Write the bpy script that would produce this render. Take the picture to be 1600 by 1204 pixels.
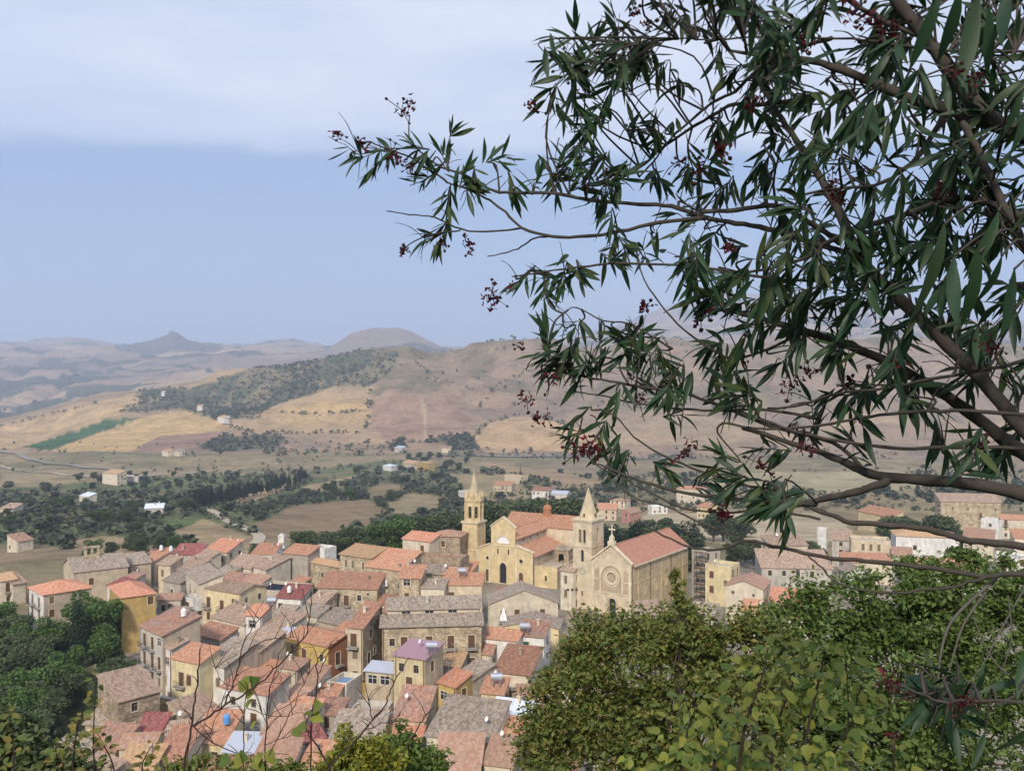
import bpy, bmesh, math, random
import numpy as np
from mathutils import Vector, Matrix

for o in list(bpy.data.objects): bpy.data.objects.remove(o)
SC = bpy.context.scene
COL = SC.collection
RNG = random.Random(7)
NP = np.random.default_rng(11)

# ------------------------------------------------------------------ camera
F, W0, H0, CZ = 1400.0, 1600.0, 1204.0, 56.0
YH = 590.0
PITCH = math.atan((602 - YH) / F)
cam = bpy.data.cameras.new('camera')
cam.sensor_width = 36.0
cam.lens = 36.0 * F / W0
cam.clip_start, cam.clip_end = 0.05, 40000
camo = bpy.data.objects.new('camera', cam)
COL.objects.link(camo)
camo.location = (0, 0, CZ)
camo.rotation_euler = (math.pi / 2 - PITCH, 0, 0)
SC.camera = camo

# ------------------------------------------------------------------ sky and sun
SUN_EL, SUN_AZ = math.radians(36), math.radians(192)   # azimuth clockwise from +Y: light comes from the left, behind the camera
SKY_STRENGTH, SUN_STRENGTH = 0.10, 2.8
world = bpy.data.worlds.new('World')
SC.world = world
world.use_nodes = True
wn, wl = world.node_tree.nodes, world.node_tree.links
wn.clear()
w_out = wn.new('ShaderNodeOutputWorld')
w_bg = wn.new('ShaderNodeBackground')
w_bg.inputs['Strength'].default_value = SKY_STRENGTH
sky = wn.new('ShaderNodeTexSky')
sky.sky_type = 'NISHITA'
sky.sun_disc = False
sky.sun_elevation = SUN_EL
sky.sun_rotation = SUN_AZ
sky.altitude = 600
sky.air_density, sky.dust_density, sky.ozone_density = 1.0, 1.4, 1.6
tc = wn.new('ShaderNodeTexCoord')
sep = wn.new('ShaderNodeSeparateXYZ')
wl.new(tc.outputs['Generated'], sep.inputs[0])
mp = wn.new('ShaderNodeMapping')
mp.inputs['Scale'].default_value = (1.3, 1.3, 5.0)
wl.new(tc.outputs['Generated'], mp.inputs[0])
cn = wn.new('ShaderNodeTexNoise')
cn.inputs['Scale'].default_value = 1.9
cn.inputs['Detail'].default_value = 6
cn.inputs['Roughness'].default_value = 0.5
wl.new(mp.outputs[0], cn.inputs['Vector'])
def wmath(op, a, b, clamp=False):
    m = wn.new('ShaderNodeMath'); m.operation = op; m.use_clamp = clamp
    for i, v in enumerate((a, b)):
        if isinstance(v, (int, float)): m.inputs[i].default_value = v
        else: wl.new(v, m.inputs[i])
    return m.outputs[0]
# a veil of high cloud: its lower edge undulates about fourteen degrees above the horizon
nz = wmath('MULTIPLY', wmath('SUBTRACT', cn.outputs['Fac'], 0.5), 0.12)
edge = wmath('SUBTRACT', wmath('ADD', sep.outputs['Z'], nz), 0.236)
rmp = wn.new('ShaderNodeMapRange'); rmp.interpolation_type = 'SMOOTHSTEP'
rmp.inputs['From Min'].default_value = -0.008
rmp.inputs['From Max'].default_value = 0.022
wl.new(edge, rmp.inputs['Value'])
cn2 = wn.new('ShaderNodeTexNoise')
cn2.inputs['Scale'].default_value = 3.1
cn2.inputs['Detail'].default_value = 7
wl.new(mp.outputs[0], cn2.inputs['Vector'])
thick = wn.new('ShaderNodeMapRange')
thick.inputs['From Min'].default_value = 0.3
thick.inputs['From Max'].default_value = 0.7
thick.inputs['To Min'].default_value = 0.55
thick.inputs['To Max'].default_value = 1.0
wl.new(cn2.outputs['Fac'], thick.inputs['Value'])
cmask = wmath('MULTIPLY', rmp.outputs[0], thick.outputs[0], True)
# thin even milkiness everywhere
base = wn.new('ShaderNodeMix'); base.data_type = 'RGBA'
base.inputs['Factor'].default_value = 0.72
wl.new(sky.outputs[0], base.inputs[6])
base.inputs[7].default_value = (2.75, 3.78, 5.8, 1)
cm = wn.new('ShaderNodeMix'); cm.data_type = 'RGBA'
wl.new(cmask, cm.inputs['Factor'])
wl.new(base.outputs[2], cm.inputs[6])
cm.inputs[7].default_value = (6.2, 6.6, 7.7, 1)
wl.new(cm.outputs[2], w_bg.inputs['Color'])
wl.new(w_bg.outputs[0], w_out.inputs[0])

sun = bpy.data.lights.new('sun', 'SUN')
sun.energy = SUN_STRENGTH
sun.angle = math.radians(7)
sun.color = (1.0, 0.91, 0.79)
suno = bpy.data.objects.new('sun', sun)
COL.objects.link(suno)
sdir = Vector((math.sin(SUN_AZ) * math.cos(SUN_EL), math.cos(SUN_AZ) * math.cos(SUN_EL), math.sin(SUN_EL)))
suno.rotation_euler = (-sdir).to_track_quat('-Z', 'Y').to_euler()
suno.location = (-40, -40, 120)

vs = SC.view_settings
vs.view_transform = 'Standard'
vs.look = 'None'
vs.exposure = 0.42
vs.gamma = 1.0
vs.use_curve_mapping = False
cy = SC.cycles
cy.use_denoising = True
cy.max_bounces = 6
cy.diffuse_bounces = 3
cy.glossy_bounces = 2
cy.transmission_bounces = 3
cy.volume_bounces = 1
cy.transparent_max_bounces = 4
cy.caustics_reflective = cy.caustics_refractive = False
cy.use_adaptive_sampling = True
cy.adaptive_threshold = 0.02

# ------------------------------------------------------------------ helpers
cp, sp = math.cos(PITCH), math.sin(PITCH)
def ray(x, y):
    """photo pixel -> (dx/dY, dz/dY)"""
    s = (602 - y) / F
    dy = cp + s * sp
    return (x - 800) / F / dy, (-sp + s * cp) / dy
def P(x, y, Y):
    a, b = ray(x, y)
    return Vector((a * Y, Y, CZ + b * Y))
def at_z(x, y, z):
    a, b = ray(x, y)
    Y = (z - CZ) / b
    return Vector((a * Y, Y, z))
def proj(p):
    """world (n,3) -> pixel arrays"""
    p = np.asarray(p, float)
    d = p - np.array((0, 0, CZ))
    fw = d[..., 1] * cp - d[..., 2] * sp
    up = d[..., 1] * sp + d[..., 2] * cp
    fw = np.where(fw < 0.01, 0.01, fw)
    return 800 + F * d[..., 0] / fw, 602 - F * up / fw, fw
def inpoly(px, py, poly):
    px = np.asarray(px); py = np.asarray(py)
    r = np.zeros(px.shape, bool)
    n = len(poly); j = n - 1
    for i in range(n):
        xi, yi = poly[i]; xj, yj = poly[j]
        c = ((yi > py) != (yj > py)) & (px < (xj - xi) * (py - yi) / ((yj - yi) or 1e-9) + xi)
        r ^= c
        j = i
    return r

def tag(o, label=None, cat=None, group=None, kind=None):
    if label: o['label'] = label
    if cat: o['category'] = cat
    if group: o['group'] = group
    if kind: o['kind'] = kind
    return o
def link(name, me, parent=None, loc=None, rz=None):
    o = bpy.data.objects.new(name, me)
    COL.objects.link(o)
    if parent: o.parent = parent
    if loc is not None: o.location = loc
    if rz is not None: o.rotation_euler = (0, 0, rz)
    return o
def np_mesh(name, V, Q, mat, smooth=False, uv=None):
    """fast mesh from arrays; Q (m,k) faces with k corners"""
    V = np.asarray(V, np.float32); Q = np.asarray(Q, np.int32)
    me = bpy.data.meshes.new(name)
    m, k = Q.shape
    me.vertices.add(len(V)); me.vertices.foreach_set('co', V.ravel())
    me.loops.add(m * k); me.loops.foreach_set('vertex_index', Q.ravel())
    me.polygons.add(m)
    me.polygons.foreach_set('loop_start', np.arange(0, m * k, k, dtype=np.int32))
    if uv is not None:
        l = me.uv_layers.new(name='UVMap'); l.data.foreach_set('uv', np.asarray(uv, np.float32).ravel())
    if mat: me.materials.append(mat)
    me.update(calc_edges=True)
    if smooth: me.polygons.foreach_set('use_smooth', np.ones(m, bool))
    return me

class MB:
    """collects faces, then builds ONE mesh"""
    def __init__(s): s.v, s.f, s.m, s.uv = [], [], [], []
    def face(s, pts, m=0, uv=None):
        i = len(s.v)
        s.v += [tuple(p) for p in pts]
        s.f.append(tuple(range(i, i + len(pts)))); s.m.append(m)
        s.uv.append(uv or [(0, 0)] * len(pts))
    def box(s, x0, x1, y0, y1, z0, z1, m=0, skip=''):
        c = [(x0,y0,z0),(x1,y0,z0),(x1,y1,z0),(x0,y1,z0),(x0,y0,z1),(x1,y0,z1),(x1,y1,z1),(x0,y1,z1)]
        for k, q in dict(b=(0,3,2,1), t=(4,5,6,7), f=(0,1,5,4), r=(1,2,6,5), k=(2,3,7,6), l=(3,0,4,7)).items():
            if k not in skip: s.face([c[j] for j in q], m)
    def cyl(s, cx, cy, z0, z1, r0, r1, n=10, m=0, cap=True, ph=0.0):
        a = [(math.cos(ph + 2*math.pi*k/n), math.sin(ph + 2*math.pi*k/n)) for k in range(n)]
        for k in range(n):
            p, q = a[k], a[(k+1) % n]
            if r1 > 1e-4: s.face([(cx+p[0]*r0,cy+p[1]*r0,z0),(cx+q[0]*r0,cy+q[1]*r0,z0),(cx+q[0]*r1,cy+q[1]*r1,z1),(cx+p[0]*r1,cy+p[1]*r1,z1)], m)
            else: s.face([(cx+p[0]*r0,cy+p[1]*r0,z0),(cx+q[0]*r0,cy+q[1]*r0,z0),(cx,cy,z1)], m)
        if cap and r1 > 1e-4: s.face([(cx+p[0]*r1,cy+p[1]*r1,z1) for p in a], m)
    def bar(s, a, b, r, n=5, m=0):
        a, b = Vector(a), Vector(b); d = (b - a).normalized()
        u = d.orthogonal().normalized(); w = d.cross(u)
        pr = [u*math.cos(2*math.pi*k/n)*r + w*math.sin(2*math.pi*k/n)*r for k in range(n)]
        for k in range(n):
            p, q = pr[k], pr[(k+1) % n]
            s.face([a+p, a+q, b+q, b+p], m)
        s.face([a+p for p in reversed(pr)], m); s.face([b+p for p in pr], m)
    def slab(s, pts, t, m=0, uv=None, ms=None):
        """polygon extruded straight down by t"""
        s.face(pts, m, uv)
        lo = [(p[0], p[1], p[2]-t) for p in pts]
        s.face(list(reversed(lo)), m if ms is None else ms)
        n = len(pts)
        for k in range(n):
            j = (k+1) % n
            s.face([lo[k], lo[j], pts[j], pts[k]], m if ms is None else ms)
    def mesh(s, name, mats):
        me = bpy.data.meshes.new(name)
        me.from_pydata(s.v, [], s.f)
        me.polygons.foreach_set('material_index', s.m)
        l = me.uv_layers.new(name='UVMap')
        l.data.foreach_set('uv', [c for f in s.uv for p in f for c in p])
        for mm in (mats if isinstance(mats, (list, tuple)) else [mats]): me.materials.append(mm)
        me.update()
        return me
    def build(s, name, mats, parent=None, loc=None, rz=None):
        if mats is None: mats = []
        return link(name, s.mesh(name, mats), parent, loc, rz)

# ------------------------------------------------------------------ materials
def new_mat(name, rough=0.85, spec=0.25):
    m = bpy.data.materials.new(name); m.use_nodes = True
    n, l = m.node_tree.nodes, m.node_tree.links
    b = n['Principled BSDF']
    b.inputs['Roughness'].default_value = rough
    b.inputs['Specular IOR Level'].default_value = spec
    return m, n, l, b
def noise(n, l, scale, detail=4, vec=None, rough=0.55):
    t = n.new('ShaderNodeTexNoise'); t.inputs['Scale'].default_value = scale
    t.inputs['Detail'].default_value = detail; t.inputs['Roughness'].default_value = rough
    if vec: l.new(vec, t.inputs['Vector'])
    return t.outputs['Fac']
def ramp(n, l, fac, stops):
    r = n.new('ShaderNodeValToRGB'); e = r.color_ramp.elements
    while len(e) < len(stops): e.new(0.5)
    for k, (p, c) in enumerate(stops):
        e[k].position = p; e[k].color = (*c, 1) if len(c) == 3 else c
    l.new(fac, r.inputs[0])
    return r.outputs[0]
def mixc(n, l, fac, a, b, mode='MIX'):
    m = n.new('ShaderNodeMix'); m.data_type = 'RGBA'; m.blend_type = mode
    for i, v in ((0, fac), (6, a), (7, b)):
        if isinstance(v, (int, float)): m.inputs[i].default_value = v
        elif isinstance(v, tuple): m.inputs[i].default_value = (*v, 1) if len(v) == 3 else v
        else: l.new(v, m.inputs[i])
    return m.outputs[2]
def mathn(n, l, op, a, b=0.0, clamp=False):
    m = n.new('ShaderNodeMath'); m.operation = op; m.use_clamp = clamp
    for i, v in enumerate((a, b)):
        if isinstance(v, (int, float)): m.inputs[i].default_value = v
        else: l.new(v, m.inputs[i])
    return m.outputs[0]
def bump(n, l, h, b, strength=0.4, dist=0.05):
    k = n.new('ShaderNodeBump'); k.inputs['Strength'].default_value = strength
    k.inputs['Distance'].default_value = dist
    l.new(h, k.inputs['Height']); l.new(k.outputs[0], b.inputs['Normal'])
def mul(c, k): return tuple(min(1.0, v * k) for v in c)

def plaster(name, c, stain=0.35, c2=None):
    m, n, l, b = new_mat(name, 0.92, 0.1)
    tcn = n.new('ShaderNodeTexCoord'); ob = tcn.outputs['Object']
    oi = n.new('ShaderNodeObjectInfo')
    sh = n.new('ShaderNodeVectorMath'); sh.operation = 'SCALE'; sh.inputs[3].default_value = 90
    cx = n.new('ShaderNodeCombineXYZ'); l.new(oi.outputs['Random'], cx.inputs[0]); l.new(cx.outputs[0], sh.inputs[0])
    ad = n.new('ShaderNodeVectorMath'); l.new(ob, ad.inputs[0]); l.new(sh.outputs[0], ad.inputs[1])
    mpn = n.new('ShaderNodeMapping'); mpn.inputs['Scale'].default_value = (1.1, 1.1, 0.28)
    l.new(ad.outputs[0], mpn.inputs[0])
    big = noise(n, l, 0.55, 5, ad.outputs[0])
    st = noise(n, l, 1.1, 6, mpn.outputs[0], 0.65)
    fine = noise(n, l, 7, 4, ad.outputs[0])
    col = mixc(n, l, ramp(n, l, big, [(0.35, (0, 0, 0)), (0.7, (1, 1, 1))]), c, c2 or mul(c, 0.70))
    col = mixc(n, l, mathn(n, l, 'MULTIPLY', ramp(n, l, st, [(0.46, (0, 0, 0)), (0.66, (1, 1, 1))]), min(.7, stain*1.6)), col, (0.19, 0.165, 0.13))
    col = mixc(n, l, 0.35, col, ramp(n, l, fine, [(0.3, (0.62, 0.62, 0.62)), (0.7, (1, 1, 1))]), 'MULTIPLY')
    hv = mathn(n, l, 'ADD', mathn(n, l, 'MULTIPLY', oi.outputs['Random'], 0.22), 0.89)
    col = mixc(n, l, 1.0, col, hv, 'MULTIPLY')
    l.new(col, b.inputs['Base Color'])
    bump(n, l, fine, b, 0.35, 0.04)
    return m
def stone(name, c, c2, sc=1.7):
    m, n, l, b = new_mat(name, 0.95, 0.1)
    tcn = n.new('ShaderNodeTexCoord'); ob = tcn.outputs['Object']
    mpn = n.new('ShaderNodeMapping'); mpn.inputs['Scale'].default_value = (1, 1, 1.6); l.new(ob, mpn.inputs[0])
    v = n.new('ShaderNodeTexVoronoi'); v.inputs['Scale'].default_value = sc; l.new(mpn.outputs[0], v.inputs['Vector'])
    sepc = n.new('ShaderNodeSeparateColor'); l.new(v.outputs['Color'], sepc.inputs[0])
    col = mixc(n, l, sepc.outputs[0], c, c2)
    big = noise(n, l, 0.5, 6, ob)
    col = mixc(n, l, ramp(n, l, big, [(0.42, (0, 0, 0)), (0.68, (1, 1, 1))]), col, mul(c2, 0.62))
    d = ramp(n, l, v.outputs['Distance'], [(0.3, (1, 1, 1)), (0.62, (0.62, 0.6, 0.58))])
    col = mixc(n, l, 0.8, col, d, 'MULTIPLY')
    l.new(col, b.inputs['Base Color'])
    bump(n, l, v.outputs['Distance'], b, 0.5, 0.06)
    return m
def tiles(name, stops, wear=0.5, wearc=(0.16, 0.145, 0.12)):
    """roof of clay tiles: ribs down the slope, every tile its own fired colour, lichen on top"""
    m, n, l, b = new_mat(name, 0.9, 0.12)
    uvn = n.new('ShaderNodeUVMap'); uv = uvn.outputs[0]
    oi = n.new('ShaderNodeObjectInfo')
    mpn = n.new('ShaderNodeMapping'); mpn.inputs['Scale'].default_value = (3.2, 2.2, 1); l.new(uv, mpn.inputs[0])
    wnz = n.new('ShaderNodeTexVoronoi'); wnz.inputs['Scale'].default_value = 1.0; l.new(mpn.outputs[0], wnz.inputs['Vector'])
    sepc = n.new('ShaderNodeSeparateColor'); l.new(wnz.outputs['Color'], sepc.inputs[0])
    tcn = n.new('ShaderNodeTexCoord')
    cx = n.new('ShaderNodeVectorMath'); cx.operation = 'MULTIPLY_ADD'; l.new(oi.outputs['Location'], cx.inputs[0]); cx.inputs[1].default_value = (3.1, 2.3, 0); l.new(tcn.outputs['Object'], cx.inputs[2])
    big = noise(n, l, 0.6, 8, cx.outputs[0], 0.7)
    mid = noise(n, l, 2.2, 5, cx.outputs[0], 0.6)
    fac = mathn(n, l, 'ADD', mathn(n, l, 'MULTIPLY', sepc.outputs[0], 0.6), mathn(n, l, 'MULTIPLY', mid, 0.45))
    col = ramp(n, l, fac, stops)
    col = mixc(n, l, mathn(n, l, 'MULTIPLY', ramp(n, l, big, [(0.44, (0, 0, 0)), (0.66, (1, 1, 1))]), wear), col, wearc)
    wv = n.new('ShaderNodeTexWave'); wv.wave_profile = 'SIN'; wv.bands_direction = 'X'
    wv.inputs['Scale'].default_value = 1.15; wv.inputs['Distortion'].default_value = 0.4; l.new(uv, wv.inputs['Vector'])
    col = mixc(n, l, 0.16, col, ramp(n, l, wv.outputs['Fac'], [(0.1, (0.6, 0.58, 0.56)), (0.6, (1, 1, 1))]), 'MULTIPLY')
    hv = mathn(n, l, 'ADD', mathn(n, l, 'MULTIPLY', oi.outputs['Random'], 0.3), 0.85)
    col = mixc(n, l, 1.0, col, hv, 'MULTIPLY')
    l.new(col, b.inputs['Base Color'])
    hh = mathn(n, l, 'ADD', wv.outputs['Fac'], mathn(n, l, 'MULTIPLY', mid, 0.8))
    bump(n, l, hh, b, 0.8, 0.09)
    return m
def simple(name, c, rough=0.7, spec=0.3, var=0.25, scale=3.0, metal=0.0):
    m, n, l, b = new_mat(name, rough, spec)
    tcn = n.new('ShaderNodeTexCoord')
    f = noise(n, l, scale, 4, tcn.outputs['Object'])
    l.new(mixc(n, l, f, mul(c, 1 - var), mul(c, 1 + var)), b.inputs['Base Color'])
    b.inputs['Metallic'].default_value = metal
    return m

M = {}
M['cream']   = plaster('cream_plaster', (0.74, 0.645, 0.50), 0.2)
M['sand']    = plaster('sand_plaster', (0.655, 0.54, 0.385), 0.22)
M['yellow']  = plaster('yellow_plaster', (0.72, 0.52, 0.18), 0.15)
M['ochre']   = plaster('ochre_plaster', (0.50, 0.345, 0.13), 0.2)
M['paleyel'] = plaster('pale_yellow_plaster', (0.73, 0.61, 0.37), 0.18)
M['white']   = plaster('white_plaster', (0.80, 0.775, 0.73), 0.2)
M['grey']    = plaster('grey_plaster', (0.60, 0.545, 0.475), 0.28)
M['cement']  = plaster('cement_render', (0.51, 0.455, 0.385), 0.22)
M['terra']   = plaster('terracotta_plaster', (0.46, 0.20, 0.10), 0.2)
M['pinkw']   = plaster('pink_plaster', (0.55, 0.27, 0.22), 0.25)
M['brownw']  = plaster('brown_render_with_shade', (0.50, 0.41, 0.315), 0.25)  # brown side walls; the shade of the turned sides is in this tone
M['stone']   = stone('rubble_stone', (0.64, 0.53, 0.37), (0.50, 0.41, 0.285))
M['stoneb']  = stone('brown_rubble_stone', (0.50, 0.40, 0.28), (0.38, 0.30, 0.215))
M['stoney']  = stone('yellow_tufa_stone', (0.50, 0.38, 0.19), (0.40, 0.30, 0.16), 1.2)
M['church']  = plaster('church_cream', (0.72, 0.60, 0.42), 0.08)
M['churchy'] = plaster('church_yellow', (0.71, 0.565, 0.325), 0.08)
M['church_shade'] = plaster('church_shaded_side', (0.60, 0.47, 0.285), 0.12)  # side wall of the cream church, its shade put into the colour
M['trimw']   = plaster('pale_stone_trim', (0.72, 0.62, 0.44), 0.1)
M['spire']   = plaster('spire_stone', (0.64, 0.53, 0.35), 0.2)
M['orange']  = tiles('orange_tiles', [(0.2, (0.38, 0.175, 0.105)), (0.5, (0.50, 0.245, 0.15)), (0.85, (0.58, 0.34, 0.22))], 0.42, (0.36, 0.24, 0.17))
M['salmon']  = tiles('salmon_tiles', [(0.2, (0.48, 0.21, 0.13)), (0.5, (0.58, 0.26, 0.16)), (0.85, (0.64, 0.36, 0.25))], 0.15, (0.42, 0.25, 0.18))
M['red']     = tiles('red_tiles', [(0.2, (0.26, 0.125, 0.08)), (0.5, (0.35, 0.175, 0.115)), (0.85, (0.43, 0.25, 0.17))], 0.45, (0.25, 0.16, 0.12))
M['churchroof'] = tiles('church_roof_tiles', [(0.2, (0.40, 0.18, 0.12)), (0.5, (0.47, 0.22, 0.15)), (0.85, (0.52, 0.29, 0.21))], 0.25, (0.36, 0.23, 0.17))
M['facadetan'] = plaster('tan_facade_panel', (0.56, 0.43, 0.31), 0.08)
M['pinkr']   = tiles('pink_tiles', [(0.2, (0.33, 0.185, 0.125)), (0.5, (0.41, 0.24, 0.165)), (0.85, (0.47, 0.31, 0.23))], 0.45, (0.30, 0.225, 0.175))
M['greyt']   = tiles('old_grey_tiles', [(0.2, (0.19, 0.15, 0.115)), (0.5, (0.32, 0.255, 0.20)), (0.85, (0.45, 0.37, 0.30))], 0.45, (0.28, 0.245, 0.205))
M['brownt']  = tiles('old_brown_tiles', [(0.2, (0.24, 0.16, 0.11)), (0.5, (0.37, 0.255, 0.185)), (0.85, (0.48, 0.36, 0.275))], 0.4, (0.30, 0.25, 0.205))
M['mixt']    = tiles('patched_red_grey_tiles', [(0.2, (0.24, 0.13, 0.09)), (0.5, (0.38, 0.185, 0.125)), (0.85, (0.44, 0.29, 0.22))], 0.75, (0.26, 0.215, 0.18))
M['sandt']   = tiles('sandy_tiles', [(0.2, (0.42, 0.25, 0.13)), (0.5, (0.52, 0.32, 0.18)), (0.85, (0.58, 0.41, 0.26))], 0.3, (0.36, 0.27, 0.17))
M['darkred'] = tiles('dark_red_tiles', [(0.2, (0.20, 0.06, 0.055)), (0.5, (0.29, 0.095, 0.085)), (0.85, (0.35, 0.16, 0.14))], 0.2)
M['purple']  = simple('purple_sheet_roof', (0.33, 0.20, 0.235), 0.6, 0.3, 0.12, 1.2)
M['metal']   = simple('pale_metal_roof', (0.42, 0.45, 0.52), 0.5, 0.4, 0.12, 1.0)
M['whitem']  = simple('white_sheet_roof', (0.62, 0.66, 0.70), 0.5, 0.4, 0.08, 1.0)
M['navy']    = simple('dark_blue_sheet', (0.022, 0.026, 0.045), 0.9, 0.05, 0.2, 1.0)
M['blueroof']= simple('faded_blue_sheet', (0.16, 0.24, 0.38), 0.6, 0.3, 0.35, 1.6)
M['concrete']= simple('concrete', (0.38, 0.36, 0.33), 0.9, 0.1, 0.2, 1.5)
M['pave']    = simple('street_paving', (0.30, 0.28, 0.255), 0.9, 0.1, 0.2, 0.9)
M['glass']   = simple('dark_window', (0.03, 0.03, 0.034), 0.25, 0.5, 0.3)
M['shutter'] = simple('brown_shutter', (0.13, 0.07, 0.045), 0.7, 0.2, 0.3)
M['green_sh']= simple('green_shutter', (0.02, 0.10, 0.065), 0.6, 0.3, 0.2)
M['oldsh']   = simple('weathered_shutter', (0.20, 0.15, 0.10), 0.8, 0.2, 0.3)
M['iron']    = simple('dark_iron', (0.05, 0.045, 0.04), 0.6, 0.4, 0.2)
M['pole']    = simple('galvanised_steel', (0.30, 0.31, 0.33), 0.5, 0.5, 0.1)
M['whitep']  = simple('white_paint', (0.75, 0.75, 0.74), 0.5, 0.4, 0.06)
M['bluep']   = simple('blue_plastic', (0.10, 0.30, 0.65), 0.45, 0.4, 0.1)
M['blueaw']  = simple('light_blue_awning', (0.30, 0.52, 0.66), 0.8, 0.2, 0.1)
M['steel']   = simple('steel_tank', (0.42, 0.44, 0.50), 0.35, 0.6, 0.1, 2.0, 0.6)
M['cloth']   = simple('white_cloth', (0.8, 0.79, 0.77), 0.9, 0.1, 0.06)
M['asphalt'] = simple('asphalt', (0.25, 0.235, 0.215), 0.9, 0.1, 0.15, 0.2)
M['dirtroad']= simple('pale_track', (0.42, 0.36, 0.27), 0.95, 0.1, 0.15, 0.1)
# ------------------------------------------------------------------ terrain
def vnoise(x, y, seed=0):
    """value noise on arrays"""
    xi, yi = np.floor(x).astype(np.int64), np.floor(y).astype(np.int64)
    xf, yf = x - xi, y - yi
    def h(a, b):
        n = (a * 374761393 + b * 668265263 + seed * 974711) & 0x7fffffff
        n = ((n ^ (n >> 13)) * 1274126177) & 0x7fffffff
        return ((n ^ (n >> 16)) & 0xffff) / 65535.0
    u, v = xf*xf*(3-2*xf), yf*yf*(3-2*yf)
    return (h(xi, yi)*(1-u) + h(xi+1, yi)*u)*(1-v) + (h(xi, yi+1)*(1-u) + h(xi+1, yi+1)*u)*v
def fbm(x, y, o=5, seed=0):
    r, a, t = 0, 1.0, 0
    for k in range(o):
        r = r + a * vnoise(x * 2**k, y * 2**k, seed + k); t += a; a *= 0.5
    return r / t

# skyline and slope control: photo rows of the land at given distances, per photo column
HX = [-900, -300, 0, 200, 400, 600, 800, 1000, 1200, 1600, 2600]
HY = [1150, 1400, 1700, 2000, 2400, 3000, 4000, 5200, 6500, 9000, 14000]
HR = np.array([
 [712, 692, 676, 668, 668, 640, 592, 562, 546, 542, 560],
 [712, 692, 674, 664, 666, 640, 592, 562, 545, 540, 560],
 [712, 690, 668, 655, 660, 640, 596, 562, 543, 536, 560],
 [712, 672, 640, 615, 628, 618, 590, 560, 545, 540, 560],
 [712, 668, 620, 574, 590, 590, 572, 553, 543, 540, 560],
 [712, 660, 600, 546, 565, 570, 562, 553, 548, 545, 560],
 [714, 660, 590, 527, 550, 560, 560, 553, 546, 543, 560],
 [716, 665, 592, 520, 545, 555, 548, 532, 518, 512, 540],
 [718, 672, 602, 524, 545, 550, 538, 515, 492, 498, 540],
 [720, 680, 612, 532, 550, 550, 540, 520, 505, 510, 540],
 [720, 680, 612, 532, 550, 550, 540, 520, 505, 510, 540]], float)
VY = [255, 285, 330, 400, 500, 700, 1000, 1150]
VZ = [0.0, -2.0, -7.0, -13.0, -21.0, -33.0, -45.0, -44.0]

def hill_z(X, Y):
    px = 800 + F * X / np.maximum(Y, 1)
    lx = np.clip(px, HX[0], HX[-1])
    ix = np.clip(np.searchsorted(HX, lx) - 1, 0, len(HX) - 2)
    hx = np.array(HX, float); tx = (lx - hx[ix]) / (hx[ix+1] - hx[ix]); tx = tx*tx*(3-2*tx)*0.5 + tx*0.5
    ly = np.log(np.clip(Y, HY[0], HY[-1])); lhy = np.log(np.array(HY, float))
    iy = np.clip(np.searchsorted(lhy, ly) - 1, 0, len(HY) - 2)
    ty = (ly - lhy[iy]) / (lhy[iy+1] - lhy[iy]); ty = ty*ty*(3-2*ty)*0.55 + ty*0.45
    r = (HR[ix, iy]*(1-tx) + HR[ix+1, iy]*tx)*(1-ty) + (HR[ix, iy+1]*(1-tx) + HR[ix+1, iy+1]*tx)*ty
    def hump(xc, sx, Yc, sy, a, pw=2):
        return a * np.exp(-np.abs((px-xc)/sx)**pw) * np.exp(-((np.log(np.maximum(Y, 1))-math.log(Yc))/sy)**2)
    r = r - hump(270, 24, 6500, .09, 15, 1.3) - hump(256, 80, 6500, .12, 7) - hump(597, 78, 5400, .10, 36, 2.6) - hump(105, 60, 8600, .1, 11) \
          - hump(455, 40, 7800, .1, 12) - hump(1110, 110, 8800, .12, 40) - hump(1330, 150, 9000, .12, 30) - hump(30, 45, 6000, .08, 6) - hump(160, 50, 5600, .1, 9)
    s = (602 - r) / F
    return CZ + Y * (-sp + s * cp) / (cp + s * sp)
EX, EY = [-66, -66, -72, -86, -104, -128, -150, -170], [0, 120, 150, 175, 190, 205, 250, 400]
def ground_z(X, Y):
    X = np.asarray(X, float); Y = np.asarray(Y, float)
    near = 54.3 - 0.625 * np.maximum(Y, -20)
    near = np.where(Y < 0, 54.3 - 0.25 * Y, near) + 0.0
    valley = np.interp(Y, VY, VZ)
    # the plateau of the town breaks off to the left
    drop = np.maximum(0, np.interp(Y, EY, EX) - X)
    valley = valley - np.clip(drop * 0.16, 0, 6) * np.clip((420 - Y) / 120, 0, 1)
    z = np.maximum(near, valley)
    far = hill_z(X, Y)
    t = np.clip((Y - 1050) / 120, 0, 1); t = t*t*(3-2*t)
    z = z*(1-t) + far*t
    # rolling relief of the valley and gullies on the hills
    a = np.clip((Y - 300) / 250, 0, 1)
    z = z + a * (fbm(X/160, Y/160, 4, 3) - 0.5) * np.interp(Y, [300, 600, 1100, 2000, 6000], [9, 16, 13, 34, 90])
    rid = 1 - np.abs(2*fbm(X/330 + 7, Y/330, 4, 9) - 1)
    z = z - np.clip((Y-1200)/400, 0, 1) * np.clip((5200-Y)/900, 0.15, 1) * np.clip(rid-0.72, 0, 1) * np.interp(Y, [1200, 2000, 6000], [60, 110, 200])
    return z
def gz(x, y): return float(ground_z(np.array([x]), np.array([y]))[0])

ys = np.concatenate([np.linspace(-34, 100, 56), np.linspace(103, 285, 70), np.geomspace(287, 13500, 430)])
us = np.linspace(-1.02, 1.02, 640)
UU, YY = np.meshgrid(us, ys)
XX = UU * (YY + 42)
ZZ = ground_z(XX, YY)
TP = np.stack([XX, YY, ZZ], -1)
nr, nc = XX.shape
PX, PY, _ = proj(TP)

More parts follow.
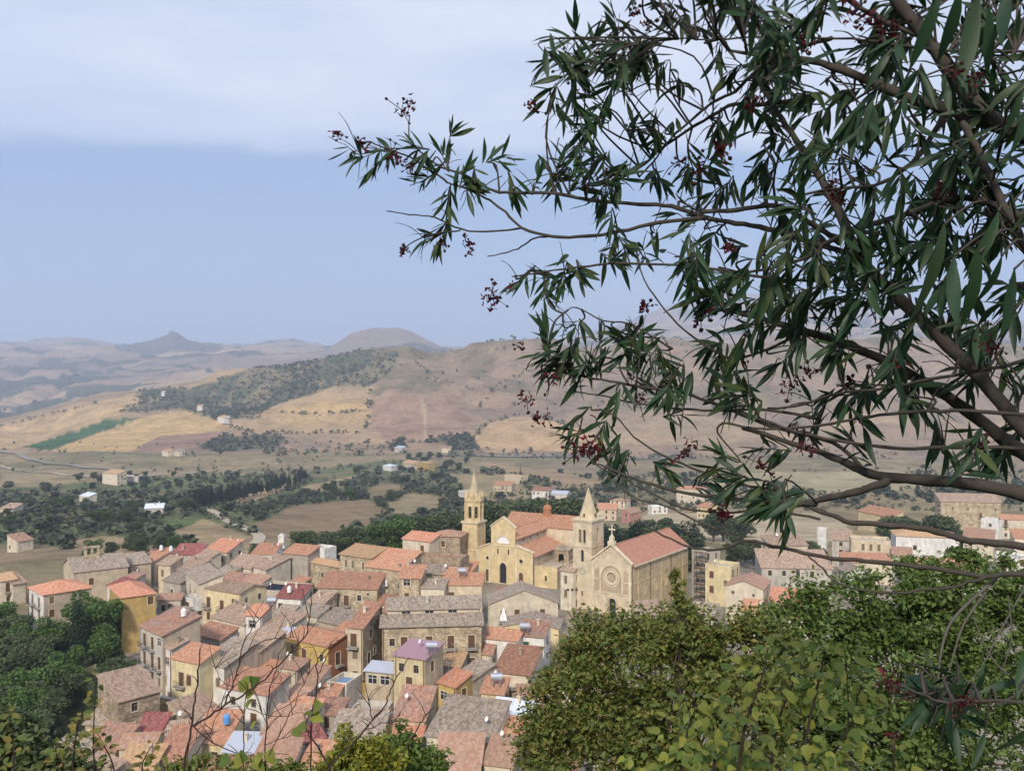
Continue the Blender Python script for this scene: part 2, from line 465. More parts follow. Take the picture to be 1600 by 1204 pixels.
TAN, WHEAT, FALLOW = (0.36, 0.255, 0.155), (0.53, 0.36, 0.17), (0.31, 0.20, 0.145)
GREENF, SCRUB, VGREEN = (0.06, 0.125, 0.045), (0.155, 0.14, 0.08), (0.135, 0.155, 0.075)
CC = np.empty((nr, nc, 3)); CC[:] = (0.335, 0.24, 0.155)
jit = (fbm(XX/90, YY/90, 4, 21) - 0.5)
jx, jy = PX + jit*14, PY + (fbm(XX/70+5, YY/70, 4, 25) - 0.5)*9
def paint(poly, c, y0=280, y1=2300, jitter=1.0):
    m = inpoly(PX + (jx-PX)*jitter, PY + (jy-PY)*jitter, poly) & (YY > y0) & (YY < y1)
    CC[m] = c
    return m
CC[(YY > 2150)] = (0.345, 0.24, 0.165)
# striped far fields
fs = fbm(XX/900, YY/520, 4, 31)
CC[(YY > 2150) & (fs > 0.56)] = (0.42, 0.30, 0.19)
CC[(YY > 2150) & (fs < 0.41)] = (0.27, 0.20, 0.145)
scrubm = (YY > 2150) & (fbm(XX/420, YY/260, 5, 41) > 0.585)
CC[scrubm] = (0.10, 0.105, 0.07)
CC[(YY > 2300) & (YY < 5200) & (PX < 330) & (fbm(XX/700, YY/90, 3, 44) > 0.6)] = (0.10, 0.105, 0.07)
castle = (np.abs(PX - 262) < 85) & (YY > 5700) & (YY < 7200) & (PY < 556)
CC[castle] = (0.13, 0.12, 0.09)
hs = fbm(XX/150, YY/150, 5, 51)
hm = (YY > 1150) & (YY < 2200)
CC[hm & (hs > 0.57)] = (0.275, 0.20, 0.145)
CC[hm & (hs < 0.37)] = (0.40, 0.285, 0.175)
# upper hill: brown pasture
paint([(560,600),(640,545),(860,520),(1700,520),(1700,640),(900,640),(760,640),(640,620)], (0.30, 0.215, 0.145), 1150, 2300)
CC[hm & (PX > 560) & (PX < 1700) & (PY < 640) & (fbm(XX/70, YY/110, 5, 61) > 0.58)] = (0.215, 0.175, 0.105)
P_SCRUB = [[(221,609),(300,606),(410,571),(500,566),(500,612),(426,635),(404,653),(335,657),(284,638),(237,644),(186,646)],
           [(450,571),(529,547),(620,548),(627,571),(573,606),(523,603),(481,616),(450,625)],
           [(309,698),(347,679),(448,682),(432,698),(341,707)],
           [(652,688),(734,676),(747,701),(702,707),(696,690)], [(606,703),(615,688),(632,685),(632,708)]]
for q in P_SCRUB[:2]:
    mm = paint(q, (0.23, 0.19, 0.115)); CC[mm & (fbm(XX/55, YY/80, 4, 91) > 0.49)] = (0.115, 0.12, 0.07)
paint([(0,666),(218,612),(221,628),(190,648),(38,698),(-200,720),(-200,690)], (0.48, 0.335, 0.18), jitter=.3)
paint([(82,702),(218,653),(290,642),(331,652),(360,663),(347,672),(246,682),(202,707),(170,713)], WHEAT, jitter=.4)
paint([(246,684),(347,674),(330,690),(300,700),(250,712),(202,709)], FALLOW, jitter=.4)
paint([(38,698),(76,703),(218,653),(177,653),(126,669)], GREENF, jitter=.25)
paint([(423,638),(500,614),(575,606),(578,660),(560,676),(400,678),(363,669)], (0.45, 0.31, 0.175), jitter=.4)
paint([(440,634),(570,625),(574,640),(500,646),(445,644)], WHEAT, jitter=.3)
paint([(445,647),(500,649),(572,643),(572,664),(450,666)], (0.45, 0.31, 0.16), jitter=.3)
paint([(582,622),(660,620),(664,690),(602,690),(578,650)], (0.36, 0.23, 0.16), jitter=.3)
paint([(664,620),(700,618),(745,655),(735,682),(670,690)], (0.34, 0.225, 0.155), jitter=.3)
paint([(659,622),(664,620),(668,690),(662,690)], (0.44, 0.33, 0.22), jitter=.1)
paint([(737,684),(766,660),(816,649),(892,665),(960,690),(900,706),(759,708)], (0.49, 0.33, 0.185), jitter=.3)
paint([(900,660),(1100,650),(1250,670),(1100,700),(960,690)], (0.37, 0.27, 0.17))
for q in P_SCRUB[2:]: paint(q, (0.15, 0.14, 0.085), jitter=.5)
# valley floor
va = (YY > 285) & (YY <= 1180)
CC[va] = (0.30, 0.235, 0.14)
CC[va & (fbm(XX/60, YY/60, 4, 71) > 0.55)] = (0.235, 0.20, 0.115)
P_GREEN = [(-300,768),(60,760),(150,752),(330,742),(480,735),(620,716),(740,738),(770,800),(640,832),(460,832),(400,836),(330,842),(280,862),(230,850),(120,872),(-300,905)]
gm = inpoly(jx, jy, P_GREEN) & va
CC[gm] = VGREEN
CC[gm & (fbm(XX/38, YY/38, 4, 77) > 0.56)] = (0.19, 0.17, 0.09)
CLEAR = [([(360,780),(400,766),(470,747),(466,757),(380,790)], TAN), ([(395,820),(450,792),(532,783),(576,780),(604,800),(576,820),(475,842),(395,842)], (0.25, 0.185, 0.115)),
             ([(270,830),(320,810),(392,838),(360,852),(290,852)], (0.35, 0.265, 0.155)), ([(227,821),(319,805),(303,818),(271,827)], (0.11, 0.15, 0.06)),
             ([(95,843),(164,837),(196,840),(190,862),(120,864)], (0.335, 0.25, 0.15)), ([(-60,850),(60,850),(130,862),(70,895),(-60,905)], (0.26, 0.20, 0.13)),
             ([(560,770),(600,752),(640,760),(600,782)], (0.27, 0.21, 0.125)), ([(470,760),(560,741),(556,752),(480,772)], (0.33, 0.25, 0.15)),
             ([(600,790),(640,770),(690,776),(680,806),(620,812)], (0.29, 0.23, 0.135)),
             ([(747,720),(892,742),(980,760),(900,764),(766,731)], (0.37, 0.26, 0.16)), ([(840,722),(1000,728),(1000,748),(900,742)], (0.27, 0.21, 0.14)),
             ([(980,815),(1020,802),(1140,803),(1300,800),(1340,842),(1140,852),(1060,842)], (0.46, 0.375, 0.25)),
             ([(1100,740),(1400,735),(1500,760),(1300,770),(1120,765)], (0.38, 0.32, 0.19)), ([(700,740),(800,742),(830,770),(740,775)], (0.30, 0.24, 0.14)),
             ([(0,760),(90,746),(300,742),(330,736),(160,732),(0,740)], (0.33, 0.255, 0.16)), ([(180,752),(330,744),(420,738),(300,764),(200,768)], (0.145, 0.165, 0.075))]
for q, c in CLEAR: paint(q, c, 285, 1180, .6)
# ground of the town and of the slopes
tw = (YY <= 285)
CC[tw] = (0.29, 0.255, 0.205)
slope = tw & ((YY < 105) | (XX < np.interp(YY, EY, EX) + 4))
CC[slope] = (0.115, 0.12, 0.06)
CC[(YY <= 285) & (YY > 105) & (XX > 165)] = (0.20, 0.18, 0.11)
CC[(YY <= 285) & (YY > 200) & (XX < -112 + (fbm(XX/14, YY/14, 3, 5)-.5)*20)] = (0.23, 0.19, 0.115)

idx = np.arange(nr*nc).reshape(nr, nc)
Q = np.stack([idx[:-1,:-1], idx[:-1,1:], idx[1:,1:], idx[1:,:-1]], -1).reshape(-1, 4)
m, n, l, b = new_mat('land', 0.97, 0.05)
at = n.new('ShaderNodeAttribute'); at.attribute_name = 'land'
geo = n.new('ShaderNodeNewGeometry'); pos = geo.outputs['Position']
n1 = noise(n, l, 0.02, 9, pos, 0.62)
n2 = noise(n, l, 0.11, 7, pos, 0.65)
n3 = noise(n, l, 1.2, 5, pos, 0.6)
c = mixc(n, l, 0.75, at.outputs['Color'], ramp(n, l, n1, [(0.33, (0.62, 0.62, 0.62)), (0.5, (1, 1, 1)), (0.66, (1.25, 1.2, 1.15))]), 'MULTIPLY')
c = mixc(n, l, 0.6, c, ramp(n, l, n2, [(0.36, (0.6, 0.63, 0.58)), (0.55, (1.05, 1.05, 1.05))]), 'MULTIPLY')
c = mixc(n, l, 0.4, c, ramp(n, l, n3, [(0.36, (0.6, 0.6, 0.6)), (0.6, (1.1, 1.1, 1.1))]), 'MULTIPLY')
l.new(c, b.inputs['Base Color'])
bump(n, l, mathn(n, l, 'ADD', n2, mathn(n, l, 'MULTIPLY', n1, 3)), b, 0.6, 4.0)
M['land'] = m
me = np_mesh('terrain', TP.reshape(-1, 3), Q, m, True)
ca = me.color_attributes.new('land', 'FLOAT_COLOR', 'POINT')
ca.data.foreach_set('color', np.concatenate([CC.reshape(-1, 3), np.ones((nr*nc, 1))], 1).astype(np.float32).ravel())
tag(link('terrain', me), kind='structure')

def on_ground(x, y):
    """where the line of sight of a photo pixel meets the land"""
    a, bb = ray(x, y)
    Ys = np.geomspace(100, 13000, 3000)
    d = ground_z(a*Ys, Ys) - (CZ + bb*Ys)
    k = np.argmax(d > 0)
    if d[k] <= 0: k = len(Ys) - 1
    Y = Ys[k]
    return Vector((a*Y, Y, float(d[k] + CZ + bb*Y)))

# ------------------------------------------------------------------ roads
def ribbon(name, pts, w, mat, lift=0.25):
    pts = [Vector(p) for p in pts]
    out = []
    for k in range(len(pts)-1):
        a0, a1, a2, a3 = pts[max(k-1, 0)], pts[k], pts[k+1], pts[min(k+2, len(pts)-1)]
        nn = max(4, int((a2-a1).length/6))
        for j in range(nn):
            t = j/nn
            out.append(0.5*((2*a1) + (a2-a0)*t + (2*a0-5*a1+4*a2-a3)*t*t + (3*a1-a0-3*a2+a3)*t**3))
    out.append(pts[-1])
    V, Fc = [], []
    for k, p in enumerate(out):
        d = (out[min(k+1, len(out)-1)] - out[max(k-1, 0)]); d.z = 0; d.normalize()
        s = Vector((-d.y, d.x, 0))
        for e in (1, .33, -.33, -1):
            q = p + s*w/2*e
            V.append((q.x, q.y, gz(q.x, q.y) + lift))
    for k in range(len(out)-1):
        for e in range(3):
            i = k*4+e
            Fc.append((i, i+1, i+5, i+4))
    o = link(name, np_mesh(name, V, Fc, mat))
    return tag(o, kind='structure')
ribbon('country_road', [on_ground(*q) for q in [(300,790),(335,800),(352,812),(385,826),(405,838),(400,850)]], 5, M['dirtroad'], 0.35)
ribbon('motorway', [on_ground(*q) for q in [(-120,690),(0,706),(40,716),(90,726),(150,732),(200,738)]], 7, M['asphalt'], 1.2)
ribbon('motorway', [on_ground(*q) for q in [(690,712),(780,714),(900,714),(1100,716),(1400,718)]], 10, M['asphalt'], 1.2)
ribbon('farm_track', [on_ground(*q) for q in [(0,728),(60,738),(130,744),(190,746),(250,742),(330,736)]], 6, M['dirtroad'], 0.6)
ribbon('field_path', [on_ground(*q) for q in [(735,738),(690,742),(640,740),(600,748),(570,752)]], 4, M['dirtroad'], 0.5)

# ------------------------------------------------------------------ houses
def wall_face(mb, W, H, rects, T, m=0, z0=-1.2, dep=0.2):
    """a wall W wide, from z0 to H, with real openings; T maps (u, depth, z) to local space"""
    xs = sorted({0, W, *[r[0] for r in rects], *[r[1] for r in rects]})
    zs = sorted({z0, H, *[r[2] for r in rects], *[r[3] for r in rects]})
    for a, b in zip(xs, xs[1:]):
        for c, d in zip(zs, zs[1:]):
            xm, zm = (a+b)/2, (c+d)/2
            if any(r[0] < xm < r[1] and r[2] < zm < r[3] for r in rects): continue
            mb.face([T(a,0,c), T(b,0,c), T(b,0,d), T(a,0,d)], m)
    for x0, x1, c, d in rects:
        for q in (((x0,0,c),(x0,dep,c),(x0,dep,d),(x0,0,d)), ((x1,dep,c),(x1,0,c),(x1,0,d),(x1,dep,d)),
                  ((x0,0,c),(x1,0,c),(x1,dep,c),(x0,dep,c)), ((x0,dep,d),(x1,dep,d),(x1,0,d),(x0,0,d))):
            mb.face([T(*p) for p in q], m)

WIN = {}
def win_mesh(kind, w, h):
    """surround, leaf and glass meshes for one window size, shared by all alike"""
    k = (kind, w, h)
    if k in WIN: return WIN[k]
    fr = MB(); e = 0.14
    for a in ((-w/2-e, -w/2, -e, h+e), (w/2, w/2+e, -e, h+e), (-w/2, w/2, h, h+e), (-w/2-.06, w/2+.06, -e-.03, 0)):
        fr.box(a[0], a[1], -0.05, 0.03, a[2], a[3])
    fr = fr.mesh('window_surround', M['trimw'] if kind != 'd' else M['cream'])
    lf = MB()
    if kind == 'd':
        lf.box(-w/2, w/2, .14, .17, 0, h)
        mt = M['glass']
        for a in (-w/2, -.03, w/2-.06): lf.box(a, a+.06, .10, .138, 0, h, 1)
        lf.box(-w/2, w/2, .10, .137, h*.6, h*.6+.06, 1)
        lf = lf.mesh('pane', [mt, M['oldsh'] if w < 1 else M['whitep']])
    else:
        for a, b in ((-w/2, -.015), (.015, w/2)):
            lf.box(a, b, .08, .13, 0, h)
            for j in range(int(h/.3)): lf.box(a+.06, b-.06, .062, .08, j*.3+.08, j*.3+.2)
        lf = lf.mesh('shutter', {'s': M['shutter'], 'g': M['green_sh'], 'o': M['oldsh'], 'b': M['shutter']}[kind])
    WIN[k] = (fr, lf); return WIN[k]
BALC = {}
def balcony_mesh(w):
    w = round(w, 1)
    if w in BALC: return BALC[w]
    s = MB(); s.box(-w/2, w/2, -0.95, 0.0, -0.2, -0.04)
    for x in (-w/2+.25, w/2-.35): s.box(x, x+.1, -.6, 0, -.5, -.2)
    r = MB()
    for z in (.02, .9): 
        r.box(-w/2+.02, w/2-.02, -.93, -.9, z, z+.045)
        for x in (-w/2+.02, w/2-.05): r.box(x, x+.03, -.9, 0, z, z+.045)
    nb = int(w/.2)
    for k in range(nb+1):
        x = -w/2+.03 + (w-.08)*k/nb
        r.box(x, x+.025, -.927, -.903, .065, .9)
    BALC[w] = (s.mesh('balcony', M['concrete']), r.mesh('railing', M['iron']))
    return BALC[w]
DISH = None
def dish_mesh():
    global DISH
    if DISH: return DISH
    s = MB()
    s.bar((0, 0, 0), (0, 0, 1.3), .03)
    n, R = 14, .36
    c = Vector((0, -.1, 1.4)); ax = Vector((-.5, -.75, .35)).normalized(); u = ax.orthogonal().normalized(); w = ax.cross(u)
    rings = [[c + ax*(-.12*(1-(r*r))) + (u*math.cos(2*math.pi*k/n) + w*math.sin(2*math.pi*k/n))*R*r for k in range(n)] for r in (.15, .6, 1.0)]
    s.face(rings[0], 1)
    for a, b in zip(rings, rings[1:]):
        for k in range(n): s.face([a[k], a[(k+1) % n], b[(k+1) % n], b[k]], 1)
    s.bar(c - w*R, c + ax*.4, .015)
    DISH = s.mesh('satellite_dish', [M['pole'], M['whitep']]); return DISH
CHIM = {}
def chimney_mesh(mat):
    if mat in CHIM: return CHIM[mat]
    s = MB(); s.box(-.22, .22, -.22, .22, -.8, .7); s.box(-.28, .28, -.28, .28, .7, .78)
    for x in (-.22, .14): s.box(x, x+.08, -.22, .22, .78, .95)
    s.box(-.3, .3, -.3, .3, .95, 1.02)
    CHIM[mat] = s.mesh('chimney', M[mat]); return CHIM[mat]

AER = None
def aerial_mesh():
    global AER
    if AER: return AER
    s = MB(); s.bar((0, 0, -.3), (0, 0, 2.6), .03, 4); s.bar((-.7, 0, 2.5), (.7, 0, 2.5), .02, 4)
    for k in range(7): x = -.65 + k*.21; s.bar((x, -.35+.03*k, 2.5), (x, .35-.03*k, 2.5), .015, 4)
    AER = s.mesh('aerial', M['pole']); return AER
FOOT = []      # footprints taken so far (polygons in plan)
def foot(A, r, bk, w, d): return [A.xy, (A + r*w).xy, (A + r*w + bk*d).xy, (A + bk*d).xy]
def overlap(p, q):
    for poly in (p, q):
        for k in range(4):
            e = poly[(k+1) % 4] - poly[k]; nrm = Vector((-e.y, e.x))
            a = [nrm.dot(v) for v in p]; b = [nrm.dot(v) for v in q]
            if max(a) <= min(b) + 0.12*nrm.length or max(b) <= min(a) + 0.12*nrm.length: return False
    return True

def place(x1, y1, x2, y2, h, far):
    g = 0.0
    if far:
        xm, ym = (x1+x2)/2, (y1+y2)/2
        q = on_ground(xm, ym)
        for _ in range(2): q = on_ground(xm, ym + h*F/q.y)
        g = q.z
        return at_z(x1, y1, g+h), at_z(x2, y2, g+h), g
    for _ in range(3):
        A, B = at_z(x1, y1, g+h), at_z(x2, y2, g+h)
        mid = (A + B)/2
        g = gz(mid.x, mid.y)
    return A, B, g
LAST = {}
def behind(dx=0.0):
    """eave line of a house standing right behind the last one"""
    off = LAST['bk']*(LAST['d'] + .15)
    return LAST['A'] + off + LAST['r']*dx, LAST['B'] + off, LAST['g']
def house(x1, y1, x2, y2, h, d, roof, rmat, wall, label, side=None, win=None, sidewin=None, pitch=17, group='houses of the hill town',
          cat='house', dish=None, chim=None, seed=None, over=0.32, keep=False, name='house', storey=3.0, fixed=None, shift=0.0, hook=None):
    """front eave runs between photo pixels (x1,y1) and (x2,y2), h metres above its ground; the house reaches d metres back"""
    rnd = random.Random(seed if seed is not None else int(x1*31 + y1*17 + x2*7))
    A, B, g = place(x1, y1, x2, y2, h, keep)
    if fixed: A, B, g = behind(shift)
    r = (B - A); r.z = 0; w = r.length; r.normalize()
    bk = Vector((-r.y, r.x, 0))
    root = link(name, None, None, (A.x, A.y, g), math.atan2(r.y, r.x))
    root.empty_display_size = 0.5
    tag(root, label, cat, group)
    LAST.update(A=A, B=B, r=r, bk=bk, w=w, d=d, g=g, h=h, root=root)
    tp = math.tan(math.radians(pitch))
    # --- openings
    def lay(Wd, spec, blank):
        if spec == 0 or (spec is None and blank): return []
        out = []
        if isinstance(spec, (list, tuple)):
            for kd, u, z in spec: out.append((kd, u*Wd, z))
        else:
            ns = max(1, int(round(h/storey))); ncol = max(1, int(Wd/2.9))
            if Wd < 1.8: return []
            for s_ in range(ns):
                for c_ in range(ncol):
                    if rnd.random() < 0.2: continue
                    u = Wd*(c_+.5)/ncol
                    z = s_*h/ns + 0.85
                    kd = rnd.choice('dsdsob' if s_ else 'ddso')
                    out.append((kd, u, z))
        return out
    SZ = {'d': (0.95, 1.3), 's': (1.1, 1.7), 'o': (1.0, 1.55), 'b': (1.2, 2.25), 'g': (1.1, 1.55), 't': (0.85, 1.9), 'D': (1.6, 1.35), 'q': (0.6, 0.6)}
    def rects(ops, Wd):
        out = []; keepo = []
        for kd, u, z in ops:
            ww, hh = SZ[kd]
            if kd == 'b': z -= .7
            z = min(z, h - hh - .35)
            if z < .1: z = .1
            R = (u-ww/2, u+ww/2, z, z+hh)
            if R[0] < .3 or R[1] > Wd-.3 or z+hh > h-.2: continue
            if any(not (R[1]+.35 < q[0] or R[0]-.35 > q[1] or R[3]+.3 < q[2] or R[2]-.3 > q[3]) for q in out): continue
            out.append(R); keepo.append((kd, u, z, ww, hh))
        return out, keepo
    mb = MB()
    fo = lay(w, win, False)
    so = lay(d, sidewin, rnd.random() < .25)
    lo = lay(d, None, rnd.random() < .6)
    faces = {'F': (w, fo, lambda u, y, z: (u, y, z)), 'R': (d, so, lambda u, y, z: (w-y, u, z)),
             'L': (d, lo, lambda u, y, z: (y, d-u, z)), 'B': (w, [], lambda u, y, z: (w-u, d-y, z))}
    mats = [M[wall], M[side or wall]]  # right and back walls: own render on some houses, painted shade on others
    placed = []
    Hp = h
    for k, (Wd, ops, T) in faces.items():
        rc, kp = rects(ops, Wd)
        wall_face(mb, Wd, Hp, rc, T, 0 if k in 'FL' else 1)
        for kd, u, z, ww, hh in kp: placed.append((k, T(u, 0, z), kd, ww, hh))
    # --- upper wall profile and roof
    rf = MB(); o_ = over; t_ = .16
    def plane(p):
        a, b_ = Vector(p[0]), Vector(p[1])
        ux = (b_-a).normalized(); nn = ux.cross(Vector(p[2])-b_).normalized(); vx = nn.cross(ux)
        if len(p) == 4 and not keep and rmat not in ('metal', 'whitem', 'purple', 'navy', 'blueroof'):
            q0, q1, q2, q3 = [Vector(q) for q in p]; n_ = 6; sg = rnd.uniform(.03, .12)
            def pt(u, v):
                q = (q0.lerp(q1, u)).lerp(q3.lerp(q2, u), v)
                e = min(u, 1-u, v, 1-v)
                q.z += -sg*4*u*(1-u)*4*v*(1-v)*.6 + (rnd_(int(u*n_+.5), int(v*n_+.5)) - .5)*.10*(1 if e > .01 else .5)
                return q
            jj = {}
            def rnd_(i_, j_):
                if (i_, j_) not in jj: jj[(i_, j_)] = rnd.random()
                return jj[(i_, j_)]
            G = [[pt(i_/n_, j_/n_) for i_ in range(n_+1)] for j_ in range(n_+1)]
            uvf = lambda q: ((q-a).dot(ux), (q-a).dot(vx))
            for j_ in range(n_):
                for i_ in range(n_):
                    c4 = [G[j_][i_], G[j_][i_+1], G[j_+1][i_+1], G[j_+1][i_]]
                    rf.face(c4, 0, [uvf(q) for q in c4])
            rim = [G[0][i_] for i_ in range(n_+1)] + [G[j_][n_] for j_ in range(1, n_+1)] + [G[n_][i_] for i_ in range(n_-1, -1, -1)] + [G[j_][0] for j_ in range(n_-1, 0, -1)]
            lo = [q - Vector((0, 0, t_)) for q in rim]
            for i_ in range(len(rim)):
                k_ = (i_+1) % len(rim); rf.face([lo[i_], lo[k_], rim[k_], rim[i_]])
            rf.face(list(reversed([lo[0], lo[n_], lo[2*n_], lo[3*n_]])))
            return
        rf.slab(p, t_, 0, [((Vector(q)-a).dot(ux), (Vector(q)-a).dot(vx)) for q in p])
    zt = h + .16
    if roof == 'f':
        hb = h + d*tp
        mb.face([(w,0,h),(w,d,h),(w,d,hb)], 1); mb.face([(0,d,h),(0,0,h),(0,d,hb)], 0); mb.face([(w,d,h),(0,d,h),(0,d,hb),(w,d,hb)], 1)
        plane([(-o_,-o_,zt-o_*tp),(w+o_,-o_,zt-o_*tp),(w+o_,d+.1,zt+(d+.1)*tp),(-o_,d+.1,zt+(d+.1)*tp)])
        top = lambda x, y: zt + y*tp
    elif roof == 'g':
        hr = h + d/2*tp
        for x, mm in ((w, 1), (0, 0)): mb.face([(x,0,h),(x,d,h),(x,d/2,hr)] if x else [(0,d,h),(0,0,h),(0,d/2,hr)], mm)
        zr = zt + d/2*tp
        plane([(-o_,-o_,zt-o_*tp),(w+o_,-o_,zt-o_*tp),(w+o_,d/2,zr),(-o_,d/2,zr)])
        plane([(w+o_,d+o_,zt-o_*tp),(-o_,d+o_,zt-o_*tp),(-o_,d/2,zr),(w+o_,d/2,zr)])
        rf.box(-o_, w+o_, d/2-.14, d/2+.14, zr-.05, zr+.09, 0)
        top = lambda x, y: zt + min(y, d-y)*tp
    elif roof == 'p':
        hr = h + w/2*tp
        mb.face([(0,0,h),(w,0,h),(w/2,0,hr)], 0); mb.face([(w,d,h),(0,d,h),(w/2,d,hr)], 1)
        zr = zt + w/2*tp
        plane([(w+o_,-o_,zt-o_*tp),(w+o_,d+o_,zt-o_*tp),(w/2,d+o_,zr),(w/2,-o_,zr)])
        plane([(-o_,d+o_,zt-o_*tp),(-o_,-o_,zt-o_*tp),(w/2,-o_,zr),(w/2,d+o_,zr)])
        rf.box(w/2-.14, w/2+.14, -o_, d+o_, zr-.05, zr+.09, 0)
        top = lambda x, y: zt + min(x, w-x)*tp
    elif roof == 'h':
        k = min(w, d)/2; zr = zt + k*tp
        c = [(-o_,-o_,zt-o_*tp),(w+o_,-o_,zt-o_*tp),(w+o_,d+o_,zt-o_*tp),(-o_,d+o_,zt-o_*tp)]
        if w >= d: r1, r2 = (k,d/2,zr), (w-k+1e-3,d/2,zr); P4 = [[c[0],c[1],r2,r1],[c[1],c[2],r2],[c[2],c[3],r1,r2],[c[3],c[0],r1]]
        else: r1, r2 = (w/2,k,zr), (w/2,d-k+1e-3,zr); P4 = [[c[0],c[1],r1],[c[1],c[2],r2,r1],[c[2],c[3],r2],[c[3],c[0],r1,r2]]
        for q in P4: plane(q)
        top = lambda x, y: zt + min(x, w-x, y, d-y)*tp
    elif roof in 'ew':
        hh_ = h + w*tp
        if roof == 'e':
            mb.face([(0,0,h),(w,0,h),(w,0,hh_)], 0); mb.face([(w,d,h),(0,d,h),(w,d,hh_)], 1); mb.face([(w,0,h),(w,d,h),(w,d,hh_),(w,0,hh_)], 1)
            plane([(-o_,d+o_,zt-o_*tp),(-o_,-o_,zt-o_*tp),(w+.1,-o_,zt+(w+.1)*tp),(w+.1,d+o_,zt+(w+.1)*tp)])
            top = lambda x, y: zt + x*tp
        else:
            mb.face([(0,0,h),(w,0,h),(0,0,hh_)], 0); mb.face([(w,d,h),(0,d,h),(0,d,hh_)], 1); mb.face([(0,d,h),(0,0,h),(0,0,hh_),(0,d,hh_)], 0)
            plane([(w+o_,-o_,zt-o_*tp),(w+o_,d+o_,zt-o_*tp),(-.1,d+o_,zt+(w+.1)*tp),(-.1,-o_,zt+(w+.1)*tp)])
            top = lambda x, y: zt + (w-x)*tp
    else:   # flat with a parapet
        z1 = h - .75
        rf.slab([(.2,.2,z1),(w-.2,.2,z1),(w-.2,d-.2,z1),(.2,d-.2,z1)], t_, 0, [(0,0),(w,0),(w,d),(0,d)])
        for q in ((0,w,0,.2,'b'),(0,w,d-.2,d,'b'),(0,.2,.2,d-.2,'bfk'),(w-.2,w,.2,d-.2,'bfk')):
            mb.box(q[0], q[1], q[2]+(.003 if q[2] == 0 else 0), q[3]-(.003 if q[3] == d else 0), h-.002, h+.06, 0)
            x0, x1_, y0, y1_ = q[:4]
        mb.face([(.2,.2,z1),(.2,.2,h),(w-.2,.2,h),(w-.2,.2,z1)], 0); mb.face([(w-.2,d-.2,z1),(w-.2,d-.2,h),(.2,d-.2,h),(.2,d-.2,z1)], 0)
        mb.face([(.2,d-.2,z1),(.2,d-.2,h),(.2,.2,h),(.2,.2,z1)], 0); mb.face([(w-.2,.2,z1),(w-.2,.2,h),(w-.2,d-.2,h),(w-.2,d-.2,z1)], 0)
        top = lambda x, y: z1
    mb.build('wall', mats, root)
    ro = rf.build('roof', M[rmat], root)
    ANG = {'F': 0, 'R': math.pi/2, 'L': -math.pi/2, 'B': math.pi}
    for k, p, kd, ww, hh in placed:
        kk = {'t': 'o', 'D': 'd', 'q': 'd'}.get(kd, kd)
        if k == 'B': continue
        fm, lm = win_mesh(kk, ww, hh)
        fo_ = link('window' if kd != 'b' else 'balcony_door', fm, root, p, ANG[k])
        link('pane' if kk == 'd' else 'shutter', lm, fo_)
        if kd == 'b':
            sm, rm = balcony_mesh(2.0 if k == 'F' else 1.8)
            bo = link('balcony', sm, root, p, ANG[k]); link('railing', rm, bo)
    if chim is None and name == 'house' and roof in 'fgh' and rnd.random() < .22: chim = [(rnd.uniform(.15, .85), rnd.uniform(.45, .85))]
    if dish is None and name == 'house' and rnd.random() < .12: dish = [(rnd.uniform(.1, .9), rnd.uniform(.4, .9))]
    if rnd.random() < .55 and not keep:
        x_ = rnd.choice((.12, w-.24)); s_ = MB(); s_.box(x_, x_+.12, -.13, -.01, 0, h-.1); s_.build('downpipe', M['shutter'] if rnd.random() < .6 else M['pole'], root)
    if dish:
        for u, v in dish: link('satellite_dish', dish_mesh(), root, (u*w, v*d, top(u*w, v*d)-.1))
    if name == 'house' and not keep and rnd.random() < .4: u_, v_ = rnd.uniform(.15, .85), rnd.uniform(.3, .8); link('aerial', aerial_mesh(), root, (u_*w, v_*d, top(u_*w, v_*d)), rnd.uniform(0, 3))
    if chim:
        for u, v in chim: link('chimney', chimney_mesh('cream' if rnd.random() < .6 else 'brownw'), ro, (u*w, v*d, top(u*w, v*d)))
    if hook: hook(root, w, d)
    return root
# ------------------------------------------------------------------ the two churches
from mathutils.geometry import tessellate_polygon
def arch(cx, z0, w, h, n=8, pointed=False):
    """opening outline: straight jambs and a round (or pointed) head, h in all"""
    r = w/2; zc = z0 + h - (r*1.5 if pointed else r)
    pts = [(cx-r, z0), (cx+r, z0), (cx+r, zc)]
    for k in range(1, n):
        a = math.pi*k/n
        pts.append((cx + r*math.cos(a), zc + r*math.sin(a)*(1.5 if pointed else 1)))
    return pts + [(cx-r, zc)]
def disc(cx, cz, r, n=16): return [(cx + r*math.cos(2*math.pi*k/n), cz + r*math.sin(2*math.pi*k/n)) for k in range(n)]
def holed(mb, outer, holes, T, m=0, dep=0.35, mh=None):
    loops = [[Vector((u, v, 0)) for u, v in q] for q in [outer] + holes]
    flat = [p for q in loops for p in q]
    nrm = 1 if sum(a[0]*b[1]-b[0]*a[1] for a, b in zip(outer, outer[1:]+outer[:1])) > 0 else -1
    for t in tessellate_polygon(loops):
        p = [flat[i] for i in t]
        if ((p[1]-p[0]).cross(p[2]-p[0])).z * nrm < 0: p.reverse()
        mb.face([T(q.x, 0, q.y) for q in p], m)
    for q in holes:
        for a, b in zip(q, q[1:]+q[:1]):
            mb.face([T(a[0],0,a[1]), T(a[0],dep,a[1]), T(b[0],dep,b[1]), T(b[0],0,b[1])], m if mh is None else mh)
def panel(pts, T, y): return [T(u, y, v) for u, v in pts]
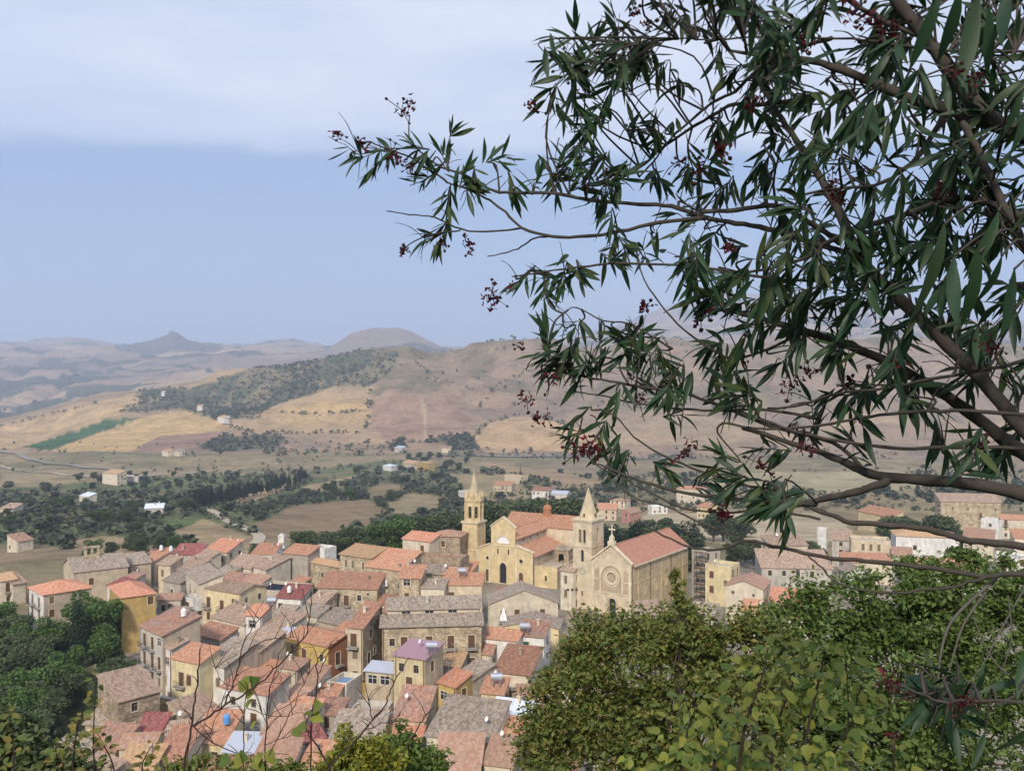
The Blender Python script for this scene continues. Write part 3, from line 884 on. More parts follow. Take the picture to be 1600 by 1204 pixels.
def ring(mb, pts, w, T, y0=-.12, y1=0.0, m=0, close=True, cc=None):
    """moulding that follows an outline, w wide, proud of the wall"""
    c = cc or (sum(p[0] for p in pts)/len(pts), sum(p[1] for p in pts)/len(pts))
    out = []
    for u, v in pts:
        d = math.hypot(u-c[0], v-c[1]) or 1
        out.append((u + (u-c[0])/d*w, v + (v-c[1])/d*w))
    nn = len(pts)
    for k in range(nn if close else nn-1):
        j = (k+1) % nn
        a, b, c2, d2 = pts[k], pts[j], out[j], out[k]
        mb.face([T(a[0],y0,a[1]), T(b[0],y0,b[1]), T(c2[0],y0,c2[1]), T(d2[0],y0,d2[1])], m)
        mb.face([T(d2[0],y0,d2[1]), T(c2[0],y0,c2[1]), T(c2[0],y1,c2[1]), T(d2[0],y1,d2[1])], m)
        mb.face([T(b[0],y0,b[1]), T(a[0],y0,a[1]), T(a[0],y1,a[1]), T(b[0],y1,b[1])], m)
def faces4(x0, x1, y0, y1):
    """mappers for the four sides of a box: u runs left to right seen from outside"""
    return {'F': (x1-x0, lambda u, d, z: (x0+u, y0+d, z)), 'R': (y1-y0, lambda u, d, z: (x1-d, y0+u, z)),
            'B': (x1-x0, lambda u, d, z: (x1-u, y1-d, z)), 'L': (y1-y0, lambda u, d, z: (x0+d, y1-u, z))}
def roof_plane(rf, p, t=.2):
    a, b_ = Vector(p[0]), Vector(p[1]); ux = (b_-a).normalized(); nn = ux.cross(Vector(p[2])-b_).normalized(); vx = nn.cross(ux)
    rf.slab(p, t, 0, [((Vector(q)-a).dot(ux), (Vector(q)-a).dot(vx)) for q in p])
ID = lambda u, d, z: (u, d, z)

def church_root(x1, y1, x2, y2, h, name, label):
    A, B = at_z(x1, y1, h), at_z(x2, y2, h)
    r = B - A; r.z = 0; w = r.length
    o = link(name, None, None, (A.x, A.y, 0), math.atan2(r.y, r.x))
    r.normalize()
    return tag(o, label, 'church'), w, A, r, Vector((-r.y, r.x, 0))

# --- left church: gabled front with three doors, tall tower with crowned belfry
ch, w, A, r, bk = church_root(745, 856, 833, 864.5, 9.0, 'church', 'yellow church with three doors, lunette gable and crowned bell tower on its left')
FOOT += [foot(A - r*5, r, bk, w + 12, 34)]
b0, b1 = w*.26, w*.69; bc = (b0+b1)/2
fa = MB()
outer = [(0,-1),(w,-1),(w,9.0),(b1+.2,10.6),(b1,10.6),(b1,15.4),(bc,18.0),(b0,15.4),(b0,10.6),(b0-.2,10.6),(0,9.0)]
door = arch(bc, .15, 2.1, 5.6, 10, True)
sd = [arch(w*.2, .15, 1.3, 3.4, 8), arch(w*.79, .15, 1.3, 3.4, 8)]
oc = [disc(w*.2, 6.6, .55, 14), disc(w*.79, 6.6, .55, 14)]
sl = [arch(bc-1.6, 8.0, .42, 1.5, 6), arch(bc+1.6, 8.0, .42, 1.5, 6)]
lun = [(bc-1.9, 11.0), (bc+1.9, 11.0)] + [(bc + 1.9*math.cos(math.pi*k/12), 11.0 + 1.95*math.sin(math.pi*k/12)) for k in range(1, 12)]
holed(fa, outer, [door] + sd + oc + sl + [lun], ID, 0, .3)
fa.build('facade', M['churchy'], ch)
for q, nme, mt, y in [(door, 'main_door', 'glass', .28), (sd[0], 'side_door', 'shutter', .28), (sd[1], 'side_door', 'shutter', .28), (oc[0], 'round_window', 'glass', .2), (oc[1], 'round_window', 'glass', .2),
                      (sl[0], 'slit_window', 'glass', .2), (sl[1], 'slit_window', 'glass', .2), (lun, 'lunette', 'whitep', .12)]:
    s = MB(); s.face(panel(q, ID, y)); s.face(list(reversed(panel(q, ID, y+.06)))); s.build(nme, M[mt], ch)
tr = MB()
ring(tr, door, .35, ID, cc=(bc, 2.8)); ring(tr, oc[0], .22, ID); ring(tr, oc[1], .22, ID); ring(tr, lun, .25, ID, cc=(bc, 11.3))
for q in sd: ring(tr, q, .2, ID)
for a, b in (((-.15,9.0),(b0-.1,10.62)), ((b1+.1,10.62),(w+.15,9.0)), ((b0-.25,15.3),(bc,18.05)), ((bc,18.05),(b1+.25,15.3))):
    dx, dz = b[0]-a[0], b[1]-a[1]
    tr.face([(a[0],-.3,a[1]),(b[0],-.3,b[1]),(b[0],-.3,b[1]+.35),(a[0],-.3,a[1]+.35)]); tr.face([(a[0],-.3,a[1]+.35),(b[0],-.3,b[1]+.35),(b[0],.6,b[1]+.35),(a[0],.6,a[1]+.35)])
    tr.face([(b[0],-.3,b[1]),(a[0],-.3,a[1]),(a[0],.0,a[1]),(b[0],.0,b[1])])
for x in (0, b0-.7, b1+.1, w-.6): tr.box(x, x+.6, -.16, 0, -1, 8.9 if x in (0, w-.6) else 10.2)
tr.box(b0+.2, b1-.2, -.14, 0, 10.15, 10.45)
tr.build('cornice', M['trimw'], ch)
cr = MB(); cr.bar((bc,.1,18.2),(bc,.1,20.2),.09,6); cr.bar((bc-.5,.1,19.5),(bc+.5,.1,19.5),.08,6); cr.build('gable_cross', M['iron'], ch)
# tower
tw_ = 4.8; T0, T1, Y0, Y1 = -tw_-.05, -.05, .4, .4+tw_
tb = MB()
for k, (Wd, T) in faces4(T0, T1, Y0, Y1).items():
    hl = [arch(Wd/2-.0, 9.5, .5, 4.2, 6)] if k in 'FR' else []
    holed(tb, [(0,-1),(Wd,-1),(Wd,15.6),(0,15.6)], hl, T, 0, .15)
    for q in hl: tb.face(panel(q, T, .15), 0)
tower = tb.build('bell_tower', M['churchy'], ch)
tt = MB(); tt.box(T0-.3, T1+.3, Y0-.3, Y1+.3, 15.6, 16.1); tt.build('tower_cornice', M['trimw'], tower); tt = MB(); tt.box(T0-.18, T1+.18, Y0-.18, Y1+.18, 8.2, 8.45); tt.build('string_course', M['trimw'], tower)
cx_, cy_ = (T0+T1)/2, (Y0+Y1)/2
bf = MB(); R = tw_/2*1.03; nS = 8; ph = math.pi/8
for k in range(nS):
    a0, a1 = ph + 2*math.pi*k/nS, ph + 2*math.pi*(k+1)/nS
    p0, p1 = Vector((cx_+R*math.cos(a0), cy_+R*math.sin(a0), 0)), Vector((cx_+R*math.cos(a1), cy_+R*math.sin(a1), 0))
    e = (p1-p0); Wd = e.length; e.normalize(); inn = Vector((-e.y, e.x, 0))
    T = (lambda p0, e, inn: lambda u, d, z: tuple(p0 + e*u + inn*d + Vector((0,0,z))))(p0, e, inn)
    q = arch(Wd/2, 17.0, 1.05, 3.4, 8)
    holed(bf, [(0,16.1),(Wd,16.1),(Wd,21.6),(0,21.6)], [q], T, 0, .5)
    ring(bf, q, .16, T, -.1, 0, 0)
    bf.face([T(-.1,-.3,21.6), T(Wd+.1,-.3,21.6), T(Wd/2,-.3,23.4)]); bf.face([T(Wd+.1,-.3,21.6), T(-.1,-.3,21.6), T(0,.6,21.9), T(Wd,.6,21.9)]); 
    bf.face([T(-.1,-.3,21.6), T(Wd/2,-.3,23.4), T(Wd/2,1.2,23.0), T(-.1,.8,21.6)]); bf.face([T(Wd/2,-.3,23.4), T(Wd+.1,-.3,21.6), T(Wd+.1,.8,21.6), T(Wd/2,1.2,23.0)])
    bf.cyl(p0.x, p0.y, 15.9, 23.3, .26, .22, 6); bf.cyl(p0.x, p0.y, 23.3, 24.8, .3, 0, 6)
bf.cyl(cx_, cy_, 16.12, 16.14, R*.95, R*.95, 8, 0, True, ph)
bf.build('belfry', M['churchy'], tower)
be = MB(); be.cyl(cx_, cy_, 18.0, 19.0, .75, .35, 12); be.cyl(cx_, cy_, 19.0, 19.2, .35, .1, 12); be.bar((cx_-2.0,cy_,19.4),(cx_+2.0,cy_,19.4),.08); be.bar((cx_,cy_,19.1),(cx_,cy_,19.4),.06); be.build('bell', M['iron'], tower)
spi = MB(); spi.cyl(cx_, cy_, 21.5, 29.6, R*.8, .12, 8, 0, True, ph)
for z, rr in ((24.2, .64), (26.4, .42)): spi.cyl(cx_, cy_, z, z+.15, R*rr*.93, R*rr*.9, 8, 0, True, ph)
spi.cyl(cx_, cy_, 29.6, 30.1, .22, .22, 8); spi.bar((cx_,cy_,30.1),(cx_,cy_,31.1),.05); spi.bar((cx_-.3,cy_,30.7),(cx_+.3,cy_,30.7),.05)
spi.build('spire', M['spire'], tower)
# nave, aisles, transept
nv = MB(); L = 30; zn = 12.4; zr = zn + (b1-b0)/2*.42
hw = [(('q'), t) for t in (5, 9.5, 14, 18.5)]
holesR = [arch(t, 10.9, .9, 1.0, 6) for _, t in hw]
TR = lambda u, d, z: (b1-d, .3+u, z); TL = lambda u, d, z: (b0+d, L-u, z)
holed(nv, [(0,8),(L-.3,8),(L-.3,zn),(0,zn)], holesR, TR, 0, .3); holed(nv, [(0,8),(L-.3,8),(L-.3,zn),(0,zn)], [], TL)
nv.face([(b1,L,8),(b0,L,8),(b0,L,zn),(bc,L,zr),(b1,L,zn)])
nv.face([(w,.3,-1),(w,L,-1),(w,L,8.0),(w,.3,8.0)]); nv.face([(0,L,-1),(0,.3,-1),(0,.3,8.0),(0,L,8.0)]); nv.face([(w,L,-1),(0,L,-1),(0,L,8),(b0,L,10.2),(b1,L,10.2),(w,L,8)])
nave = nv.build('nave', M['sand'], ch)
for q in holesR: s = MB(); s.face(panel(q, TR, .28)); s.build('clerestory_window', M['glass'], nave)
rf = MB(); 
roof_plane(rf, [(b1+.35,.5,zn),(b1+.35,L+.3,zn),(bc,L+.3,zr+.15),(bc,.5,zr+.15)]); roof_plane(rf, [(b0-.35,L+.3,zn),(b0-.35,.5,zn),(bc,.5,zr+.15),(bc,L+.3,zr+.15)])
roof_plane(rf, [(w+.4,.5,8.0),(w+.4,L+.3,8.0),(b1+.02,L+.3,10.3),(b1+.02,.5,10.3)]); roof_plane(rf, [(-.4,L+.3,8.0),(-.4,.5,8.0),(b0-.02,.5,10.3),(b0-.02,L+.3,10.3)])
rf.box(bc-.16, bc+.16, .5, L+.3, zr+.1, zr+.26)
rf.build('nave_roof', M['orange'], ch)
tp_ = MB(); t0, t1, ty0, ty1, zt, zq = -1.5, w+3.0, 20.5, 29.0, 12.7, 15.6
Tt = lambda u, d, z: (t1-d, ty0+u, z); wd = [arch(4.25, 9.2, .9, 1.6, 6)]
holed(tp_, [(0,-1),(8.5,-1),(8.5,zt),(4.25,zq),(0,zt)], wd, Tt, 0, .3)
tp_.face([(t0,ty0,-1),(t1,ty0,-1),(t1,ty0,zt),(t0,ty0,zt)]); tp_.face([(t1,ty1,-1),(t0,ty1,-1),(t0,ty1,zt),(t1,ty1,zt)]); tp_.face([(t0,ty1,-1),(t0,ty0,-1),(t0,ty0,zt),(t0,(ty0+ty1)/2,zq),(t0,ty1,zt)])
tro = tp_.build('transept', M['sand'], ch)
s = MB(); s.face(panel(wd[0], Tt, .28)); s.build('transept_window', M['glass'], tro)
rf = MB(); ym = (ty0+ty1)/2
roof_plane(rf, [(t0-.3,ty0-.3,zt),(t1+.3,ty0-.3,zt),(t1+.3,ym,zq+.25),(t0-.3,ym,zq+.25)]); roof_plane(rf, [(t1+.3,ty1+.3,zt),(t0-.3,ty1+.3,zt),(t0-.3,ym,zq+.25),(t1+.3,ym,zq+.25)])
rf.build('transept_roof', M['orange'], tro)
ln = MB(); ln.cyl(bc+2, ym, zq-1, zq+1.6, 1.25, 1.25, 12)
for k in range(4):
    a0, a1 = k*math.pi/8, (k+1)*math.pi/8
    ln.cyl(bc+2, ym, zq+1.6+1.4*math.sin(a0), zq+1.6+1.4*math.sin(a1), 1.4*math.cos(a0), 1.4*math.cos(a1), 12, 0, False)
ln.cyl(bc+2, ym, zq+2.9, zq+3.7, .22, .16, 8); ln.build('lantern', M['terra'], tro)
sb = MB(); sx = w+.06
q1 = arch(3.3, 1.8, .6, 1.5, 6)
holed(sb, [(0,-1),(6.6,-1),(6.6,5.6),(0,5.6)], [q1], lambda u, d, z: (sx+u, .8+d, z), 0, .25)
sb.face([(sx+6.6,.8,-1),(sx+6.6,16,-1),(sx+6.6,16,5.6),(sx+6.6,.8,5.6)], 1); sb.face([(sx+6.6,16,-1),(sx,16,-1),(sx,16,5.6),(sx+6.6,16,5.6)], 1); sb.face([(sx,.8,5.2),(sx+6.6,.8,5.2),(sx+6.6,16,5.2),(sx,16,5.2)], 1)
sb.box(sx, sx+6.6, .7, 1.0, 5.6, 5.75); sb.box(sx+6.35, sx+6.65, 1.0, 16, 5.6, 5.75)
sv = sb.build('sacristy', [M['churchy'], M['brownw']], ch)
s = MB(); s.face(panel(q1, lambda u, d, z: (sx+u, .8+d, z), .24)); s.build('sacristy_window', M['glass'], sv)
ar = MB(); q2 = arch(2.2, 5.3, 1.7, 2.5, 8)
holed(ar, [(0,5.2),(4.4,5.2),(4.4,8.6),(0,8.6)], [q2], lambda u, d, z: (sx+2+u, 9+d, z), 0, .4)
ar.face([(sx+6.4,9,5.2),(sx+6.4,13,5.2),(sx+6.4,13,8.6),(sx+6.4,9,8.6)]); ar.face([(sx+2,13,5.2),(sx+2,9,5.2),(sx+2,9,8.6),(sx+2,13,8.6)]); ar.slab([(sx+1.8,8.8,8.8),(sx+6.6,8.8,8.8),(sx+6.6,13.2,9.4),(sx+1.8,13.2,9.4)], .2)
ar.face([(sx+6.4,13,5.2),(sx+2,13,5.2),(sx+2,13,8.6),(sx+6.4,13,8.6)])
ar.build('terrace_loggia', M['stoneb'], ch)

# --- right church: rose window front, side windows, tower with plain pyramid spire
ch2, w, A, r, bk = church_root(925, 874, 987, 882.5, 12.6, 'church', 'cream church with round rose window, stone cross and pointed bell tower')
FOOT += [foot(A - r*6, r, bk, w + 6, 32)]
L = 30.5; bc = w/2; ap = 16.6
fa = MB()
portal = arch(bc+.3, 0.1, 1.9, 4.0, 10)
rose = disc(bc, 9.0, 1.25, 24)
holed(fa, [(0,-1),(w,-1),(w,12.6),(bc,ap),(0,12.6)], [portal, rose], ID, 0, .35)
fa.build('facade', M['church'], ch2)
s = MB(); s.face(panel(portal, ID, .33)); s.build('portal_door', M['glass'], ch2)
s = MB(); holed(s, [(bc-2.75, 5.55), (bc+2.75, 5.55)] + [(bc + 2.75*math.cos(math.pi*k/16), 9.0 + 2.75*math.sin(math.pi*k/16)) for k in range(17)], [disc(bc, 9.0, 1.9, 24)], lambda u, d, z: (u, d-.04, z), 0, .04)
for q in ([(.8,5.55),(bc-3.2,5.55),(bc-3.2,8.05),(.8,8.05)], [(bc+3.2,5.55),(w-.8,5.55),(w-.8,8.05),(bc+3.2,8.05)], [(.8,8.45),(bc-3.3,8.45),(bc-3.3,11.2),(.8,10.4)], [(bc+3.3,8.45),(w-.8,8.45),(w-.8,10.4),(bc+3.3,11.2)]): s.face([(u, -.04, z) for u, z in q])
s.build('facade_panel', M['facadetan'], ch2)
s = MB(); s.face(panel(rose, ID, .3)); rw = s.build('rose_window', M['brownw'], ch2)
s = MB(); ring(s, disc(bc, 9.0, .28, 16), .14, ID, .08, .28)
for k in range(12):
    a = 2*math.pi*k/12; s.bar((bc+.4*math.cos(a), .16, 9+.4*math.sin(a)), (bc+1.25*math.cos(a), .16, 9+1.25*math.sin(a)), .06, 4)
s.build('rose_tracery', M['trimw'], rw)
tr = MB()
ring(tr, disc(bc, 9.0, 1.25, 28), .4, ID, -.2, 0); ring(tr, disc(bc, 9.0, 1.95, 28), .2, ID, -.12, 0)
big = [(bc + 2.75*math.cos(math.pi*k/16), 9.0 + 2.75*math.sin(math.pi*k/16)) for k in range(17)]
ring(tr, big, .4, ID, -.22, 0, 0, False, (bc, 9.0))
for x in (bc-3.15, bc+2.75): tr.box(x, x+.4, -.22, 0, 5.6, 9.0)
for z in (5.2, 8.1): 
    tr.box(-.1, bc-3.2 if z > 6 else w+.1, -.16, 0, z, z+.28)
    if z > 6: tr.box(bc+3.2, w+.1, -.16, 0, z, z+.28)
for x in (0, w-.75): tr.box(x, x+.75, -.25, 0, -1, 12.4)
for a, b in (((-.35,12.45),(bc,ap+.1)), ((bc,ap+.1),(w+.35,12.45))):
    tr.face([(a[0],-.45,a[1]),(b[0],-.45,b[1]),(b[0],-.45,b[1]+.45),(a[0],-.45,a[1]+.45)]); tr.face([(a[0],-.45,a[1]+.45),(b[0],-.45,b[1]+.45),(b[0],.5,b[1]+.45),(a[0],.5,a[1]+.45)])
    tr.face([(b[0],-.45,b[1]),(a[0],-.45,a[1]),(a[0],.0,a[1]),(b[0],.0,b[1])])
    nA = 6
    for k in range(nA):                                   # little blind arches that climb under the gable
        u = a[0] + (b[0]-a[0])*(k+.5)/nA; z = a[1] + (b[1]-a[1])*(k+.5)/nA - .95
        if .5 < u < w-.5: ring(tr, [(u + .3*math.cos(math.pi*j/6), z + .3*math.sin(math.pi*j/6)) for j in range(7)], .16, ID, -.16, 0, 0, False, (u, z)); tr.box(u-.46, u-.3, -.16, 0, z-.45, z); tr.box(u+.3, u+.46, -.16, 0, z-.45, z)
for k, e in enumerate((.25, .6, .95)):
    q = arch(bc+.3, 0.1, 1.9+2*e-.3, 4.0+e-.1, 12); ring(tr, q, .24, ID, -.15-.12*(2-k), 0, 0, True, (bc+.3, 2.2))
tr.build('facade_mouldings', M['trimw'], ch2)
pc = MB(); pc.box(bc-.8, bc+.8, -.5, .8, ap+.1, ap+1.0); pc.box(bc-.5, bc+.5, -.25, .55, ap+1.0, ap+2.0); pc.cyl(bc, .15, ap+2.0, ap+2.6, .55, .2, 10)
pc.box(bc-.13, bc+.13, .05, .28, ap+2.6, ap+4.6); pc.box(bc-.62, bc-.13, .05, .28, ap+3.6, ap+3.86); pc.box(bc+.13, bc+.62, .05, .28, ap+3.6, ap+3.86)
for x, z in ((bc-.65, ap+3.73), (bc+.65, ap+3.73), (bc, ap+4.65)): pc.cyl(x, .165, z-.18, z+.18, .22, .22, 8)
pc.build('stone_cross', M['trimw'], ch2)
nv = MB(); sw = [arch(t, 4.6, 1.0, 2.4, 8) for t in (6.5, 12.0, 17.5, 23)]
TR = lambda u, d, z: (w-d, .35+u, z)
holed(nv, [(0,-1),(L,-1),(L,12.3),(0,12.3)], sw, TR, 0, .3)
nv.face([(w,L,-1),(0,L,-1),(0,L,12.3),(bc,L,ap-.2),(w,L,12.3)]); nv.face([(0,L,-1),(0,.35,-1),(0,.35,12.3),(0,L,12.3)])
nave = nv.build('nave', M['church_shade'], ch2)
tr = MB()
for q in sw: ring(tr, q, .18, TR, -.08, 0)
tr.face([TR(0,-.1,7.9), TR(L,-.1,7.9), TR(L,-.1,8.1), TR(0,-.1,8.1)]); tr.face([TR(0,-.1,8.1), TR(L,-.1,8.1), TR(L,0,8.1), TR(0,0,8.1)])
for u in (2.8, 9.2, 14.8, 20.4, 27): tr.face([TR(u,-.12,-1), TR(u+.35,-.12,-1), TR(u+.35,-.12,12.2), TR(u,-.12,12.2)]); tr.face([TR(u+.35,-.12,-1), TR(u+.35,0,-1), TR(u+.35,0,12.2), TR(u+.35,-.12,12.2)]); tr.face([TR(u,0,-1), TR(u,-.12,-1), TR(u,-.12,12.2), TR(u,0,12.2)])
tr.build('side_trim', M['church_shade'], nave)
for q in sw: s = MB(); s.face(panel(q, TR, .28)); s.build('side_window', M['metal'], nave)
for u in (9.0, 20.2): dp = MB(); dp.bar(TR(u,-.16,0), TR(u,-.16,12.2), .09, 6); dp.build('downpipe', M['shutter'], nave)
rf = MB(); roof_plane(rf, [(w+.5,.5,12.35),(w+.5,L+.4,12.35),(bc,L+.4,ap),(bc,.5,ap)]); roof_plane(rf, [(-.4,L+.4,12.35),(-.4,.5,12.35),(bc,.5,ap),(bc,L+.4,ap)])
rf.box(bc-.16, bc+.16, .6, L+.4, ap-.05, ap+.12)
rf.build('nave_roof', M['churchroof'], ch2)
gt = MB(); gt.box(w+.5, w+.68, .4, L+.4, 12.1, 12.42); gt.build('gutter_cornice', M['trimw'], ch2)
tw_ = 5.2; T0, T1, Y0, Y1 = -tw_-.04, -.04, -.15, 5.6
tb = MB(); ops = []
for k, (Wd, T) in faces4(T0, T1, Y0, Y1).items():
    hl = [arch(Wd/2-.62, 16.4, .75, 3.2, 8), arch(Wd/2+.62, 16.4, .75, 3.2, 8)] if k in 'FB' else [arch(Wd/2, 16.2, 1.1, 3.6, 8)]
    if k == 'F': hl2 = [arch(Wd/2, 11.8, .85, 2.9, 8), arch(Wd/2, 3.6, .45, 1.3, 6)]
    else: hl2 = []
    holed(tb, [(0,-1),(Wd,-1),(Wd,21.6),(0,21.6)], hl + hl2, T, 0 if k in 'FL' else 0, .5)
    for q in hl: ring(tb, q, .14, T, -.08, 0)
    ops += [(q, T) for q in hl2]
    tb.face([T(-.0,-.12,15.3), T(Wd,-.12,15.3), T(Wd,-.12,15.55), T(0,-.12,15.55)]); tb.face([T(0,-.12,15.55), T(Wd,-.12,15.55), T(Wd,0,15.55), T(0,0,15.55)])
tb.face([(T0+.1,Y0+.1,15.6),(T1-.1,Y0+.1,15.6),(T1-.1,Y1-.1,15.6),(T0+.1,Y1-.1,15.6)])
tower = tb.build('bell_tower', M['church'], ch2)
for q, T in ops: s = MB(); s.face(panel(q, T, .45)); s.build('tower_window', M['glass'], tower)
tt = MB(); tt.box(T0-.35, T1+.35, Y0-.35, Y1+.35, 21.6, 22.0); tt.box(T0-.15, T1+.15, Y0-.15, Y1+.15, 21.25, 21.6, skip='tb'); tt.build('tower_cornice', M['trimw'], tower)
cx_, cy_ = (T0+T1)/2, (Y0+Y1)/2
spi = MB(); spi.cyl(cx_, cy_, 22.0, 29.4, 2.35, .08, 8, 0, True, math.pi/8)
sp_o = spi.build('spire', M['spire'], tower)
for a in (-.5*math.pi, 0, math.pi, .5*math.pi): s = MB(); s.cyl(cx_+2.0*math.cos(a), cy_+2.0*math.sin(a), 22.5, 23.3, .28, .22, 8); s.build('spire_vent', M['shutter'], sp_o)
s = MB(); s.cyl(cx_, cy_, 17.2, 18.3, .8, .4, 12); s.bar((cx_-2.4,cy_,18.6),(cx_+2.4,cy_,18.6),.08); s.bar((cx_,cy_,18.2),(cx_,cy_,18.6),.06); s.build('bell', M['iron'], tower)
s = MB(); T = faces4(T0, T1, Y0, Y1)['F'][1]; ring(s, disc(tw_/2, 9.6, .75, 20), .12, T, -.06, 0)
for k in range(12):
    a = 2*math.pi*k/12; s.bar(T(tw_/2+.55*math.cos(a), -.03, 9.6+.55*math.sin(a)), T(tw_/2+.7*math.cos(a), -.03, 9.6+.7*math.sin(a)), .03, 4)
s.bar(T(tw_/2,-.03,9.6), T(tw_/2-.1,-.03,10.1), .03, 4); s.bar(T(tw_/2,-.03,9.6), T(tw_/2+.35,-.03,9.7), .03, 4)
s.build('clock_face', M['pole'], tower)
def bell_gable(root, w_, d_):                                   # open bell gable on the church hall
    s = MB(); zr = 8 + d_/2*math.tan(math.radians(20)); x0 = w_*.28; y0 = d_*.42
    for x in (x0, x0+1.5, x0+3.0): s.box(x, x+.6, y0, y0+1.0, zr-2.2, zr+2.2)
    s.box(x0-.1, x0+3.7, y0-.1, y0+1.1, zr+2.2, zr+2.6); s.box(x0+.6, x0+3, y0+.05, y0+.9, zr-2.2, zr+.6)
    s.build('bell_gable', M['stone'], root)
SPECS = []
def H(*a, **k): SPECS.append((a, k))
# nearest houses first, so that the ones behind give way
H(678,1202, 748,1204, 6, 8, 'f','pinkr','cream', 'wide pink-red tiled roof at the bottom edge beside the leafy shrub', win=0)
H(300,1215, 372,1216, 5, 7, 'g','red','sand', 'red roof cut off by the bottom edge behind the bare twigs')
H(390,1200, 452,1202, 6, 6, 'f','pinkr','cream', 'cream house with pinkish roof at the bottom edge behind bare twigs')
H(182,1200, 238,1201, 6, 8, 'f','sandt','sand', 'sandy orange roof at the bottom left corner of the town', chim=[(.7,.6)])
H(241,1188, 284,1189, 6, 8, 'f','red','cream', 'smooth red-brown tile roof with white verge near the bottom left')
H(512,1166, 590,1168, 6, 9, 'f','greyt','sand', 'broad grey lichened roof above the yellow-green shrub at the bottom')
H(602,1157, 655,1160, 5, 5, 'f','salmon','cream', 'low bright orange-red roof just above the bottom shrub', pitch=20)
H(349,1174, 446,1177, 5.5, 8, 'f','metal','cream', 'house with a broad pale grey-blue sheet metal roof at the bottom', pitch=12)
H(667,1147, 766,1160, 6.5, 11, 'f','greyt','cream', 'very broad mottled grey tile roof on a cream house, lower centre', win=[('d',.2,3.6),('d',.7,3.4)], dish=[(.85,.3)])
H(783,1156, 826,1161, 5.5, 5, 'f','orange','cream', 'small orange-roofed house half behind the big dark bush', win=0)
H(297,1159, 351,1161, 5.5, 8, 'f','orange','paleyel', 'orange roof with a blue tank on it over a pale yellow wall', win=[('d',.7,3)])
H(186,1168, 240,1166, 6, 5, 'g','pinkr','cream', 'pinkish ridge roof behind the sandy orange one at bottom left')
H(66,1180, 115,1192, 4.5, 6, 'f','greyt','stone', 'half ruined stone house with grey roof at the far bottom left', win=[('t',.12,1.3),('d',.7,2)])
H(476,1160, 508,1152, 6.5, 4, 'f','darkred','grey', 'grey house with a dark crimson roof behind the twigs', win=0)
H(410,1146, 462,1149, 6.5, 7, 'f','pinkr','cream', 'pinkish red roof next to the pale sheet metal roof')
H(614,1122, 663,1125, 7, 8, 'f','mixt','sand', 'steep patchy red and grey roof above a sand wall, lower centre', pitch=20, win=[('d',.55,5),('d',.85,5)])
H(527,1127, 600,1128, 6, 5, 'g','orange','grey', 'long low orange ridge roof behind the grey lichened one', win=0)
H(760,1115, 822,1124, 5, 5, 'f','whitem','cream', 'low shed under a bright white sheet roof beside the big bush', pitch=10, win=0)
H(303,1131, 351,1113, 5, 7, 'f','brownt','stone', 'old stone house with brown mottled roof and dark doorway', win=[('s',.85,.9)])
H(432,1120, 478,1127, 6, 5, 'f','orange','cream', 'small orange roof among twigs below the blue awning house')
H(133,1130, 168,1132, 4, 6, 'f','greyt','stone', 'low mottled roof leaning on the white side of the stone house', win=0)
H(494,1094, 521,1096, 5.5, 5, 'f','orange','cream', 'little house with orange roof and blank cream wall', win=0, dish=[(-.02,.4)])
H(752,1081, 786,1084, 6, 4, 'f','orange','paleyel', 'small orange roof carrying a steel tank beside the big bush', win=[('s',.3,3.2)])
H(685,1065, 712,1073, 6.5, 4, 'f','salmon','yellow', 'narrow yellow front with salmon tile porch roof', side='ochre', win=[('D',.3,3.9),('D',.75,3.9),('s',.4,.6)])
H(685,1065, 712,1073, 6.6, 10, 'f','greyt','sand', 'long grey roofed house stretching back behind the narrow yellow front', side='brownw', fixed=1, win=0, sidewin=0, pitch=12)
H(185,1096, 250,1079, 8, 9, 'f','brownt','stoneb', 'brown stone house with patched sheet roof at the wood edge', win=[('d',.38,6),('s',.3,2.6),('s',.62,3),('q',.2,4)])
H(464,1071, 489,1074, 7, 6, 'f','pinkr','cream', 'cream gable house with faded pink roof right of twigs', win=0)
H(511,1064, 541,1068, 7, 6, 'l','blueroof','cream', 'pale flat house with faded blue sheeting on its roof', side='grey', win=0)
H(562,1066, 616,1071, 5.5, 3.2, 'l','concrete','ochre', 'ochre terrace house with parapet below the purple roof', win=[('b',.62,1.6),('s',.2,.8)])
H(571,1047, 614,1051, 8, 5, 'f','metal','sand', 'set back storey under a grey sheet roof behind the ochre terrace', win=[('D',.25,6),('D',.7,6)], pitch=10)
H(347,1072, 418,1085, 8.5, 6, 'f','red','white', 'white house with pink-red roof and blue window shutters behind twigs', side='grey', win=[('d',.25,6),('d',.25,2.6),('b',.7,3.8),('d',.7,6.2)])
H(388,1046, 430,1055, 6.5, 6, 'f','orange','cream', 'low house with worn orange roof above the white twig house', win=[('s',.25,4)])
H(434,1041, 464,1046, 8, 3.6, 'f','pinkr','cream', pitch=10, label='tall cream house with blank gable and pink roof, left centre', side='brownw', win=[('t',.6,5.5)], sidewin=0)
H(772,1048, 827,1054, 6.5, 10, 'f','red','cream', 'big brown-red tiled roof beside the dark bush', win=[('s',.5,2.4)], pitch=16)
H(615,1023, 664,1030, 11, 7, 'f','purple','paleyel', 'four storey cream house with flat purple roof and balconies', side='sand', pitch=9, win=[('d',.25,8.6),('d',.72,8.6),('b',.5,6.3),('b',.55,3.4),('s',.6,.8)], sidewin=[('s',.4,8.4),('d',.3,4.5)])
H(268,1027, 312,1036, 10, 8, 'f','orange','paleyel', 'pale yellow house with orange roof and arched upper balcony', win=[('b',.35,6.4),('s',.62,6),('d',.3,1.2)])
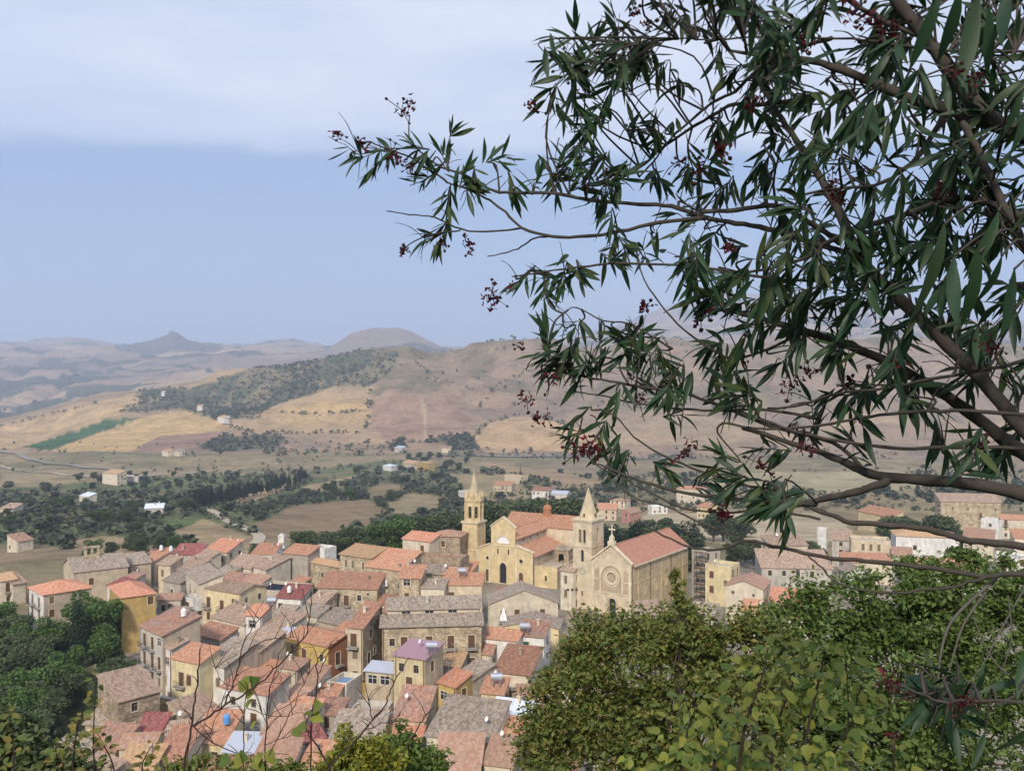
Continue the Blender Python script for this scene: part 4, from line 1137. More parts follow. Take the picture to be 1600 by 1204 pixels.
H(313,1033, 350,1042, 9, 9, 'f','greyt','white', 'white fronted house with grey roof and white verge', side='brownw', win=[('o',.3,5),('o',.75,5.5),('o',.3,1.6)], sidewin=0)
H(313,1033, 350,1042, 9.6, 7, 'f','brownt','grey', 'brown roof directly behind the white verge house', side='brownw', fixed=1, win=0, sidewin=0)
H(219,977, 254,993, 12, 8, 'f','mixt','grey', 'tall worn grey apartment block with laundry balconies at the wood', side='brownw', win=[('b',.2,9.5),('b',.55,9.5),('D',.85,10),('b',.2,6.3),('b',.55,6.3),('b',.85,6.6),('o',.2,3),('b',.55,3.2),('o',.85,3),('o',.5,.5)], sidewin=0, dish=[(.9,.8)])
H(254,1008, 268,1014, 10, 5, 'f','brownt','white', 'narrow grey-white house with tall framed windows beside the yellow one', win=[('D',.5,7),('o',.3,3.6),('o',.7,1)], side='grey')
H(693,1039, 719,1041, 6.5, 4, 'f','sandt','grey', 'tiny orange roofed annex behind the narrow yellow front', win=0)
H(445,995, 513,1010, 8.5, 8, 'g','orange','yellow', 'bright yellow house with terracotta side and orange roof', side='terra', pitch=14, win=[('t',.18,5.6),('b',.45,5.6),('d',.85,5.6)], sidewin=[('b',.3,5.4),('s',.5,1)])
H(428,991, 445,995, 8, 7, 'f','metal','grey', 'narrow house with blue-grey metal roof left of the yellow house', pitch=9)
H(543,979, 567,981, 13, 10, 'f','red','sand', 'narrow tall stone house with balconies beside the dark alley', side='stoneb', win=[('b',.4,10.4),('o',.5,7.6),('o',.5,4)], sidewin=[('s',.4,10.4),('b',.3,6.6),('d',.6,7.2),('o',.3,3.2)])
H(710,997, 752,999, 9, 5, 'f','greyt','stone', 'small rubble stone house with single brown shutter and grey roof', win=[('s',.62,6)], pitch=22)
H(753,995, 808,1001, 9, 5, 'f','orange','white', 'bright white house with orange roof and two dark windows', win=[('d',.33,6.2),('d',.8,6.2),('d',.3,1.8)])
H(811,992, 850,995, 9.2, 5, 'f','mixt','white', 'white house end with a green shutter and steel tank above', win=[('g',.28,6.6)])
H(597,978, 752,974, 12.5, 3, 'f','greyt','stone', 'large stone palazzo with rows of brown shuttered balcony windows', win=[('d',.1,9),('b',.22,9),('b',.47,9),('b',.69,9),('b',.9,9),('o',.12,5),('s',.22,5),('b',.47,5),('b',.69,5),('b',.9,5),('o',.3,1.5),('s',.55,1.5)], cat='palazzo', name='palazzo', pitch=20, over=.5)
H(597,978, 752,974, 14.6, 7, 'f','greyt','cream', 'taller rear block with three low windows rising behind the stone palazzo front', fixed=1, shift=.8, win=[('D',.2,13),('D',.45,13),('D',.7,13)], over=.4)
H(331,963, 382,976, 7, 7, 'f','brownt','cream', 'cream house with three tall windows under a brown roof', win=[('t',.25,3.6),('t',.52,3.6),('d',.8,4)], chim=[(.1,.8)])
H(384,960, 409,962, 9, 7, 'f','salmon','white', 'white house with open loggia under a bright orange roof', side='grey', win=[('D',.4,6.6),('t',.5,3)], sidewin=0, dish=[(-.1,.1)])
H(302,989, 345,999, 8, 4, 'f','red','cement', 'low red roof strip behind a blank grey wall', win=0)
H(905,985, 945,990, 7, 6, 'p','brownt','cream', 'cream curved gable peeping out above the big bush', win=[('d',.5,4.6)])
H(785,978, 873,982, 6.5, 7, 'p','greyt','paleyel', 'low gabled house with grey roof in front of the wide beige gable house', win=0, pitch=14)
H(765,943, 872,941, 8, 8, 'p','greyt','cream', 'wide beige gable house with arched doorway below the left church', win=[('b',.2,5),('s',.4,5),('s',.77,5),('d',.47,7.2)], pitch=21)
H(876,890, 896,893, 9.5, 5, 'f','brownt','cream', 'slim pale house squeezed left of the right-hand bell tower', win=[('t',.4,6.4),('t',.4,3)])
H(573,940, 620,947, 6.5, 7, 'f','red','cream', 'red roofed house with pale arcaded upper windows', win=[('o',.2,4.2),('o',.5,4.2),('o',.8,4.2)])
H(432,933, 471,935, 8, 6, 'f','darkred','white', 'white house with crimson roof and small balcony', win=[('d',.15,5.5),('b',.5,5)])
H(497,917, 589,920, 9.5, 8, 'f','red','stone', 'long rubble stone house with red roof and one balcony', win=[('s',.18,6.4),('b',.48,6.4),('d',.7,6.8),('s',.68,3),('s',.48,2.6),('q',.85,8)])
H(624,902, 657,903, 12, 6, 'f','orange','stone', 'tall stone house with orange roof and wide top window', win=[('D',.35,10.3),('D',.65,10.3),('s',.35,7)], chim=[(.15,.9)])
H(657,918, 694,919, 9.8, 7, 'f','greyt','cream', 'cream house with dark grey tile roof between two orange ones', win=[('b',.5,6.6),('d',.82,7)])
H(695,913, 753,913, 10, 6, 'f','orange','sand', 'sand plastered house with orange roof and blue-topped tank', win=[('b',.18,6.8),('q',.88,7)], sidewin=0)
H(691,897, 727,898, 11, 5, 'f','orange','sand', 'small orange roof below the left bell tower', win=0, dish=[(.1,.4)])
H(391,919, 456,925, 7, 9, 'l','navy','cream', 'cream flat-roofed house with a large dark blue roof', win=[('d',.22,4.4),('d',.75,4.6)])
H(356,939, 378,943, 6, 6, 'f','red','cream', 'small red roof with long cream side wall, upper left', side='cream', win=0, sidewin=0)
H(284,931, 302,936, 8, 5, 'l','concrete','white', 'small white house with stacked balconies beside the yellow block', win=[('b',.5,5.5),('b',.5,2.3)])
H(246,937, 282,936, 8, 4, 'f','pinkr','grey', 'grey house with pink roof right of the tall ochre block', win=[('d',.25,5.6),('s',.55,5.4)])
H(314,917, 374,927, 10, 12, 'g','brownt','paleyel', 'large pale yellow corner building with broad brown roof', pitch=14, win=[('b',.2,6.6),('b',.55,6.4),('s',.85,7),('s',.2,3.2)])
H(291,894, 312,912, 11, 5, 'f','greyt','cream', 'cream street front with long balcony in the narrow alley', win=[('b',.3,7.6),('o',.7,7.6),('o',.2,4),('b',.7,4)])
H(255,906, 282,911, 8, 6, 'f','greyt','cement', 'grey cement house with brown roof behind the pink roof', win=[('d',.5,5)])
H(190,933, 243,926, 11.5, 12, 'h','salmon','ochre', 'tall ochre apartment block with orange hip roof at the wood edge', pitch=22, win=[('d',.85,3.4),('s',.85,9.3)], cat='apartment block', name='apartment_block')
H(482,877, 531,886, 8, 7, 'g','sandt','stone', 'sandy stone gable house beside the dark green garden tree', win=[('d',.45,4.6)])
H(534,896, 572,901, 6.5, 3, 'f','sandt','cream', 'low lean-to with sandy roof below the convent windows', win=0)
H(571,884, 627,891, 10, 8.5, 'f','orange','stone', 'convent wing with large plain orange roof', solid=1, pitch=20, side='stoneb', win=[('s',.45,4)], sidewin=0, name='convent_wing', cat='convent', chim=[(.9,.1)])
H(395,884, 416,890, 7, 9, 'f','brownt','cream', 'house with white awning and long grey side wall', side='cement', win=[('d',.5,4.4)], sidewin=0)
H(443,863, 481,867, 10, 5, 'f','orange','cement', 'tall blank cement-grey building beside the garden tree', win=0, sidewin=0)
H(531,865, 580,872, 11.5, 12, 'g','sandt','stone', 'convent wing with three arched windows and pale orange roof', solid=1, win=[('t',.2,8.4),('t',.42,8.4),('t',.75,8.4)], name='convent_wing', cat='convent', pitch=15)
H(648,868, 720,873, 9.5, 6, 'l','mixt','stoneb', 'brown stone ruin walls left of the bell tower', win=0, sidewin=0)
H(629,841, 673,846, 12, 9, 'g','salmon','cream', 'upper convent wing with pinkish hip roof and single window', solid=1, win=[('s',.7,9)], name='convent_wing', cat='convent')
H(674,836, 720,838, 13, 7, 'h','pinkr','stoneb', 'brown stone convent tower block with dark window by the belfry', solid=1, win=[('s',.4,10)], name='convent_wing', cat='convent')
H(246,881, 266,883, 7.5, 9, 'f','brownt','sand', 'sand house with brown roof and tall side gable', win=[('t',.4,4.4)], side='brownw', sidewin=0)
H(319,860, 354,863, 8, 9, 'f','salmon','cream', 'cream house with vivid orange roof and chimney at the town edge', win=[('t',.15,5),('t',.45,5),('d',.8,5.4)], chim=[(.5,.9)], dish=[(1.05,.6)])
H(275,889, 296,893, 6, 8, 'f','brownt','grey', 'brown roof tucked behind the alley front')
H(356,884, 392,888, 6.5, 7, 'f','brownt','cream', 'wide brown roof between the vivid orange and navy roofs', win=0)
H(393,865, 428,866, 6.5, 7, 'f','orange','white', 'orange roof at the town edge left of the cement building', dish=[(1.0,.5)], win=0)
H(483,854, 507,857, 8, 5, 'l','concrete','white', 'plain white box-like building at the far town edge', win=0, sidewin=0)
H(234,860, 262,864, 7, 9, 'l','concrete','pinkw', 'pink flat-roofed building with two white tanks at the edge', win=0)
H(270,866, 312,866, 6, 7, 'f','darkred','grey', 'dark red low roof next to the pink flat building', win=0)
H(45,917, 68,929, 9, 10, 'h','salmon','white', 'white three storey villa with orange roof and balconies among trees', side='brownw', pitch=18, win=[('b',.25,6.4),('b',.7,6.4),('b',.25,3.3),('b',.7,3.3),('s',.3,.6),('s',.7,.6)], cat='villa', name='villa')
H(115,894, 200,884, 8, 13, 'g','greyt','sand', 'long sand-coloured church hall with grey roof and bell gable', pitch=20, win=[('s',.32,4.4)], cat='church hall', name='church_hall', group=None, hook=bell_gable)
H(0,908, 26,904, 6, 7, 'f','sandt','cream', 'house with pale orange roof at the far left edge')
H(20,913, 42,909, 5, 6, 'f','brownt','cream', 'low pale shed beside the house at the far left edge', win=0)
# more of the tightly packed fabric
H(205,882, 236,878, 7, 7, 'f','greyt','sand', 'brown-grey roof continuing right of the church hall', win=0)
H(168,914, 181,918, 9, 4, 'f','darkred','white', 'small dark red roof left of the ochre block', win=0)
H(408,1004, 428,1009, 6, 5, 'f','greyt','grey', 'shadowed grey house in the gap left of the metal roof')
H(414,976, 446,983, 7, 6, 'f','brownt','grey', 'brown roof behind the narrow metal roofed house', win=0)
H(481,939, 507,942, 7.5, 6, 'f','brownt','cream', 'cream house with one narrow window below the stone house', side='stone', win=[('t',.75,4.6)])
H(462,958, 496,963, 7, 4, 'f','greyt','cream', 'grey roof right below the crimson-roofed white house', win=0)
H(498,969, 537,977, 7.5, 5, 'f','greyt','sand', 'grey-brown roof left of the narrow tall stone house')
H(520,987, 542,991, 7, 4, 'f','orange','sand', 'small orange roof above the yellow house', win=0)
H(470,1192, 512,1196, 5.5, 6, 'f','orange','cream', 'orange roof at the bottom edge left of the yellow-green bush', win=0)
H(755,1192, 800,1197, 6, 6, 'f','pinkr','cream', 'faded pink roof at the bottom edge touching the big bush', win=0)
H(255,1152, 292,1147, 4.5, 5, 'f','brownt','stone', 'low brown roof below the yellow retaining wall', win=0)
H(212,1143, 250,1143, 5, 4, 'f','darkred','grey', 'thin dark red roof below the brown stone house', win=0)
H(130,1168, 180,1173, 4.5, 6, 'f','mixt','stone', 'patched roof left of the pinkish ridge roof, bottom left')
H(440,1092, 465,1097, 6, 4, 'f','pinkr','pinkw', 'small pink house right of the white twig house', win=0)
H(545,1111, 600,1114, 5, 5, 'l','concrete','grey', 'low grey flat building behind the long orange ridge roof', win=0)
H(650,894, 690,897, 11, 4, 'f','greyt','stone', 'grey roof between the orange stone house and the tower', win=0)
H(297,873, 318,877, 7, 6, 'f','brownt','cream', 'brown roof just left of the vivid orange one', win=0)
H(1205,853, 1262,851, 9, 7, 'f','brownt','cream', 'brown roof line just behind the wide palazzo', win=0)
H(1395,869, 1425,871, 7, 6, 'f','pinkr','white', 'little pink-roofed house under the lowest branch', win=0)
H(1585,839, 1628,841, 7, 7, 'f','orange','cream', 'orange roof at the right edge under the thick limb', win=0)
H(1225,964, 1262,966, 5, 5, 'f','orange','cream', 'orange roof deep among the treetops at the right', win=0)
H(740,1020, 768,1022, 7, 5, 'f','mixt','cream', 'patched roof in front of the bright white house', win=[('d',.5,4.4)])
H(640,960, 655,961, 8, 3, 'f','brownt','cream', 'tiny brown roof wedged above the palazzo', win=0)
H(1012,962, 1050,958, 6, 6, 'f','brownt','cream', 'brown roof just below the church side wall', win=0)
# right of the churches
H(1081,858, 1100,862, 12, 6, 'l','concrete','cement', 'dark grey building wrapped in scaffolding right of the church', win=[('d',.5,8),('d',.5,4)])
H(1166,980, 1191,980, 5, 4, 'f','orange','cream', 'small square orange roof among the treetops', win=0)
H(1157,954, 1186,957, 6, 5, 'f','orange','grey', 'orange roof above the small square one right of the church', win=0, dish=[(1.05,.3)])
H(1203,937, 1272,943, 6, 6, 'f','salmon','cream', 'long vivid orange roof behind the green tree', win=0)
H(1134,914, 1192,920, 8.5, 9, 'p','pinkr','cream', 'gabled cream house with pink and orange roof planes', win=[('q',.2,6.8),('q',.75,6.6)], pitch=20)
H(1322,894, 1358,894, 6.5, 6, 'p','greyt','white', 'small white gable house with one window behind the tree', win=[('s',.6,3)], pitch=24)
H(1102,880, 1142,885, 10, 6, 'l','concrete','paleyel', 'yellow flat-roofed house with roof terrace right of the church', win=[('s',.25,6.6),('s',.25,3),('o',.8,5)])
H(1190,886, 1300,888, 9, 12, 'f','brownt','grey', 'wide palazzo with pinkish mottled roof and row of small windows', win=[('d',.12,7),('d',.32,7),('d',.52,7),('d',.72,7)], cat='palazzo', name='palazzo')
H(1318,877, 1394,879, 6, 5, 'f','orange','cream', 'orange lean-to roof below the carved stone front', win=0)
H(1420,893, 1545,897, 6, 9, 'f','orange','white', 'long orange roof between treetops at the right', win=0)
H(1330,842, 1392,845, 10, 7, 'l','concrete','sand', 'carved stone front with three narrow windows under the branches', win=[('t',.3,7),('t',.5,7),('t',.7,7)])
H(1400,836, 1500,840, 10, 9, 'h','sandt','white', 'big white building with ochre hip roof under the oleander branches', win=[('d',.3,6)])
H(1555,868, 1612,873, 8, 8, 'l','concrete','white', 'white flat-roofed block at the right edge')
H(1276,823, 1291,824, 9, 5, 'l','concrete','white', 'narrow white tower house glimpsed under the oleander', win=0)
H(1300,842, 1328,844, 8, 8, 'f','brownt','grey', 'grey house with brown roof left of the carved stone front')
H(1505,838, 1552,842, 7, 8, 'f','pinkr','cream', 'house with pinkish roof under the thick right branch')
H(1533,802, 1562,805, 8, 6, 'l','concrete','white', 'small white house high on the right', win=[('d',.5,5)])
H(1564,803, 1610,805, 8, 8, 'f','orange','cream', 'orange roofed house at the right edge above the white block')
H(1340,790, 1390,800, 8, 9, 'f','orange','paleyel', 'pale yellow house with orange roof seen between branches', win=[('d',.8,5)])
H(1470,772, 1565,774, 13, 12, 'f','brownt','stone', 'old sandstone convent front with arched portal on the far right', win=[('o',.2,9),('o',.45,9),('b',.66,6.5),('o',.9,9)], cat='convent', name='convent')
# outskirts behind the churches and farms in the valley
OUT = 'outlying houses of the valley'
def O(*a, **k): H(*a, group=OUT, keep=True, **k)
O(932,795, 963,796, 6, 9, 'f','orange','sand', 'orange roofed house right of the church spire')
O(953,781, 976,783, 5, 8, 'h','pinkr','cream', 'pink hip roofed bungalow above the orange roofed house')
O(1057,763, 1101,765, 9, 10, 'h','orange','cream', 'tall cream house with orange roof alone above the pale lot', win=[('d',.2,6),('d',.2,3),('d',.6,6),('d',.6,3)])
O(1019,791, 1043,790, 4.5, 6, 'l','whitem','white', 'small white and blue house beside the pale lot')
O(985,802, 1003,798, 5, 5, 'f','pinkr','pinkw', 'small pink house at the corner of the pale lot')
O(1089,791, 1110,794, 6, 7, 'f','orange','paleyel', 'pale yellow house right of the tall cream house')
O(831,766, 857,767, 7, 8, 'f','red','white', 'white house with red roof in the trees left of the spire')
O(861,771, 886,772, 4, 6, 'f','metal','grey', 'grey roofed sheds beside the white house with red roof', win=0)
O(771,757, 800,758, 5, 9, 'f','orange','sand', 'long low orange roof behind the left bell tower')
O(788,741, 814,744, 7, 8, 'l','sandt','sand', 'sandstone shell of a building beyond the bell tower', win=0)
O(716,766, 727,768, 7, 7, 'l','concrete','white', 'white house touching the left bell tower in view')
O(629,722, 646,724, 7, 9, 'f','sandt','sand', 'sand-coloured farmhouse in the middle of the valley')
O(652,722, 670,724, 8, 9, 'h','sandt','ochre', 'ochre farmhouse right of the sand farmhouse', win=[('d',.5,5)])
O(598,727, 611,728, 5, 10, 'h','whitem','white', 'white domed farm shed left of the farmhouses', win=0)
O(253,704, 262,705, 6, 9, 'f','sandt','cream', 'pale farm between two trees below the wheat field', win=0)
O(270,704, 280,705, 6, 9, 'f','greyt','cream', 'second pale farm right of the trees below the wheat field', win=0)
O(160,739, 183,741, 9, 12, 'f','sandt','cream', 'cream roadside building at the left of the valley', win=0)
O(188,744, 216,744, 5, 12, 'l','concrete','grey', 'low grey warehouse right of the roadside building', win=0)
O(226,794, 255,793, 4, 6, 'f','whitem','grey', 'long white roofed shelter in the green valley', win=0)
O(124,774, 138,776, 4, 7, 'f','whitem','cream', 'small pale farm in the olive grove, far left', win=0)
O(0,794, 20,795, 4, 8, 'f','brownt','cream', 'pale farm at the left edge of the valley')
O(28,846, 52,842, 4, 8, 'f','pinkr','cream', 'pinkish farm roof left of the tan hillock', win=0)
O(690,700, 705,700, 6, 9, 'f','pinkr','cream', 'pale farm below the orchard on the hill foot', win=0)
O(616,699, 628,700, 6, 9, 'f','metal','grey', 'grey farm among the dark orchard block', win=0)
O(340,651, 350,652, 9, 12, 'f','sandt','white', 'white farmhouse on the scrubby hillside', win=0)
O(308,634, 316,634, 8, 12, 'f','sandt','white', 'white farmhouse higher in the hillside scrub', win=0)
O(252,612, 257,612, 8, 10, 'f','sandt','white', 'tiny white house near the top of the hillside scrub', win=0)
O(1500,742, 1530,745, 8, 9, 'f','pinkr','white', 'white house with pink roof behind the thick limb', win=[('d',.5,5)])

# depths: a house may not run into the one behind it
def base_of(a, k, prev):
    x1, y1, x2, y2, h, d = a[:6]
    if k.get('fixed'): A, B = prev[0] + prev[3]*(prev[5]+.15), prev[0] + prev[2]*prev[4] + prev[3]*(prev[5]+.15)
    else: A, B, _ = place(x1, y1, x2, y2, h, k.get('keep'))
    r = B - A; r.z = 0; w = r.length; r.normalize()
    return [A, B, r, Vector((-r.y, r.x, 0)), w, d]
BASES = []
for a, k in SPECS: BASES.append(base_of(a, k, BASES[-1] if BASES else None))
order = sorted(range(len(BASES)), key=lambda i: -((BASES[i][0]+BASES[i][1])/2).y)
DONE = list(FOOT)
for i in order:
    A, B, r, bk, w, d = BASES[i]
    chain = i+1 < len(SPECS) and SPECS[i+1][1].get('fixed')
    solid = SPECS[i][1].pop('solid', 0)
    if SPECS[i][0][6] == 'f' and d > 5 and not solid: d = 5 + (d-5)*.6
    d00 = d
    if not SPECS[i][1].get('keep') and not chain and not solid:
        while d > max(2.6, d00*.65) and any(overlap(foot(A, r, bk, w, d), q) for q in DONE): d -= .3
    BASES[i][5] = d
    DONE.append(foot(A, r, bk, w, d))
ROOTS = []
for (a, k), bs in zip(SPECS, BASES):
    a = list(a); a[5] = bs[5]
    ROOTS.append((house(*a, **k), k.get('label') or a[9], foot(*[LAST[q] for q in ('A', 'r', 'bk', 'w', 'd')])))

# sheds and back houses that fill the gaps of the old fabric
SHOW = [(440,990,548,1056), (595,972,755,1032), (610,1024,690,1112), (186,930,246,1030), (215,975,352,1082), (763,940,874,1000), (684,1062,772,1112), (560,1045,618,1090), (345,1070,420,1110), (495,915,592,950), (620,900,756,945), (540,978,606,1060), (750,992,850,1030), (330,962,412,990), (310,915,376,950)]   # fronts that the photo shows free
rg = random.Random(77); used = set(); made = 0
CENT = [(sum((v for v in f), Vector((0, 0)))/4, lb) for _, lb, f in ROOTS if f[0].y < 262]
def short(lb):
    for sep_ in (' with ', ' at ', ' behind ', ' beside ', ' above ', ' under ', ' below ', ' in ', ' left of ', ' right of ', ' between ', ' next ', ' just ', ' among ', ' over ', ' rising ', ' stretching '): lb = lb.split(sep_)[0]
    return ' '.join(lb.split()[:5])
RC = {'greyt': 'grey', 'brownt': 'brown', 'orange': 'orange', 'mixt': 'patched', 'pinkr': 'faded pink', 'red': 'red-brown'}
for _ in range(9000):
    if made >= 60: break
    X_, Y_ = rg.uniform(-112, 40), rg.uniform(112, 246)
    if X_ < np.interp(Y_, EY, EX) + 6 or (X_ > 12 and Y_ < 190): continue
    near_ = sorted(((c - Vector((X_, Y_))).length, i) for i, (c, _) in enumerate(CENT))
    if near_[2][0] > 15: continue
    yaw = math.radians(rg.uniform(-32, -8)); r_ = Vector((math.cos(yaw), math.sin(yaw), 0)); b_ = Vector((-r_.y, r_.x, 0))
    w_, d_ = rg.uniform(3.6, 6.5), rg.uniform(3.2, 5.5); A_ = Vector((X_, Y_, 0))
    f_ = foot(A_, r_, b_, w_, d_)
    hx_, hy_, _q = proj(np.array([[v.x, v.y, 7.4] for v in f_] + [[v.x, v.y, 5.0] for v in f_]))
    if any(np.any((hx_ > q[0]) & (hx_ < q[2]) & (hy_ > q[1]) & (hy_ < q[3])) for q in SHOW): continue
    if any(overlap(f_, q) for q in DONE): continue
    k_ = next((i for _, i in near_[:5] if i not in used), None)
    if k_ is None: continue
    h_ = rg.uniform(4.0, 6.6); g_ = gz(X_, Y_); hc = CENT[k_][0]
    sx = proj(np.array([[X_, Y_, h_], [hc.x, hc.y, h_]]))[0]
    rel = ('left of' if sx[0] < sx[1] else 'right of') if abs(sx[0]-sx[1]) > 16 else ('in front of' if Y_ < hc.y else 'behind')
    lb = short(CENT[k_][1]); rm = rg.choice(list(RC)); used.add(k_); made += 1; DONE.append(f_)
    LAST.update(A=A_ + Vector((0, 0, g_ + h_)) - b_*.15, B=A_ + r_*w_ + Vector((0, 0, g_ + h_)) - b_*.15, r=r_, bk=b_, w=w_, d=0.0, g=g_)
    house(700, 1000, 720, 1000, h_, d_, 'f', rm, rg.choice(['cream', 'grey', 'sand', 'white', 'cement', 'stone']), 'low house under a %s roof %s the %s' % (RC[rm], rel, lb), fixed=1, seed=made, pitch=rg.uniform(10, 20), cat='house', side=rg.choice(['cement', 'grey', 'sand', 'brownw']))
# ------------------------------------------------------------------ things on roofs and in the streets
def tank(x, y, Y, kind, label):
    p = P(x, y, Y); s = MB()
    if kind == 'steel':
        n = 14
        for k in range(n):
            a0, a1 = 2*math.pi*k/n, 2*math.pi*(k+1)/n
            c0, c1 = (math.cos(a0)*.62, math.sin(a0)*.62+.75), (math.cos(a1)*.62, math.sin(a1)*.62+.75)
            s.face([(-.9,c0[0],c0[1]),(.9,c0[0],c0[1]),(.9,c1[0],c1[1]),(-.9,c1[0],c1[1])])
        for x_ in (-.9, .9): s.face([(x_, math.cos(2*math.pi*k/n)*.62, math.sin(2*math.pi*k/n)*.62+.75) for k in range(n)])
        for x_ in (-.6, .5): s.box(x_, x_+.1, -.5, .5, -.6, .3)
        o = s.build('water_tank', M['steel'])
    else:
        s.cyl(0, 0, -.5, .55, .48, .48, 14); s.cyl(0, 0, .55, .8, .48, .2, 14); s.cyl(0, 0, .8, .88, .2, .16, 10)
        for z in (.05, .3): s.cyl(0, 0, z, z+.05, .51, .51, 14)
        o = s.build('water_tank', M['bluep'] if kind == 'blue' else M['whitep'])
    o.location = p
    tag(o, label, 'water tank', 'roof water tanks')
def near_roof(x, y, dz=0.0):
    """distance of the roof seen at a photo pixel, from the houses built"""
    a, b_ = ray(x, y); best = None
    dg = bpy.context.evaluated_depsgraph_get()
    hit, loc, *_ = SC.ray_cast(dg, Vector((0, 0, CZ)), Vector((a, 1, b_)).normalized())
    return loc.y if hit else 160
bpy.context.view_layer.update()
for x, y, k, lb in [(354,1124,'blue','round blue plastic tank on the orange roof, lower left'), (776,1064,'steel','steel tank on the small orange roof beside the big bush'),
                    (820,984,'steel','steel tank on the roof above the green shutter'), (675,1015,'steel','steel tank on the purple roof'), (603,912,'white','white tank behind the long red roof of the stone house'),
                    (722,896,'steel','steel tank on the orange roof near the left tower'), (252,856,'white','left white tank on the pink flat building'), (267,857,'white','right white tank on the pink flat building'),
                    (425,943,'steel','steel tank left of the crimson-roofed white house'), (287,957,'white','white tank on the brown roof below the pink roof'), (452,921,'white','white tank on the edge of the dark blue roof')]:
    tank(x, y, near_roof(x, y+4) - .8, k, lb)
# floodlight pole in the church square
p = at_z(894, 1000, 0.0); p = Vector((p.x, p.y, gz(p.x, p.y)))
lp = link('lamp_post', None, None, p)
tag(lp, 'tall grey floodlight pole in front of the right-hand bell tower', 'lamp post')
s = MB(); s.cyl(0, 0, -.3, 11, .13, .08, 8); s.cyl(0, 0, -.3, .6, .22, .2, 8); s.build('pole', M['pole'], lp)
s = MB(); s.bar((-1.0,0,10.6),(1.0,0,10.6),.05); s.build('crossarm', M['pole'], lp)
for x in (-.9, 0, .9): s = MB(); s.box(x-.25, x+.25, -.3, .1, 10.65, 11.1); s.build('floodlight', M['iron'], lp)
# white parasol folded on the terrace
p = P(787, 960, near_roof(790, 968) - 1.0)
ps = link('parasol', None, None, p); tag(ps, 'folded white parasol on the terrace below the arched doorway', 'parasol')
s = MB(); s.bar((0,0,-1.6),(0,0,1.9),.05); s.build('pole', M['pole'], ps)
s = MB(); n = 10
for k in range(n):
    a0, a1 = 2*math.pi*k/n, 2*math.pi*(k+1)/n; r0, r1 = (.85 if k % 2 else .5), (.5 if k % 2 else .85)
    s.face([(0,0,1.8),(math.cos(a0)*r0,math.sin(a0)*r0,-1.1),(math.cos(a1)*r1,math.sin(a1)*r1,-1.1)])
s.build('canopy', M['cloth'], ps)
# yellow retaining wall by the lower lane
A_, B_ = at_z(250, 1089, 3.5), at_z(284, 1097, 3.5); rr = B_ - A_; rr.z = 0
o = link('retaining_wall', None, None, (A_.x, A_.y, 0), math.atan2(rr.y, rr.x)); tag(o, 'yellow tufa retaining wall beside the brown stone house', 'wall')
s = MB(); s.box(0, rr.length, 0, .6, -1, 3.5); s.box(rr.length, rr.length+4, .05, .6, -1, 2.2); s.build('wall_body', M['stoney'], o)
s = MB(); s.box(-.1, rr.length+.1, -.08, .68, 3.5, 3.65); s.box(rr.length+.1, rr.length+4.1, -.03, .68, 2.2, 2.35); s.build('coping', M['concrete'], o)
# monument pier at the back of the town, mast, castle
p = on_ground(440, 856); o = link('monument', None, None, p); tag(o, 'white stone pier monument at the far edge of town', 'monument')
s = MB(); s.box(-1.3, 1.3, -1.3, 1.3, -1, .8); s.box(-1.0, 1.0, -1.0, 1.0, .8, 4.4); s.box(-1.15, 1.15, -1.15, 1.15, 4.4, 4.8); s.box(-.6,.6,-.6,.6,4.8,5.4); s.build('pier', M['white'], o)
p = on_ground(813, 750); o = link('mast', None, None, p); tag(o, 'thin dark mast standing in the valley fields', 'mast')
s = MB(); s.cyl(0, 0, -1, 14, .35, .2, 8); s.cyl(0,0,14,14.4,.5,.5,8); s.build('pole', M['iron'], o)
p = on_ground(268, 524); Yc = 6480; px_ = (268-800)/F*Yc; o = link('castle_ruin', None, None, (px_, Yc, gz(px_, Yc)))
tag(o, 'castle ruin on the pointed far hill', 'castle')
s = MB(); s.box(-14, -2, -8, 8, -12, 14); s.box(-2, 16, -6, 6, -12, 7); s.box(4, 9, -5, 5, 7, 18)
for k in range(4): s.box(-14+3.4*k, -12.4+3.4*k, -8, 8, 14, 16.5)
s.build('keep', M['stoneb'], o)
# scaffolding against the grey building right of the church
A_, B_ = at_z(1083, 935, 0), at_z(1101, 938, 0); rr = B_ - A_; rr.z = 0
sc_ = link('scaffold', None, None, (A_.x, A_.y-1.4, 0), math.atan2(rr.y, rr.x)); tag(sc_, 'dark scaffolding tower in the gap right of the church', 'scaffold')
wS = rr.length
for i in range(3):
    for j in (0, 1.1): s = MB(); s.bar((wS*i/2, j, -.3), (wS*i/2, j, 12.4), .06); s.build('upright', M['iron'], sc_)
for z in (2, 4, 6, 8, 10, 12): s = MB(); s.box(-.2, wS+.2, .05, 1.05, z, z+.08); s.build('deck', M['shutter'], sc_)
for z in (3, 5, 7, 9, 11): s = MB(); s.bar((0,0,z),(wS,0,z),.04); s.bar((0,0,z-1),(wS,0,z+1),.03); s.build('rail', M['iron'], sc_)
